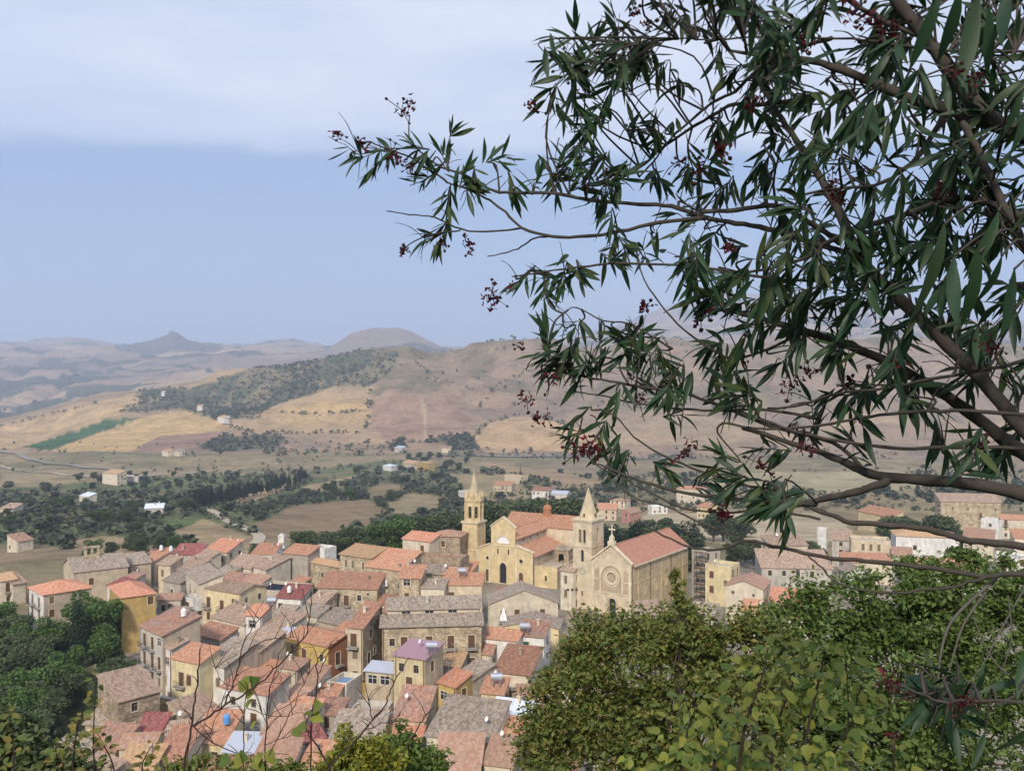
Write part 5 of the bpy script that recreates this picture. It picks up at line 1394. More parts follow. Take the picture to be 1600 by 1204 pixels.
# ------------------------------------------------------------------ trees of the town, the wood and the valley
def foliage(name, cols, trans=0.25, rough=0.55, isl=1.0, spec=0.2):
    m, n, l, b = new_mat(name, rough, spec)
    g = n.new('ShaderNodeNewGeometry'); oi = n.new('ShaderNodeObjectInfo')
    f = mathn(n, l, 'ADD', mathn(n, l, 'MULTIPLY', g.outputs['Random Per Island'], isl), mathn(n, l, 'MULTIPLY', oi.outputs['Random'], 1.0 - isl*.75))
    f = mathn(n, l, 'FRACT', f)
    c = ramp(n, l, f, [(k/(len(cols)-1), q) for k, q in enumerate(cols)])
    l.new(c, b.inputs['Base Color'])
    t = n.new('ShaderNodeBsdfTranslucent'); l.new(c, t.inputs['Color'])
    mx = n.new('ShaderNodeMixShader'); mx.inputs[0].default_value = trans
    l.new(b.outputs[0], mx.inputs[1]); l.new(t.outputs[0], mx.inputs[2])
    l.new(mx.outputs[0], n['Material Output'].inputs['Surface'])
    return m
M['bark'] = simple('bark', (0.10, 0.075, 0.055), 0.95, 0.1, 0.4, 6)
M['oakleaf'] = foliage('dark_wood_foliage', [(0.045, 0.072, 0.026), (0.078, 0.112, 0.042), (0.12, 0.15, 0.058), (0.062, 0.092, 0.036), (0.10, 0.105, 0.05)])
M['greenleaf'] = foliage('fresh_green_foliage', [(0.045, 0.09, 0.018), (0.075, 0.14, 0.028), (0.11, 0.18, 0.04), (0.06, 0.11, 0.025)])
M['pineleaf'] = foliage('pine_foliage', [(0.022, 0.045, 0.024), (0.034, 0.06, 0.032), (0.045, 0.075, 0.036)])
M['oliveleaf'] = foliage('olive_foliage', [(0.055, 0.07, 0.04), (0.085, 0.10, 0.06), (0.11, 0.125, 0.08), (0.07, 0.085, 0.05)])
M['scrubleaf'] = foliage('hill_scrub', [(0.055, 0.07, 0.035), (0.085, 0.10, 0.05), (0.115, 0.12, 0.062)])

def rand_dirs(n, rng):
    v = rng.normal(size=(n, 3)); return v / np.linalg.norm(v, axis=1, keepdims=True)
def quads(C, size, rng, asp=0.6, up=0.0):
    """one little rhombic leaf spray per centre"""
    n = len(C); nr_ = rand_dirs(n, rng); nr_[:, 2] = np.abs(nr_[:, 2]) + up; nr_ /= np.linalg.norm(nr_, axis=1, keepdims=True)
    t = rand_dirs(n, rng); u = np.cross(nr_, t); u /= np.linalg.norm(u, axis=1, keepdims=True) + 1e-9; v = np.cross(nr_, u)
    s = np.broadcast_to(np.asarray(size), (n,))[:, None]
    V = np.stack([C - u*s, C - v*s*asp + nr_*s*.15, C + u*s, C + v*s*asp + nr_*s*.15], 1).reshape(-1, 3)
    return V, np.arange(n*4).reshape(n, 4)
def lobes_points(lobes, n, rng, shell=0.6):
    L = np.array([q[:3] for q in lobes], float); R = np.array([q[3:6] for q in lobes], float)
    wgt = (R[:, 0]*R[:, 1])**1.0; k = rng.choice(len(L), n, p=wgt/wgt.sum())
    d = rand_dirs(n, rng); rr = shell + (1-shell)*rng.random(n)**.5
    return L[k] + d*R[k]*rr[:, None]
def tube(pts, rads, sides=7):
    pts = [Vector(p) for p in pts]; V, Q = [], []
    prev = None
    for k, p in enumerate(pts):
        d = (pts[min(k+1, len(pts)-1)] - pts[max(k-1, 0)]).normalized()
        u = (prev - d*prev.dot(d)) if prev else d.orthogonal()
        if u.length < 1e-6: u = d.orthogonal()
        u.normalize(); prev = u; w_ = d.cross(u)
        for j in range(sides):
            a = 2*math.pi*j/sides
            q = p + (u*math.cos(a) + w_*math.sin(a))*rads[k]; V.append((q.x, q.y, q.z))
    for k in range(len(pts)-1):
        for j in range(sides):
            j2 = (j+1) % sides
            Q.append((k*sides+j, k*sides+j2, (k+1)*sides+j2, (k+1)*sides+j))
    return V, Q
def join_tubes(ts):
    V, Q, o = [], [], 0
    for v, q in ts:
        V += v; Q += [tuple(i+o for i in f) for f in q]; o += len(v)
    return V, Q
TREES = {}
def tree_meshes(kind, seed):
    if (kind, seed) in TREES: return TREES[(kind, seed)]
    rng = np.random.default_rng(seed*17 + hash(kind) % 7 if False else seed*17 + sum(map(ord, kind)))
    rd = random.Random(seed + sum(map(ord, kind)))
    H_ = 10.0
    if kind in ('oak', 'green'):
        lb = [(0,0,5.2,2.8,2.8,3.4)] + [(rd.uniform(-2.3,2.3), rd.uniform(-2.3,2.3), rd.uniform(2.2,8.2), *(lambda r_: (r_, r_, r_*.85))(rd.uniform(1.1,1.9))) for _ in range(11)]
        n, sz, mt, asp = 4200, (.16, .34), 'oakleaf' if kind == 'oak' else 'greenleaf', .6
    elif kind == 'pine':
        lb = [(rd.uniform(-.35,.35), rd.uniform(-.35,.35), z, 2.2*(1-z/11.5)+.25, 2.2*(1-z/11.5)+.25, .9) for z in np.linspace(2.2, 9.3, 9)] + [(rd.uniform(-1.2,1.2), rd.uniform(-1.2,1.2), rd.uniform(3,6.5), .9,.9,.7) for _ in range(6)]
        n, sz, mt, asp = 3200, (.15, .32), 'pineleaf', .5
    elif kind == 'cypress':
        lb = [(0,0,z, 1.15*math.sin(math.pi*min(1,(z+.8)/11.2))**.6+.12, 1.15*math.sin(math.pi*min(1,(z+.8)/11.2))**.6+.12, .7) for z in np.linspace(.9, 9.5, 14)]
        n, sz, mt, asp = 3600, (.12, .24), 'pineleaf', .5
    else:
        lb = [(rd.uniform(-1.9,1.9), rd.uniform(-1.9,1.9), rd.uniform(2.2,6.0), *(lambda r_: (r_, r_, r_*.8))(rd.uniform(1.2,2.0))) for _ in range(9)]
        n, sz, mt, asp = 1500, (.2, .4), 'oliveleaf', .5
    C = lobes_points(lb, n, rng, .5)
    V, Q = quads(C, rng.uniform(*sz, n), rng, asp, .4)
    crown = np_mesh(kind + '_crown', V, Q, M[mt])
    zt = {'oak': 6, 'green': 6, 'pine': 9, 'cypress': 8, 'olive': 4.6}[kind]
    ts = [tube([(0,0,-.8),(rd.uniform(-.1,.1),rd.uniform(-.1,.1),zt*.4),(rd.uniform(-.2,.2),rd.uniform(-.2,.2),zt)], [.34,.26,.1])]
    for q in lb[:6]:
        z0 = zt*rd.uniform(.25,.6); ts.append(tube([(0,0,z0),(q[0]*.5,q[1]*.5,(z0+q[2])/2+.2),(q[0]*.9,q[1]*.9,q[2])], [.14,.09,.04], 5))
    V, Q = join_tubes(ts)
    trunk = np_mesh(kind + '_trunk', V, Q, M['bark'], True)
    TREES[(kind, seed)] = (trunk, crown); return TREES[(kind, seed)]
NAMES = {'oak': 'broadleaf_tree', 'green': 'broadleaf_tree', 'pine': 'conifer_tree', 'cypress': 'cypress_tree', 'olive': 'olive_tree'}
def tree(kind, x, y, z, h, label, group=None, seed=None, wide=1.0):
    sd = RNG.randrange(4 if kind in ('oak', 'olive') else 3) if seed is None else seed
    tm, cmesh = tree_meshes(kind, sd)
    o = link(NAMES[kind], None, None, (x, y, z), RNG.uniform(0, 6.28))
    o.scale = (h/10*wide, h/10*wide, h/10)
    tag(o, label, 'tree', group)
    link('trunk', tm, o); link('crown', cmesh, o)
    return o
def far_points(poly, n, y0=285, y1=2300, clear=False):
    """spots on the land inside a photo polygon"""
    m = inpoly(PX, PY, poly) & (YY > y0) & (YY < y1)
    if clear:
        for q, _ in CLEAR[:-1]: m &= ~inpoly(PX, PY, q)
    k = np.argwhere(m)
    if len(k) == 0: return []
    k = k[NP.choice(len(k), n, replace=len(k) < n)]
    out = []
    for i, j in k:
        X_, Y_ = XX[i, j] + NP.uniform(-1, 1)*YY[i, j]*.0016, YY[i, j] + NP.uniform(-1, 1)*YY[i, j]*.004
        out.append((X_, Y_))
    A_ = np.array(out); zz = ground_z(A_[:, 0], A_[:, 1])
    return [(a, b, c) for (a, b), c in zip(out, zz)]

# wood on the slope left of the town
rw = random.Random(5)
spots = []
for _ in range(4000):
    Y_ = rw.uniform(112, 197); e = float(np.interp(Y_, EY, EX)); X_ = e - rw.uniform(2.0, 70)
    if any((X_-a)**2 + (Y_-b)**2 < 3.5**2 for a, b in spots): continue
    fx, fy, _ = proj(np.array([[X_, Y_, 4.0]]))
    if fx[0] < -70: continue
    if any(overlap([Vector((X_-3, Y_-3)), Vector((X_+3, Y_-3)), Vector((X_+3, Y_+3)), Vector((X_-3, Y_+3))], q) for q in DONE): continue
    spots.append((X_, Y_))
    if len(spots) > 84: break
for X_, Y_ in spots:
    kd = 'green' if rw.random() < .3 else 'oak'
    tree(kd, X_, Y_, gz(X_, Y_), rw.uniform(6.5, 10.5), 'dense dark green tree in the wood left of the town' if kd == 'oak' else 'brighter green tree in the wood left of the town', 'wood on the slope left of the town', wide=rw.uniform(.95, 1.35))
p = P(122, 1000, 172); tree('cypress', p.x, p.y, gz(p.x, p.y), 13.0, 'dark narrow cypress rising out of the wood on the left', wide=1.0)
for x, Y_, h in ((152, 178, 13.0), (168, 183, 11.5), (140, 186, 12.5), (163, 168, 10)):
    p = P(x, 960, Y_); tree('green', p.x, p.y, gz(p.x, p.y), h, 'tall bright green tree beside the cypress', 'tall trees by the cypress')
for x, Y_, h in ((195, 160, 6.5), (178, 156, 6.5), (212, 163, 5.0), (165, 150, 7.0)):
    p = P(x, 1050, Y_); tree('oak', p.x, p.y, gz(p.x, p.y), h, 'low dark bush-like tree below the tall ochre block', 'bushes below the ochre block', wide=1.5)
p = P(470, 905, 214); tree('oak', p.x, p.y, gz(p.x, p.y), 7.5, 'round dark garden tree beside the blank cement building', wide=1.2)
p = P(487, 905, 218); tree('oak', p.x, p.y, gz(p.x, p.y), 6.0, 'smaller garden tree next to the round dark one', wide=1.1)

def belt(pts, kind, label, group, seed=3):
    for x, Y_, h, *kd in pts:
        p = P(x, 800, Y_)
        tree(kd[0] if kd else kind, p.x, p.y, gz(p.x, p.y), h, label, group, wide=1.25)
rb = random.Random(9)
belt([(x, rb.uniform(268, 295), rb.uniform(9, 12.5)) for x in range(470, 590, 9)], 'oak', 'dark tree in the belt behind the convent', 'trees behind the convent')
belt([(x, rb.uniform(272, 292), rb.uniform(13, 15.5)) for x in (592, 604, 618, 630, 645)], 'green', 'bright green tall tree behind the convent roofs', 'bright trees behind the convent')
belt([(x, rb.uniform(278, 296), rb.uniform(14.5, 18)) for x in range(655, 724, 9)], 'oak', 'tall dark tree just left of the left bell tower', 'dark trees left of the tower')
belt([(x, rb.uniform(284, 306), rb.uniform(18, 22)) for x in range(762, 900, 8)], 'oak', 'dark tree between the two church spires', 'trees between the spires')
belt([(x, rb.uniform(254, 272), rb.uniform(11.5, 15.5), 'pine' if rb.random() < .6 else 'oak') for x in range(948, 1085, 8)], 'pine', 'dark conifer in the row behind the rose window church', 'trees behind the right church')
belt([(x, rb.uniform(330, 380), rb.uniform(8, 13)) for x in (905, 915, 926, 940, 1000, 1012, 1024, 1040, 1050, 1115, 1130, 1150, 1165)], 'oak', 'tree among the outlying houses right of the spire', 'trees among the outlying houses')
belt([(x, rb.uniform(250, 285), rb.uniform(7, 10)) for x in range(1150, 1290, 14)], 'oak', 'dark tree behind the wide palazzo on the right', 'trees behind the right palazzo')
belt([(x, rb.uniform(285, 330), rb.uniform(12, 17)) for x in range(1392, 1475, 9)], 'oak', 'dark tree in the grove beside the far sandstone convent', 'grove beside the far convent')
belt([(x, 255, rb.uniform(6, 8)) for x in (1490, 1500, 1512)], 'green', 'small round tree below the far sandstone convent', 'small trees below the far convent')
belt([(x, rb.uniform(268, 282), rb.uniform(4, 6)) for x in range(398, 470, 9)], 'oak', 'low tree along the far town edge', 'low trees at the far town edge')
# the conifer row and the scattered trees of the valley
for t in np.linspace(0, 1, 26):
    q = on_ground(305 + t*175 + rb.uniform(-3, 3), 798 - t*46 + rb.uniform(-3, 4))
    tree('pine', q.x, q.y, q.z, rb.uniform(9, 14), 'dark conifer in the long row across the valley', 'conifer row in the valley', wide=1.2)
VAL = [([(0,775),(130,765),(250,765),(300,790),(310,830),(200,835),(100,835),(0,850)], 36, 'oak', (4, 9)), ([(480,760),(600,730),(740,745),(735,790),(640,790),(560,800)], 30, 'oak', (4, 9)),
       ([(0,740),(150,738),(330,735),(300,760),(100,765),(0,770)], 12, 'oak', (6, 9)), ([(860,740),(1000,745),(1100,742),(1080,770),(900,775)], 22, 'oak', (5, 10)), ([(620,712),(720,712),(740,735),(640,735)], 18, 'oak', (7, 11)),
       ([(1120,740),(1600,730),(1600,770),(1130,790)], 20, 'oak', (6, 11)), ([(0,850),(250,838),(280,862),(150,880),(0,905)], 14, 'oak', (4, 7))]
VLAB = ['left part of the green valley', 'slope beyond the bell tower', 'far left beside the motorway', 'ground behind the right spire', 'farmhouses in the middle of the valley', 'far right seen under the branches', 'brown slope beyond the long church hall']
for (poly, n, kd, hr), vl in zip(VAL, VLAB):
    for X_, Y_, z in far_points(poly, n, 290, 1200, True): tree('green' if rb.random() < .12 else kd, X_, Y_, z, rb.uniform(*hr), 'round dark tree on the ' + vl, 'trees on the ' + vl, wide=1.3)
# olive groves: the nearest three hundred are trees of their own
OLV = []; OLVG = []
for poly, n in [([(560,742),(640,752),(700,745),(735,760),(720,800),(640,812),(560,790),(540,770)], 150), ([(380,800),(480,770),(560,745),(560,790),(440,800),(400,815)], 110), ([(750,735),(830,740),(960,765),(880,770),(770,755)], 60),
                ([(0,790),(220,790),(260,830),(140,838),(0,838)], 130)]:
    OLV += [(*q, ['slope left of the bell tower', 'slope below the conifer row', 'field right of the bell tower', 'left part of the valley'][len(OLVG)]) for q in far_points(poly, n, 290, 1100, True)]; OLVG.append(1)
OLV.sort(key=lambda p: p[1])
for X_, Y_, z, gl in OLV[:290]: tree('olive', X_, Y_, z, rb.uniform(3.6, 6.8), 'grey-green olive tree in the grove on the ' + gl, 'olive grove on the ' + gl, wide=1.35)
# everything farther reads as one mass
def scrub(name, pts, hmin, hmax, mat, nq=10, seed=1):
    rng = np.random.default_rng(seed); A_ = np.array(pts)
    n = len(A_); hh = rng.uniform(hmin, hmax, n)
    C = np.repeat(A_, nq, 0); hr = np.repeat(hh, nq)
    off = rand_dirs(n*nq, rng)*np.stack([hr*.55, hr*.55, hr*.42], 1); off[:, 2] += hr*.5
    V, Q = quads(C + off, hr*.42, rng, .75, .6)
    return tag(link(name, np_mesh(name, V, Q, M[mat])), kind='stuff')
pts = [q[:3] for q in OLV[290:]]
for q, n in [(P_SCRUB[0], 1500), (P_SCRUB[1], 600), (P_SCRUB[2], 170), (P_SCRUB[3], 140), (P_SCRUB[4], 60), ([(560,560),(860,522),(1600,525),(1600,640),(700,640)], 130), ([(450,690),(600,690),(600,712),(400,712)], 70), ([(690,700),(920,705),(1100,700),(1400,705),(1400,725),(690,720)], 160)]:
    pts += far_points(q, n, 1100, 2300)
for line in [[(218,612),(222,630),(190,648)], [(360,668),(400,678),(480,678),(560,676)], [(577,610),(580,640),(577,662)], [(574,626),(576,642),(574,664),(560,676)], [(737,686),(764,661),(816,648),(880,662)], [(440,645),(500,648),(572,642)], [(0,668),(90,645),(150,630)], [(600,692),(640,692),(735,690)], [(745,640),(780,600),(840,575)], [(640,560),(680,590),(740,610)]]:
    for (xa, ya), (xb, yb) in zip(line, line[1:]):
        for t in np.linspace(0, 1, max(4, int(math.hypot(xb-xa, yb-ya)/5))):
            if rb.random() < .75: q = on_ground(xa + (xb-xa)*t + rb.gauss(0, 1.2), ya + (yb-ya)*t + rb.gauss(0, .7)); pts.append((q.x, q.y, q.z))
scrub('hillside_scrub', pts, 1.5, 6.5, 'scrubleaf', 9)
pts = far_points(P_GREEN, 1700, 290, 1180, True) + far_points([(740,735),(1000,742),(1600,725),(1600,800),(1150,800),(980,800),(760,790)], 700, 290, 1180, True) + far_points([(0,690),(500,690),(500,735),(0,760)], 110, 900, 1300)
scrub('valley_scrub', pts, 1.0, 3.8, 'scrubleaf', 10, 2)
pts = far_points(P_GREEN, 260, 290, 1180, True) + far_points([(740,735),(1000,742),(1600,725),(1600,790),(980,795),(760,780)], 160, 300, 1180, True)
scrub('valley_thicket', pts, 2.5, 5.5, 'oliveleaf', 30, 4)
m_ = np.argwhere(scrubm | castle); k_ = m_[NP.choice(len(m_), min(2600, len(m_)), replace=False)]
scrub('far_woodland', [(XX[i, j], YY[i, j], ZZ[i, j]) for i, j in k_ if YY[i, j] < 8000], 6, 15, 'scrubleaf', 7, 3)
# ------------------------------------------------------------------ foreground plants
M['oleaf'] = foliage('oleander_leaf', [(0.016, 0.042, 0.018), (0.024, 0.058, 0.024), (0.038, 0.08, 0.032), (0.02, 0.05, 0.024), (0.07, 0.095, 0.028)], 0.32, 0.48, 1.0, 0.3)
M['olbark'] = simple('oleander_bark', (0.058, 0.05, 0.043), 0.9, 0.15, 0.45, 30)
M['greybark'] = simple('grey_twig_bark', (0.11, 0.10, 0.085), 0.9, 0.15, 0.35, 30)
M['twigbark'] = simple('dark_twig_bark', (0.045, 0.03, 0.026), 0.8, 0.2, 0.4, 40)
M['petal'] = foliage('withered_red_flower', [(0.035, 0.008, 0.009), (0.075, 0.009, 0.014), (0.13, 0.014, 0.03), (0.05, 0.010, 0.01)], 0.25, 0.7)
M['capsule'] = simple('dry_seed_head', (0.035, 0.016, 0.014), 0.8, 0.2, 0.4, 60)
M['vineleaf'] = foliage('yellowing_broad_leaf', [(0.10, 0.17, 0.035), (0.16, 0.22, 0.045), (0.24, 0.27, 0.05), (0.085, 0.14, 0.035), (0.25, 0.255, 0.05), (0.13, 0.19, 0.04)], 0.35, 0.5)
M['bushleaf'] = foliage('olive_brown_bush_leaf', [(0.07, 0.105, 0.024), (0.11, 0.15, 0.034), (0.18, 0.20, 0.045), (0.085, 0.125, 0.028), (0.22, 0.17, 0.045), (0.13, 0.17, 0.045)], 0.3, 0.5)
M['lushleaf'] = foliage('mid_green_tree_leaf', [(0.058, 0.10, 0.022), (0.10, 0.16, 0.035), (0.155, 0.215, 0.055), (0.075, 0.125, 0.03), (0.14, 0.175, 0.045)], 0.3, 0.5)
M['yelleaf'] = foliage('yellow_green_shrub_leaf', [(0.12, 0.17, 0.03), (0.22, 0.24, 0.035), (0.30, 0.26, 0.035), (0.09, 0.14, 0.03)], 0.35, 0.5)

def smooth(pts, step=4):
    pts = [Vector(p) for p in pts]; out = []
    for k in range(len(pts)-1):
        a0, a1, a2, a3 = pts[max(k-1, 0)], pts[k], pts[k+1], pts[min(k+2, len(pts)-1)]
        for j in range(step):
            t = j/step
            out.append(0.5*((2*a1) + (a2-a0)*t + (2*a0-5*a1+4*a2-a3)*t*t + (3*a1-a0-3*a2+a3)*t**3))
    return out + [pts[-1]]
def leaf_shape(kind, seed):
    """a leaf one unit long, base at the origin, along +X, folded on its midrib and curved"""
    rd = random.Random(seed); V, Q = [], []
    if kind == 'lance': prof = [(0, .012), (.12, .042), (.3, .078), (.5, .09), (.7, .072), (.87, .038), (1.0, .004)]
    else: prof = [(0, .03), (.1, .26), (.28, .37), (.5, .36), (.7, .26), (.87, .12), (1.0, .01)]
    bend, twist = rd.uniform(-.5, .22), rd.uniform(-.9, .9)
    for x, w_ in prof:
        z = bend*x*x; a = twist*x
        for s_ in (-1, 0, 1):
            y = s_*w_; zz = z + abs(s_)*w_*.28
            V.append((x*(1-.12*abs(bend)), y*math.cos(a) - (zz-z)*math.sin(a), z + y*math.sin(a) + (zz-z)*math.cos(a)))
    for k in range(len(prof)-1):
        for s_ in (0, 1):
            i = k*3 + s_; Q.append((i, i+3, i+4, i+1))
    return np.array(V), np.array(Q)
SHAPES = {k: [leaf_shape(k, s_) for s_ in range(6)] for k in ('lance', 'broad')}
SHMESH = {}
def orient(p, d, up, L, wid=1.0):
    """matrix that lays a unit leaf from p along d"""
    d = d.normalized(); y = up.cross(d)
    if y.length < 1e-4: y = d.orthogonal()
    y.normalize(); z = d.cross(y)
    m = Matrix.Identity(4)
    for i, v in enumerate((d*L, y*L*wid, z*L)):
        for j in range(3): m[j][i] = v[j]
    m[0][3], m[1][3], m[2][3] = p
    return m
def leaves_on(root, items, kind, mat, many='leaf_mass', limit=300):
    """items: (matrix, variant); the 300 that show largest are parts of their own, the rest one part"""
    c = np.array([[(m @ Vector((.5, 0, 0)))[i] for i in range(3)] for m, _ in items])
    px, py, fw = proj(c)
    size = np.array([m.col[0].to_3d().length for m, _ in items])/fw
    vis = (px > -10) & (px < 1610) & (py > -10) & (py < 1214)
    order_ = np.argsort(-(size*vis))
    inv = root.matrix_world.inverted()
    for k in order_[:limit]:
        m, v = items[k]
        if (kind, v, mat) not in SHMESH: SHMESH[(kind, v, mat)] = np_mesh('leaf', *SHAPES[kind][v], M[mat], True)
        o = bpy.data.objects.new('leaf', SHMESH[(kind, v, mat)]); COL.objects.link(o); o.parent = root
        o.matrix_local = inv @ m
    rest = order_[limit:]
    if len(rest):
        Vs, Qs, off = [], [], 0
        for k in rest:
            m, v = items[k]; mm = np.array(inv @ m)
            V, Q = SHAPES[kind][v]
            Vs.append(V @ mm[:3, :3].T + mm[:3, 3]); Qs.append(Q + off); off += len(V)
        o = link(many, np_mesh(many, np.concatenate(Vs), np.concatenate(Qs), M[mat], True), root)
        tag(o, kind='stuff')

# --- the oleander
rz = random.Random(21)
ROOT = Vector((2.6, 2.2, gz(2.6, 2.2)))
ole = link('oleander', None, None, ROOT)
tag(ole, 'large oleander with dark lance leaves and withered red flowers hanging over the view', 'oleander')
bpy.context.view_layer.update()
BR = [  # (photo points, width px at start and end, distance at start and end)
 ([(1680,236),(1600,212),(1530,187),(1480,170),(1432,156),(1373,133),(1300,104),(1233,90),(1200,88),(1140,80)], 34, 5, 2.3, 2.7),
 ([(1650,226),(1598,211),(1548,186),(1509,143),(1472,93),(1432,40),(1400,0),(1370,-40)], 32, 22, 2.3, 2.45),
 ([(1440,56),(1386,36),(1333,7),(1300,-20)], 11, 7, 2.4, 2.6),
 ([(1700,372),(1600,342),(1532,312),(1482,312),(1432,329),(1366,349),(1293,379),(1266,400),(1200,420),(1130,430)], 16, 5, 2.2, 2.8),
 ([(1690,760),(1600,670),(1532,591),(1466,525),(1408,470),(1341,400),(1313,332),(1290,292),(1266,252),(1237,209),(1207,163),(1180,120)], 32, 7, 2.3, 2.9),
 ([(1690,770),(1600,707),(1574,691),(1511,641),(1449,600),(1387,566),(1308,533),(1250,516),(1200,500),(1150,488),(1110,480)], 30, 6, 2.4, 3.0),
 ([(1700,800),(1600,772),(1525,757),(1450,750),(1390,746),(1352,737),(1319,722),(1285,707),(1230,690),(1160,668)], 28, 7, 2.2, 2.8),
 ([(1390,750),(1337,769),(1300,776),(1262,786),(1225,788),(1180,783),(1124,776),(1075,771),(1000,750),(960,735),(932,724)], 15, 3, 2.35, 2.9),
 ([(1690,870),(1600,854),(1555,848),(1502,841),(1450,827),(1375,818),(1330,816),(1300,805),(1262,791),(1230,782)], 15, 7, 2.1, 2.4),
 ([(1690,905),(1600,897),(1536,899),(1450,886),(1375,878),(1300,871),(1244,861),(1195,850),(1165,844),(1127,857),(1086,857),(1049,842),(1008,820)], 11, 3, 2.0, 2.5),
 ([(1536,902),(1487,916),(1431,923),(1375,925),(1337,919),(1304,908),(1285,887),(1262,868)], 6, 3, 2.05, 2.2),
 ([(1165,844),(1112,824),(1071,805),(1040,790),(1000,781),(975,765),(948,745)], 4, 2.5, 2.4, 2.7),
 ([(1345,404),(1260,376),(1200,357),(1150,348),(1099,339),(1049,322),(999,319),(916,312),(866,302),(800,301),(765,296),(732,276),(690,262)], 11, 4, 2.75, 3.5),
 ([(1313,380),(1260,345),(1213,322),(1150,328),(1099,331)], 11, 8, 2.75, 2.9),
 ([(1213,322),(1208,290),(1213,260),(1222,225)], 6, 3, 2.8, 2.7),
 ([(1110,342),(1089,342),(1032,347),(966,362),(916,369),(863,369),(816,356),(790,332),(766,313),(732,296),(700,285)], 8, 3.5, 2.9, 3.5),
 ([(1300,60),(1250,75),(1200,96),(1165,126),(1149,143),(1116,159),(1082,186),(1049,216),(1026,246),(1000,275)], 9, 3, 2.7, 3.2),
 ([(1280,150),(1200,163),(1149,163),(1116,179),(1082,199),(1032,233),(1000,262),(950,290)], 9, 3, 2.8, 3.3),
 ([(1476,182),(1439,239),(1416,262),(1386,282),(1356,292),(1316,294),(1290,296)], 11, 4, 2.3, 2.5),
 ([(1505,192),(1532,246),(1559,299),(1600,382),(1640,470)], 13, 14, 2.25, 2.1),
 ([(1640,84),(1565,80),(1482,80),(1400,70),(1333,61),(1266,60),(1200,57),(1120,62),(1060,60),(1000,70)], 6, 2.5, 2.2, 2.9),
 ([(1352,737),(1300,690),(1200,664),(1125,633),(1067,614),(1014,606),(953,595),(900,586),(850,575)], 9, 3, 2.7, 3.2),
 ([(1280,655),(1200,640),(1132,641),(1067,639),(991,629),(945,618),(900,612)], 6, 2.5, 2.7, 3.1),
 ([(1290,800),(1200,767),(1144,751),(1080,730),(1030,708),(991,683),(964,652),(940,640)], 6, 2.5, 2.5, 3.0),
 ([(1280,810),(1200,797),(1128,801),(1067,793),(1029,776),(980,751),(930,725),(918,705)], 5, 2.5, 2.5, 2.9),
 ([(1250,520),(1200,545),(1144,560),(1094,534),(1048,495),(1014,450),(1000,420)], 6, 2.5, 2.9, 3.2),
 ([(1300,440),(1200,434),(1106,419),(983,411),(920,416),(876,421),(830,428),(800,432)], 6, 2.5, 2.8, 3.3),
 ([(1690,548),(1600,564),(1532,579),(1449,593),(1387,606),(1304,616),(1241,635),(1200,637)], 8, 4, 2.1, 2.7),
 ([(1660,650),(1566,645),(1491,641),(1408,645),(1345,653),(1283,664),(1200,670),(1130,660)], 8, 4, 2.1, 2.7),
 ([(1660,705),(1557,699),(1470,699),(1387,699),(1304,687),(1241,674),(1200,658),(1150,640)], 8, 4, 2.2, 2.7),
 ([(863,369),(835,372),(815,385),(790,395),(762,400)], 4, 2, 3.2, 3.4),
 ([(816,356),(770,362),(720,358),(680,340),(640,335),(604,330)], 4, 2, 3.3, 3.6),
 ([(720,360),(680,365),(650,375),(632,388)], 3, 2, 3.4, 3.6),
 ([(1050,545),(1010,520),(980,505),(940,500),(900,480),(880,490)], 4, 2, 3.0, 3.2),
 ([(1690,1120),(1600,1097),(1514,1094),(1471,1097),(1420,1075),(1390,1062)], 7, 3, 1.7, 1.8),
 ([(1600,897),(1640,980),(1620,1060),(1560,1100)], 7, 4, 1.9, 1.8),
 ([(700,285),(665,262),(640,245),(610,235),(580,222)], 4, 2.5, 3.5, 3.6), ([(690,262),(660,240),(640,215),(640,180)], 3.5, 2, 3.5, 3.55),
]
NODE = []
for pts, w0, w1, d0, d1 in BR:
    n = len(pts)
    wp = [P(x, y, d0 + (d1-d0)*k/(n-1)) for k, (x, y) in enumerate(pts)]
    sm = smooth(wp, 4); ns = len(sm)
    sm = [p + Vector((rz.gauss(0, .001), rz.gauss(0, .002), rz.gauss(0, .001))) for p in sm]
    rad = [(w0 + (w1-w0)*(k/(ns-1)))*.42*p.y/F*(1 + .08*math.sin(k*1.7)) for k, p in enumerate(sm)]
    ext = [sm[0] + (sm[0]-sm[1]).normalized()*rad[0]*.6] + sm + [sm[-1] + (sm[-1]-sm[-2]).normalized()*rad[-1]*.8]   # rounded ends
    V, Q = tube([p - ROOT for p in ext], [rad[0]*.12] + rad + [rad[-1]*.12], 8)
    link('branch', np_mesh('branch', V, Q, M['olbark'], True), ole)
    NODE += list(zip(sm, rad))
# stems that carry the limbs down to the ground, out of frame to the right
for a, b_ in (((1690,765),.06), ((1700,372),.035), ((1680,236),.045), ((1690,1120),.02), ((1690,870),.03)):
    p = P(*a[:2], 2.25); V, Q = tube([q - ROOT for q in smooth([p, p*.55 + ROOT*.45 + Vector((.25, 0, .2)), ROOT + Vector((0, 0, -.3))], 5)], [b_*.55 + b_*.45*k/10 for k in range(11)], 8)
    link('trunk', np_mesh('trunk', V, Q, M['olbark'], True), ole)
NC = np.array([p for p, _ in NODE]); NPX, NPY, _ = proj(NC); NJ = NP.random(len(NC))*.03
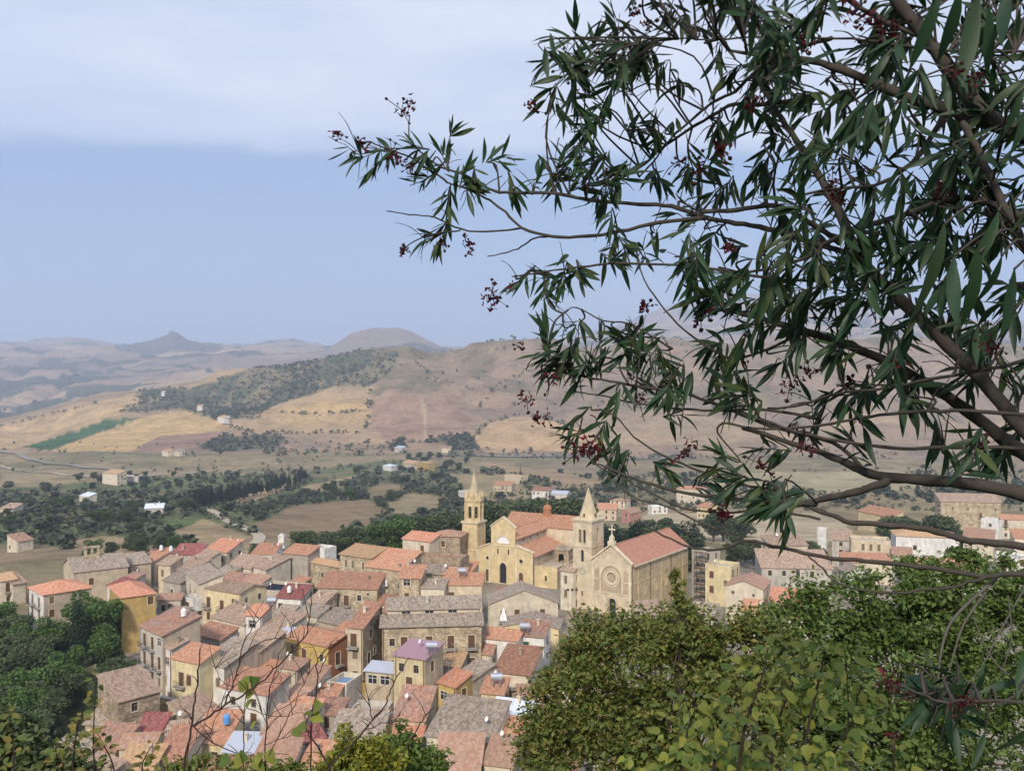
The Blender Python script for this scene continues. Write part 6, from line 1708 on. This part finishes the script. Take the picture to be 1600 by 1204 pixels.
# shoots: hand-set at the ragged outline, scattered within the dense parts
SH = [(600,238,3.55,-1,.1),(560,248,3.6,-1,.5),(538,225,3.6,-.8,-.6),(585,262,3.6,-.8,.9),(640,232,3.5,-1,0),(655,262,3.5,-.6,1),(690,240,3.5,-.4,-1),(705,205,3.5,.3,-1),(680,270,3.5,-.6,.8),(725,268,3.4,.2,-1),(745,290,3.4,.2,1),
      (790,245,3.4,1,-.4),(640,290,3.5,-1,.4),(700,325,3.4,-.1,1),(665,375,3.5,-1,.4),(690,372,3.5,-.3,1),(730,300,3.4,.3,1),(840,270,3.3,.2,-1),(875,255,3.3,.5,-1),(870,300,3.3,.1,1),(800,300,3.4,.2,1),(845,435,3.3,-1,.1),(815,440,3.3,-.7,.8),(850,465,3.3,0,1),
      (880,440,3.2,-.2,1),(905,435,3.2,.1,1),(860,560,3.1,-1,-.2),(850,590,3.1,-.6,.9),(835,555,3.1,-1,.2),(855,525,3.1,-.1,-1),(880,570,3.1,-.4,1),(915,565,3.1,-.3,-1),(900,600,3.1,-.5,1),(940,560,3.1,.3,-1),(895,660,3.0,-.8,.7),(880,690,3.0,-.8,.5),
      (930,690,3.0,-.4,.9),(960,640,3.0,-.2,1),(975,530,3.1,-.6,-.3),(1000,545,3.0,.1,-1),(1000,510,3.1,.5,-.8),(955,720,2.9,-.4,1),(975,745,2.9,-.2,1),(910,140,3.2,-.8,-.6),(900,45,3.2,0,-1),(870,60,3.2,-1,-.1),(860,95,3.2,-1,.3),(880,120,3.2,-.9,.2),
      (850,160,3.2,-.6,.8),(930,60,3.2,.3,-1),(900,90,3.2,-.8,.3),(945,100,3.1,-.5,.6),(880,250,3.3,-.4,-.6),(990,60,3.0,0,-1),(960,30,3.0,-.3,-1),(1205,790,1.75,-.6,.3),(1228,800,1.7,-.1,1),(1190,785,1.8,-1,.1),
      (1460,1050,1.9,.2,-1),(1500,1050,1.9,-.5,-.7),(1440,1090,1.9,-1,.2),(1530,1080,1.9,.4,-.8),(1480,1125,1.9,-.2,1)]
DENSE = [([(870,40),(960,0),(1160,0),(1230,60),(1200,330),(1100,420),(930,420),(890,330),(880,230),(865,150)], 78, 2.8, 3.4), ([(1200,0),(1600,0),(1600,340),(1450,420),(1200,420)], 108, 2.0, 3.2),
         ([(1060,400),(1600,340),(1600,600),(1450,600),(1250,560),(1100,480)], 72, 2.1, 3.2), ([(850,540),(900,510),(1010,510),(1090,540),(1080,640),(950,690),(890,670)], 13, 3.0, 3.3),
         ([(1080,530),(1250,560),(1300,700),(1100,700),(1000,690)], 14, 2.6, 3.1), ([(1250,600),(1600,600),(1600,740),(1300,720)], 15, 2.2, 2.9), ([(980,690),(1240,700),(1240,780),(1050,760)], 7, 2.5, 2.9), ([(1610,-60),(1900,-60),(1900,620),(1610,560)], 60, 2.0, 2.9), ([(900,-140),(1610,-140),(1610,-20),(960,-20)], 45, 2.2, 3.0)]
for poly, n, d0, d1 in DENSE:
    xs_ = [q[0] for q in poly]; ys_ = [q[1] for q in poly]; c = 0
    while c < n:
        x, y = rz.uniform(min(xs_), max(xs_)), rz.uniform(min(ys_), max(ys_))
        if not inpoly(np.array([x]), np.array([y]), poly)[0]: continue
        c += 1
        SH.append((x, y, rz.uniform(d0, d1), rz.uniform(-1, .6), rz.uniform(-.5, 1.3)))
LV, TW = [], []
for x, y, d, dx, dy in SH:
    tip = P(x, y, d)
    ax = Vector((dx, rz.uniform(-.5, .5), -dy)).normalized()
    dist = np.linalg.norm(NC - np.array(tip), axis=1); k = int(np.argmin(np.hypot(NPX - x, NPY - y)/F*3 + .3*np.abs(NC[:, 1] - d) + (NPX < x - 15)*.1 + NJ*rz.uniform(.5, 1.5))); b_, br = NODE[k]; NJ[max(0, k-1):k+2] += .03
    tip = P(x, y, min(max(d, b_.y - .3), b_.y + .3))
    L = (tip - b_).length
    mid1 = b_.lerp(tip, .5) + Vector((rz.uniform(-.08, .08), rz.uniform(-.05, .05), rz.uniform(-.03, .10)))*min(1, L*2)
    base_ = tip - ax*.08
    tp = smooth([b_, mid1, base_, tip], 4)
    TW.append(tube([p - ROOT for p in tp], [max(.0016, .0042*(1 - .7*j/(len(tp)-1))) for j in range(len(tp))], 5))
    droop = .12 if x < 1000 else .6
    for j in range(rz.randint(8, 12)):
        t = rz.random()**.7; p = tip - ax*(1-t)*.11
        a = rz.uniform(0, 6.283); u = ax.orthogonal().normalized(); v = ax.cross(u)
        sp_ = rz.uniform(.45, 1.15) if t < .85 else rz.uniform(.15, .6)
        dr = ax*math.cos(sp_) + (u*math.cos(a) + v*math.sin(a))*math.sin(sp_)
        dr.z -= droop*rz.uniform(.2, 1.0); dr.normalize()
        LV.append((orient(p, dr, Vector((rz.uniform(-.6, .6), rz.uniform(-1.6, .3), .7)), rz.uniform(.068, .122), rz.uniform(.75, 1.08)), rz.randrange(6)))
    for _ in range(rz.choice((0, 1, 1, 2))):      # a bare forked twiglet
        q = b_.lerp(tip, rz.uniform(.3, .9)); e = q + Vector((rz.uniform(-.12, .05), rz.uniform(-.06, .06), rz.uniform(-.1, .12)))
        TW.append(tube([p - ROOT for p in smooth([q, q.lerp(e, .5) + Vector((0, 0, .015)), e], 3)], [.0022]*4 + [.0014]*3, 4))
# the largest, nearest leaves at the top right
for x0, y0, x1, y1, d in [(1470,-10,1425,108,1.25),(1500,-20,1482,105,1.2),(1530,-10,1490,145,1.15),(1545,10,1545,120,1.2),(1575,-20,1558,88,1.1),(1600,140,1572,210,1.15),(1610,160,1590,230,1.1),(1475,350,1448,508,1.3),(1530,395,1515,520,1.25),(1565,400,1540,485,1.25),(1490,400,1480,520,1.35),
                          (1620,1130,1560,1185,1.2),(1540,1140,1520,1204,1.3),(1610,1000,1575,1090,1.3),(1560,330,1535,430,1.3),(1585,420,1570,520,1.2)]:
    d = 1.75 + (d-1.1)*.5; a, b_ = P(x0, y0, d), P(x1, y1, d + rz.uniform(-.05, .05))
    LV.append((orient(a, b_-a, Vector((rz.uniform(-.3, .3), -1, .2)), (b_-a).length, .95), rz.randrange(6)))
    k = int(np.argmin(np.linalg.norm(NC - np.array(a), axis=1))); n_ = NODE[k][0] if y0 > 40 else P(x0 + 12, y0 - 90, d + .1)
    TW.append(tube([p - ROOT for p in smooth([n_, n_.lerp(a, .5) + Vector((0, 0, .06)), a], 4)], [.0026]*9, 5))
leaves_on(ole, LV, 'lance', 'oleaf')
V, Q = join_tubes(TW)
tag(link('fine_twig', np_mesh('fine_twig', V, Q, M['olbark'], True), ole), kind='stuff')
# withered flower heads, each a bunch of crumpled petals and dry capsules
def flower_mesh(seed):
    rd = random.Random(seed); s = MB()
    for k in range(rd.randint(9, 15)):
        c = Vector((rd.gauss(0, .010), rd.gauss(0, .010), rd.gauss(0, .012))); u = Vector((rd.gauss(0,1), rd.gauss(0,1), rd.gauss(0,1))).normalized(); v = u.orthogonal().normalized(); w_ = u.cross(v); r_ = rd.uniform(.006, .013)
        s.face([c - u*r_, c + v*r_*.8 + w_*r_*.4, c + u*r_*.3]); s.face([c + u*r_*.3, c + v*r_*.8 + w_*r_*.4, c + u*r_ - w_*r_*.3, c - v*r_*.6])
    for k in range(rd.randint(2, 4)):
        c = Vector((rd.gauss(0, .02), rd.gauss(0, .02), rd.gauss(-.005, .02))); r_ = rd.uniform(.004, .0075)
        s.bar((0, 0, 0), c, .0012, 4, 1); s.cyl(c.x, c.y, c.z-r_, c.z, .001, r_, 6, 1, False); s.cyl(c.x, c.y, c.z, c.z+r_, r_, .001, 6, 1, False)
    return s.mesh('flower_head', [M['petal'], M['capsule']])
FM = [flower_mesh(k) for k in range(6)]
FL = [(625,250,3.4),(612,240,3.4),(640,262,3.4),(530,213,3.6),(522,206,3.6),(565,225,3.55),(640,165,3.5),(628,172,3.5),(735,388,3.4),(728,378,3.4),(630,392,3.6),(690,380,3.5),(905,118,3.1),(890,105,3.1),(930,92,3.1),(945,272,3.1),(1010,40,3.0),(1255,66,2.6),(1248,52,2.6),(1262,72,2.6),(1185,155,2.6),(1175,165,2.6),(1125,225,2.7),(1130,235,2.7),(1305,300,2.5),(1308,316,2.5),(1300,285,2.5),
      (1355,30,2.2),(1395,40,2.2),(1380,48,2.2),(1490,110,1.7),(1525,122,1.7),(1330,20,2.3),(1100,488,2.8),(1110,478,2.8),(1095,495,2.8),(1010,480,3.1),(865,590,3.0),(822,622,3.1),(812,540,3.1),(852,648,3.0),(840,655,3.0),(918,702,2.9),(905,705,2.9),(930,698,2.9),(1130,795,2.4),(1133,805,2.4),(1265,580,2.6),(1330,600,2.6),(1550,532,1.9),(1545,545,1.9),
      (1080,695,2.7),(1062,712,2.7),(1385,1060,1.7),(1395,1070,1.7),(1418,1085,1.7),(1500,1098,1.65),(1490,1105,1.65),(1395,1145,1.7),(1515,1095,1.65),(800,447,3.3),(770,462,3.3),(765,468,3.3),(835,165,3.2),(832,172,3.2),(1040,25,3.0),(990,15,3.0),(1060,252,2.9),(1092,262,2.9),(1140,390,2.9),(1220,470,2.7),(985,590,3.0),(1000,625,3.0),(1155,560,2.8),(1235,600,2.7),(1215,440,2.8),(1400,560,2.4),(1470,300,2.1),(1530,700,2.3),(1200,730,2.5),(1260,700,2.5)]
for k, (x, y, d) in enumerate(FL):
    p = P(x, y, d); o = link('flower_head', FM[k % 6], ole, p - ROOT)
    o.rotation_euler = (rz.uniform(0, 6), rz.uniform(0, 6), rz.uniform(0, 6)); sc = rz.uniform(.85, 1.4)*(1 if d > 2 else .55); o.scale = (sc, sc, sc)
# grey dead twigs at the lower right
for pts, w0, d in [([(1557,903),(1503,951),(1480,983),(1469,1026),(1466,1060),(1464,1100)], 8, 2.1), ([(1540,925),(1506,974),(1489,1026),(1480,1060)], 6, 2.1), ([(1600,920),(1560,990),(1535,1040),(1500,1080)], 4, 2.0), ([(1575,930),(1580,1000),(1560,1060)], 4, 2.1), ([(1620,1090),(1560,1040),(1535,1000),(1520,960)], 5, 1.9)]:
    sm = smooth([P(x, y, d) for x, y in pts], 4)
    V, Q = tube([p - ROOT for p in sm], [w0*.36*d/F*(1 - .6*k/len(sm)) for k in range(len(sm))], 6)
    link('dead_branch', np_mesh('dead_branch', V, Q, M['greybark'], True), ole)

# --- two leafy trees on the slope just below, lower right
def leafy_tree(name, label, lobes, n_clump, per, size, mat, seed, base_xy, clump_r=.4, group=None, thick=1.0):
    rng = np.random.default_rng(seed)
    bx, by = base_xy; root = link(name, None, None, (bx, by, gz(bx, by)))
    tag(root, label, 'tree', group); z0 = Vector((bx, by, gz(bx, by)))
    C = lobes_points(lobes, n_clump, rng, .62)
    sc = rng.uniform(.5, 1.3, n_clump)
    pts = np.repeat(C, per, 0) + rand_dirs(n_clump*per, rng)*(rng.random(n_clump*per)**.6*clump_r*np.repeat(sc, per))[:, None]*np.array((1, 1, .75))
    V, Q = quads(pts - np.array(z0), rng.uniform(size*.5, size*1.4, len(pts)), rng, .5, .35)
    cr_ = link('crown', np_mesh('crown', V, Q, M[mat]), root)
    ts = []; top_ = Vector(np.mean(C, 0)) - z0
    ts.append(tube(smooth([(0,0,-.5), top_*.45 + Vector((.1,0,0)), top_], 4), [(.16 - .1*k/8)*thick for k in range(9)], 8))
    rd = random.Random(seed)
    for k in range(60 if thick == 1 else 12):
        c = Vector(C[rd.randrange(n_clump)]) - z0; st = top_*rd.uniform(.35, .9)
        ts.append(tube(smooth([st, st.lerp(c, .5) + Vector((0, 0, .2)), c], 3), [q*thick for q in (.04, .035, .03, .024, .018, .012, .006)], 5))
    V, Q = join_tubes(ts); link('trunk', np_mesh('trunk', V, Q, M['bark'], True), root)
    return root
def lobe(x, y, Y, rpx, flat=.8):
    p = P(x, y, Y); r_ = rpx*Y/F; return (p.x, p.y, p.z, r_, r_*.9, r_*flat)
leafy_tree('leafy_tree', 'broad olive-brown leafy tree in front of the town, left of the two at lower right',
           [lobe(1010,1090,19,150), lobe(900,1110,19.5,85), lobe(960,1010,19.5,75), lobe(1060,990,19,62), lobe(1120,1010,19,80), lobe(1180,1050,18.5,95), lobe(880,1040,20,38), lobe(850,1160,19,52), lobe(1100,1150,18,140), lobe(950,1190,18.5,120), lobe(930,985,19.6,34), lobe(1060,955,19.3,26), lobe(1180,980,18.8,34)], 620, 84, .062, 'bushleaf', 4, (3.2, 19), .42)
leafy_tree('leafy_tree', 'bright mid-green leafy tree filling the lower right corner',
           [lobe(1420,1080,22,150), lobe(1300,1020,22.5,85), lobe(1400,930,23,62), lobe(1500,930,22.5,75), lobe(1340,950,23,55), lobe(1460,960,22,80), lobe(1560,1000,22,95), lobe(1270,1110,22,85), lobe(1230,980,23,46), lobe(1560,1120,21,130), lobe(1320,1170,21,130), lobe(1500,880,23,30), lobe(1430,895,23,32), lobe(1270,925,23,26), lobe(1590,900,22.5,40), lobe(1625,960,22,80)], 760, 84, .074, 'lushleaf', 6, (9.4, 22), .46)
p = P(1062, 975, 18.6)
leafy_tree('sapling', 'thin upright leafy shoot in front of the church side wall', [lobe(1062,925,18.6,9,2.2), lobe(1058,900,18.6,7,1.5), lobe(1066,950,18.6,9,2)], 16, 26, .06, 'bushleaf', 8, (p.x, p.y), .16, thick=.12)
rt = random.Random(31)
# --- broad-leaved climber nearer the camera, yellowing
cl_root = Vector((1.35, 4.6, gz(1.35, 4.6)))
vine = link('broadleaf_shrub', None, None, cl_root); tag(vine, 'broad-leaved yellow-green shrub close by at the bottom right of centre', 'shrub')
bpy.context.view_layer.update()
STEMS = [[(1150,1230),(1165,1130),(1190,1060),(1200,1010)], [(1250,1230),(1262,1140),(1280,1060),(1290,1010)], [(1060,1230),(1070,1160),(1085,1105),(1080,1085)], [(1320,1230),(1330,1150),(1340,1090),(1350,1060)], [(1200,1230),(1215,1130),(1240,1060),(1235,1000)], [(1110,1230),(1120,1170),(1135,1120),(1150,1070)],
         [(1020,1240),(1010,1190),(1005,1160)], [(1280,1230),(1300,1180),(1325,1130),(1320,1020)], [(1400,1230),(1395,1190),(1400,1150)], [(1180,1230),(1140,1190),(1090,1170),(1050,1150)], [(1240,1240),(1210,1190),(1160,1160),(1120,1150)], [(1350,1240),(1340,1200),(1300,1180),(1270,1160)]]
LV = []
for st in STEMS:
    d = rt.uniform(4.0, 5.2)
    sm = smooth([P(x, y, d) for x, y in st], 6)
    V, Q = tube([p - cl_root for p in [cl_root.lerp(sm[0], .3)] + sm], [.008*(1 - .75*k/(len(sm)+1)) for k in range(len(sm)+1)], 6)
    link('stem', np_mesh('stem', V, Q, M['twigbark'], True), vine)
    for k, p in enumerate(sm):
        for j in range(rt.randint(2, 4)):
            dr = Vector((rt.uniform(-1, 1), rt.uniform(-1, .6), rt.uniform(-.7, .5))).normalized()
            q = p + dr*rt.uniform(.02, .13) + Vector((0, 0, rt.uniform(-.03, .03)))
            LV.append((orient(q, dr + Vector((0, 0, -.35)), Vector((rt.uniform(-.6, .6), rt.uniform(-.9, .1), .8)), rt.uniform(.04, .078), rt.uniform(.8, 1.0)), rt.randrange(6)))
leaves_on(vine, LV, 'broad', 'vineleaf')
# --- bare twigs in front of the town
tw_root = Vector((-1.2, 3.4, gz(-1.2, 3.4)))
tws = link('bare_shrub', None, None, tw_root); tag(tws, 'nearly bare dark twiggy shrub with a few leaves in front of the houses', 'shrub')
bpy.context.view_layer.update()
TT = [([(284,1230),(289,1195),(299,1136),(305,1092),(309,1049),(313,1012)], 7, 3), ([(300,1133),(322,1122),(350,1102),(372,1090),(403,1069),(423,1053),(451,1021),(478,990),(484,960),(487,925)], 6, 2), ([(350,1102),(362,1073),(372,1041),(376,1017),(386,992),(403,968)], 4.5, 2),
      ([(374,1030),(392,1011),(415,1000),(443,996),(461,995)], 3, 1.6), ([(302,1132),(326,1155),(362,1173),(385,1181)], 3.5, 2), ([(417,1230),(415,1163),(417,1122),(421,1082),(431,1045),(436,1020)], 4, 2), ([(380,1230),(380,1163),(382,1102),(386,1070)], 3.5, 2),
      ([(484,1230),(486,1152),(490,1102),(496,1057),(494,1035),(512,1011),(520,1005)], 4.5, 2), ([(500,1230),(512,1203),(531,1179),(550,1163),(569,1141),(581,1124),(600,1104),(606,1089),(617,1064),(627,1047),(639,1026)], 6, 2), ([(515,1199),(500,1170),(487,1154),(478,1135),(482,1110)], 4.5, 2),
      ([(569,1141),(590,1132),(615,1127),(640,1124)], 2.5, 1.5), ([(630,1180),(642,1155),(657,1129),(667,1114),(679,1104)], 3, 1.8), ([(581,1124),(578,1105),(576,1090)], 3, 1.6), ([(496,1057),(505,1035),(512,1020)], 2.5, 1.5), ([(395,1230),(430,1160),(460,1100),(478,1060),(485,1045)], 3, 1.5), ([(300,1180),(330,1140),(352,1080),(360,1050)], 2.5, 1.4),
      ([(403,1069),(420,1066),(440,1068)], 2, 1.2), ([(451,1021),(470,1012),(490,1010)], 2, 1.2), ([(289,1195),(297,1165),(312,1150),(345,1140)], 2.2, 1.3), ([(417,1122),(440,1105),(470,1090)], 2.2, 1.3), ([(415,1163),(450,1150),(480,1142)], 2.2, 1.3), ([(362,1073),(345,1060),(335,1040)], 2, 1.2), ([(382,1102),(400,1110),(440,1118),(470,1112)], 2.2, 1.3)]
tip_nodes = []
for pts, w0, w1 in TT:
    d = rt.uniform(2.9, 3.3); sm = smooth([P(x, y, d) for x, y in pts], 4)
    sm = [p + Vector((rt.gauss(0, .002), 0, rt.gauss(0, .002))) for p in sm]
    V, Q = tube([p - tw_root for p in sm], [(w0 + (w1-w0)*k/(len(sm)-1))*.33*d/F for k in range(len(sm))], 6)
    link('branch', np_mesh('branch', V, Q, M['twigbark'], True), tws); tip_nodes += sm[3:]
ts = []
for k in range(110):
    q = rt.choice(tip_nodes); e = q + Vector((rt.uniform(-.06, .08), rt.uniform(-.03, .03), rt.uniform(.0, .1)))
    ts.append(tube([p - tw_root for p in smooth([q, q.lerp(e, .5) + Vector((rt.uniform(-.01, .01), 0, .005)), e], 3)], [.0016, .0015, .0014, .0012, .001, .0009, .0008], 4))
V, Q = join_tubes(ts); tag(link('fine_twig', np_mesh('fine_twig', V, Q, M['twigbark'], True), tws), kind='stuff')
LV = []
for x0, y0, x1, y1 in [(378,1060,388,1075),(376,1068,392,1080),(392,1075,384,1092),(396,1092,380,1102),(402,1125,388,1138),(462,1135,474,1156),(468,1130,482,1146),(488,1112,470,1124),(488,1115,504,1122),(490,1105,500,1098),(408,1176,402,1204),(398,1180,412,1208),(372,1180,392,1186),(365,1184,386,1196),(420,1170,428,1200),(345,1186,365,1190),(392,1068,398,1056)]:
    a, b_ = P(x0, y0, 3.0), P(x1, y1, 2.95)
    for e in range(1): LV.append((orient(a, b_-a, Vector((rt.uniform(-.4, .4), -.8, .5)), max(.022, (b_-a).length*.8), rt.uniform(.9, 1.2)), rt.randrange(6)))
leaves_on(tws, LV, 'broad', 'vineleaf')
# --- leafy sprigs at the bottom left
sp_root = Vector((-2.1, 4.2, gz(-2.1, 4.2)))
spr = link('leafy_shrub', None, None, sp_root); tag(spr, 'loose leafy shrub at the bottom left corner in front of the wood', 'shrub')
bpy.context.view_layer.update(); LV = []
for st in [[(150,1240),(146,1160),(148,1100),(150,1055)], [(110,1240),(115,1180),(122,1130),(130,1118)], [(20,1240),(22,1170),(18,1130),(10,1112)], [(60,1240),(75,1180),(100,1160),(120,1150)], [(185,1240),(175,1190),(160,1160),(150,1140)], [(-10,1230),(0,1190),(15,1175),(40,1168)], [(230,1240),(222,1200),(228,1180),(240,1160)], [(90,1240),(92,1200),(86,1170)], [(200,1240),(208,1215),(225,1200)], [(40,1250),(50,1215),(65,1195)]]:
    d = rt.uniform(3.8, 4.6); sm = smooth([P(x, y, d) for x, y in st], 5)
    V, Q = tube([p - sp_root for p in sm], [.005*(1 - .75*k/len(sm)) for k in range(len(sm))], 5); link('stem', np_mesh('stem', V, Q, M['twigbark'], True), spr)
    for p in sm[3:]:
        for j in range(rt.randint(1, 2)):
            dr = Vector((rt.uniform(-1, 1), rt.uniform(-.8, .4), rt.uniform(-.5, .5))).normalized()
            LV.append((orient(p + dr*.015, dr, Vector((rt.uniform(-.6, .6), -.6, .8)), rt.uniform(.025, .05), rt.uniform(.75, 1.0)), rt.randrange(6)))
leaves_on(spr, LV, 'broad', 'bushleaf')
# --- small yellow-green bushes along the bottom edge
leafy_tree('bush', 'yellow-green bush at the bottom edge below the grey roof', [lobe(555,1190,9,40), lobe(600,1200,9,34), lobe(525,1200,9,26), lobe(548,1150,9,14,1.6), lobe(585,1178,9,22)], 85, 40, .035, 'yelleaf', 12, (P(560,1200,9).x, 9.0), .14, thick=.2)
leafy_tree('bush', 'dark green bush at the bottom edge right of the yellow-green one', [lobe(650,1185,10,36), lobe(625,1165,10,26), lobe(632,1140,10,10,1.8), lobe(680,1195,10,24), lobe(640,1205,10,46)], 90, 40, .038, 'lushleaf', 13, (P(645,1200,10).x, 10.0), .15, thick=.2)
leafy_tree('bush', 'low green bush at the bottom edge below the bare twigs', [lobe(330,1205,8,40,.5), lobe(270,1210,8,36,.5), lobe(400,1212,8,44,.5), lobe(450,1212,8,30,.5)], 60, 36, .03, 'bushleaf', 14, (P(340,1230,8).x, 8.0), .11, thick=.2)
leafy_tree('bush', 'dark green bush filling the extreme bottom left corner', [lobe(20,1180,9,46), lobe(70,1200,9,46), lobe(-20,1140,9,40), lobe(120,1210,9,34), lobe(40,1140,9.5,20)], 120, 40, .04, 'oakleaf', 15, (P(40,1200,9).x, 9.0), .17, thick=.2)
# ------------------------------------------------------------------ haze: the air of the valley
s = MB(); s.box(-15000, 15000, -60, 14500, float(ZZ.min())-2, float(ZZ.max())+25)
hz = s.build('haze', None)
tag(hz, kind='stuff')
hm_ = bpy.data.materials.new('air'); hm_.use_nodes = True
hn, hl_ = hm_.node_tree.nodes, hm_.node_tree.links
hn.clear()
ho = hn.new('ShaderNodeOutputMaterial'); hv = hn.new('ShaderNodeVolumePrincipled')
hv.inputs['Color'].default_value = (0.66, 0.78, 1.0, 1)
hv.inputs['Density'].default_value = 0.000145
hv.inputs['Anisotropy'].default_value = 0.1
hl_.new(hv.outputs[0], ho.inputs['Volume'])
hz.data.materials.clear(); hz.data.materials.append(hm_)
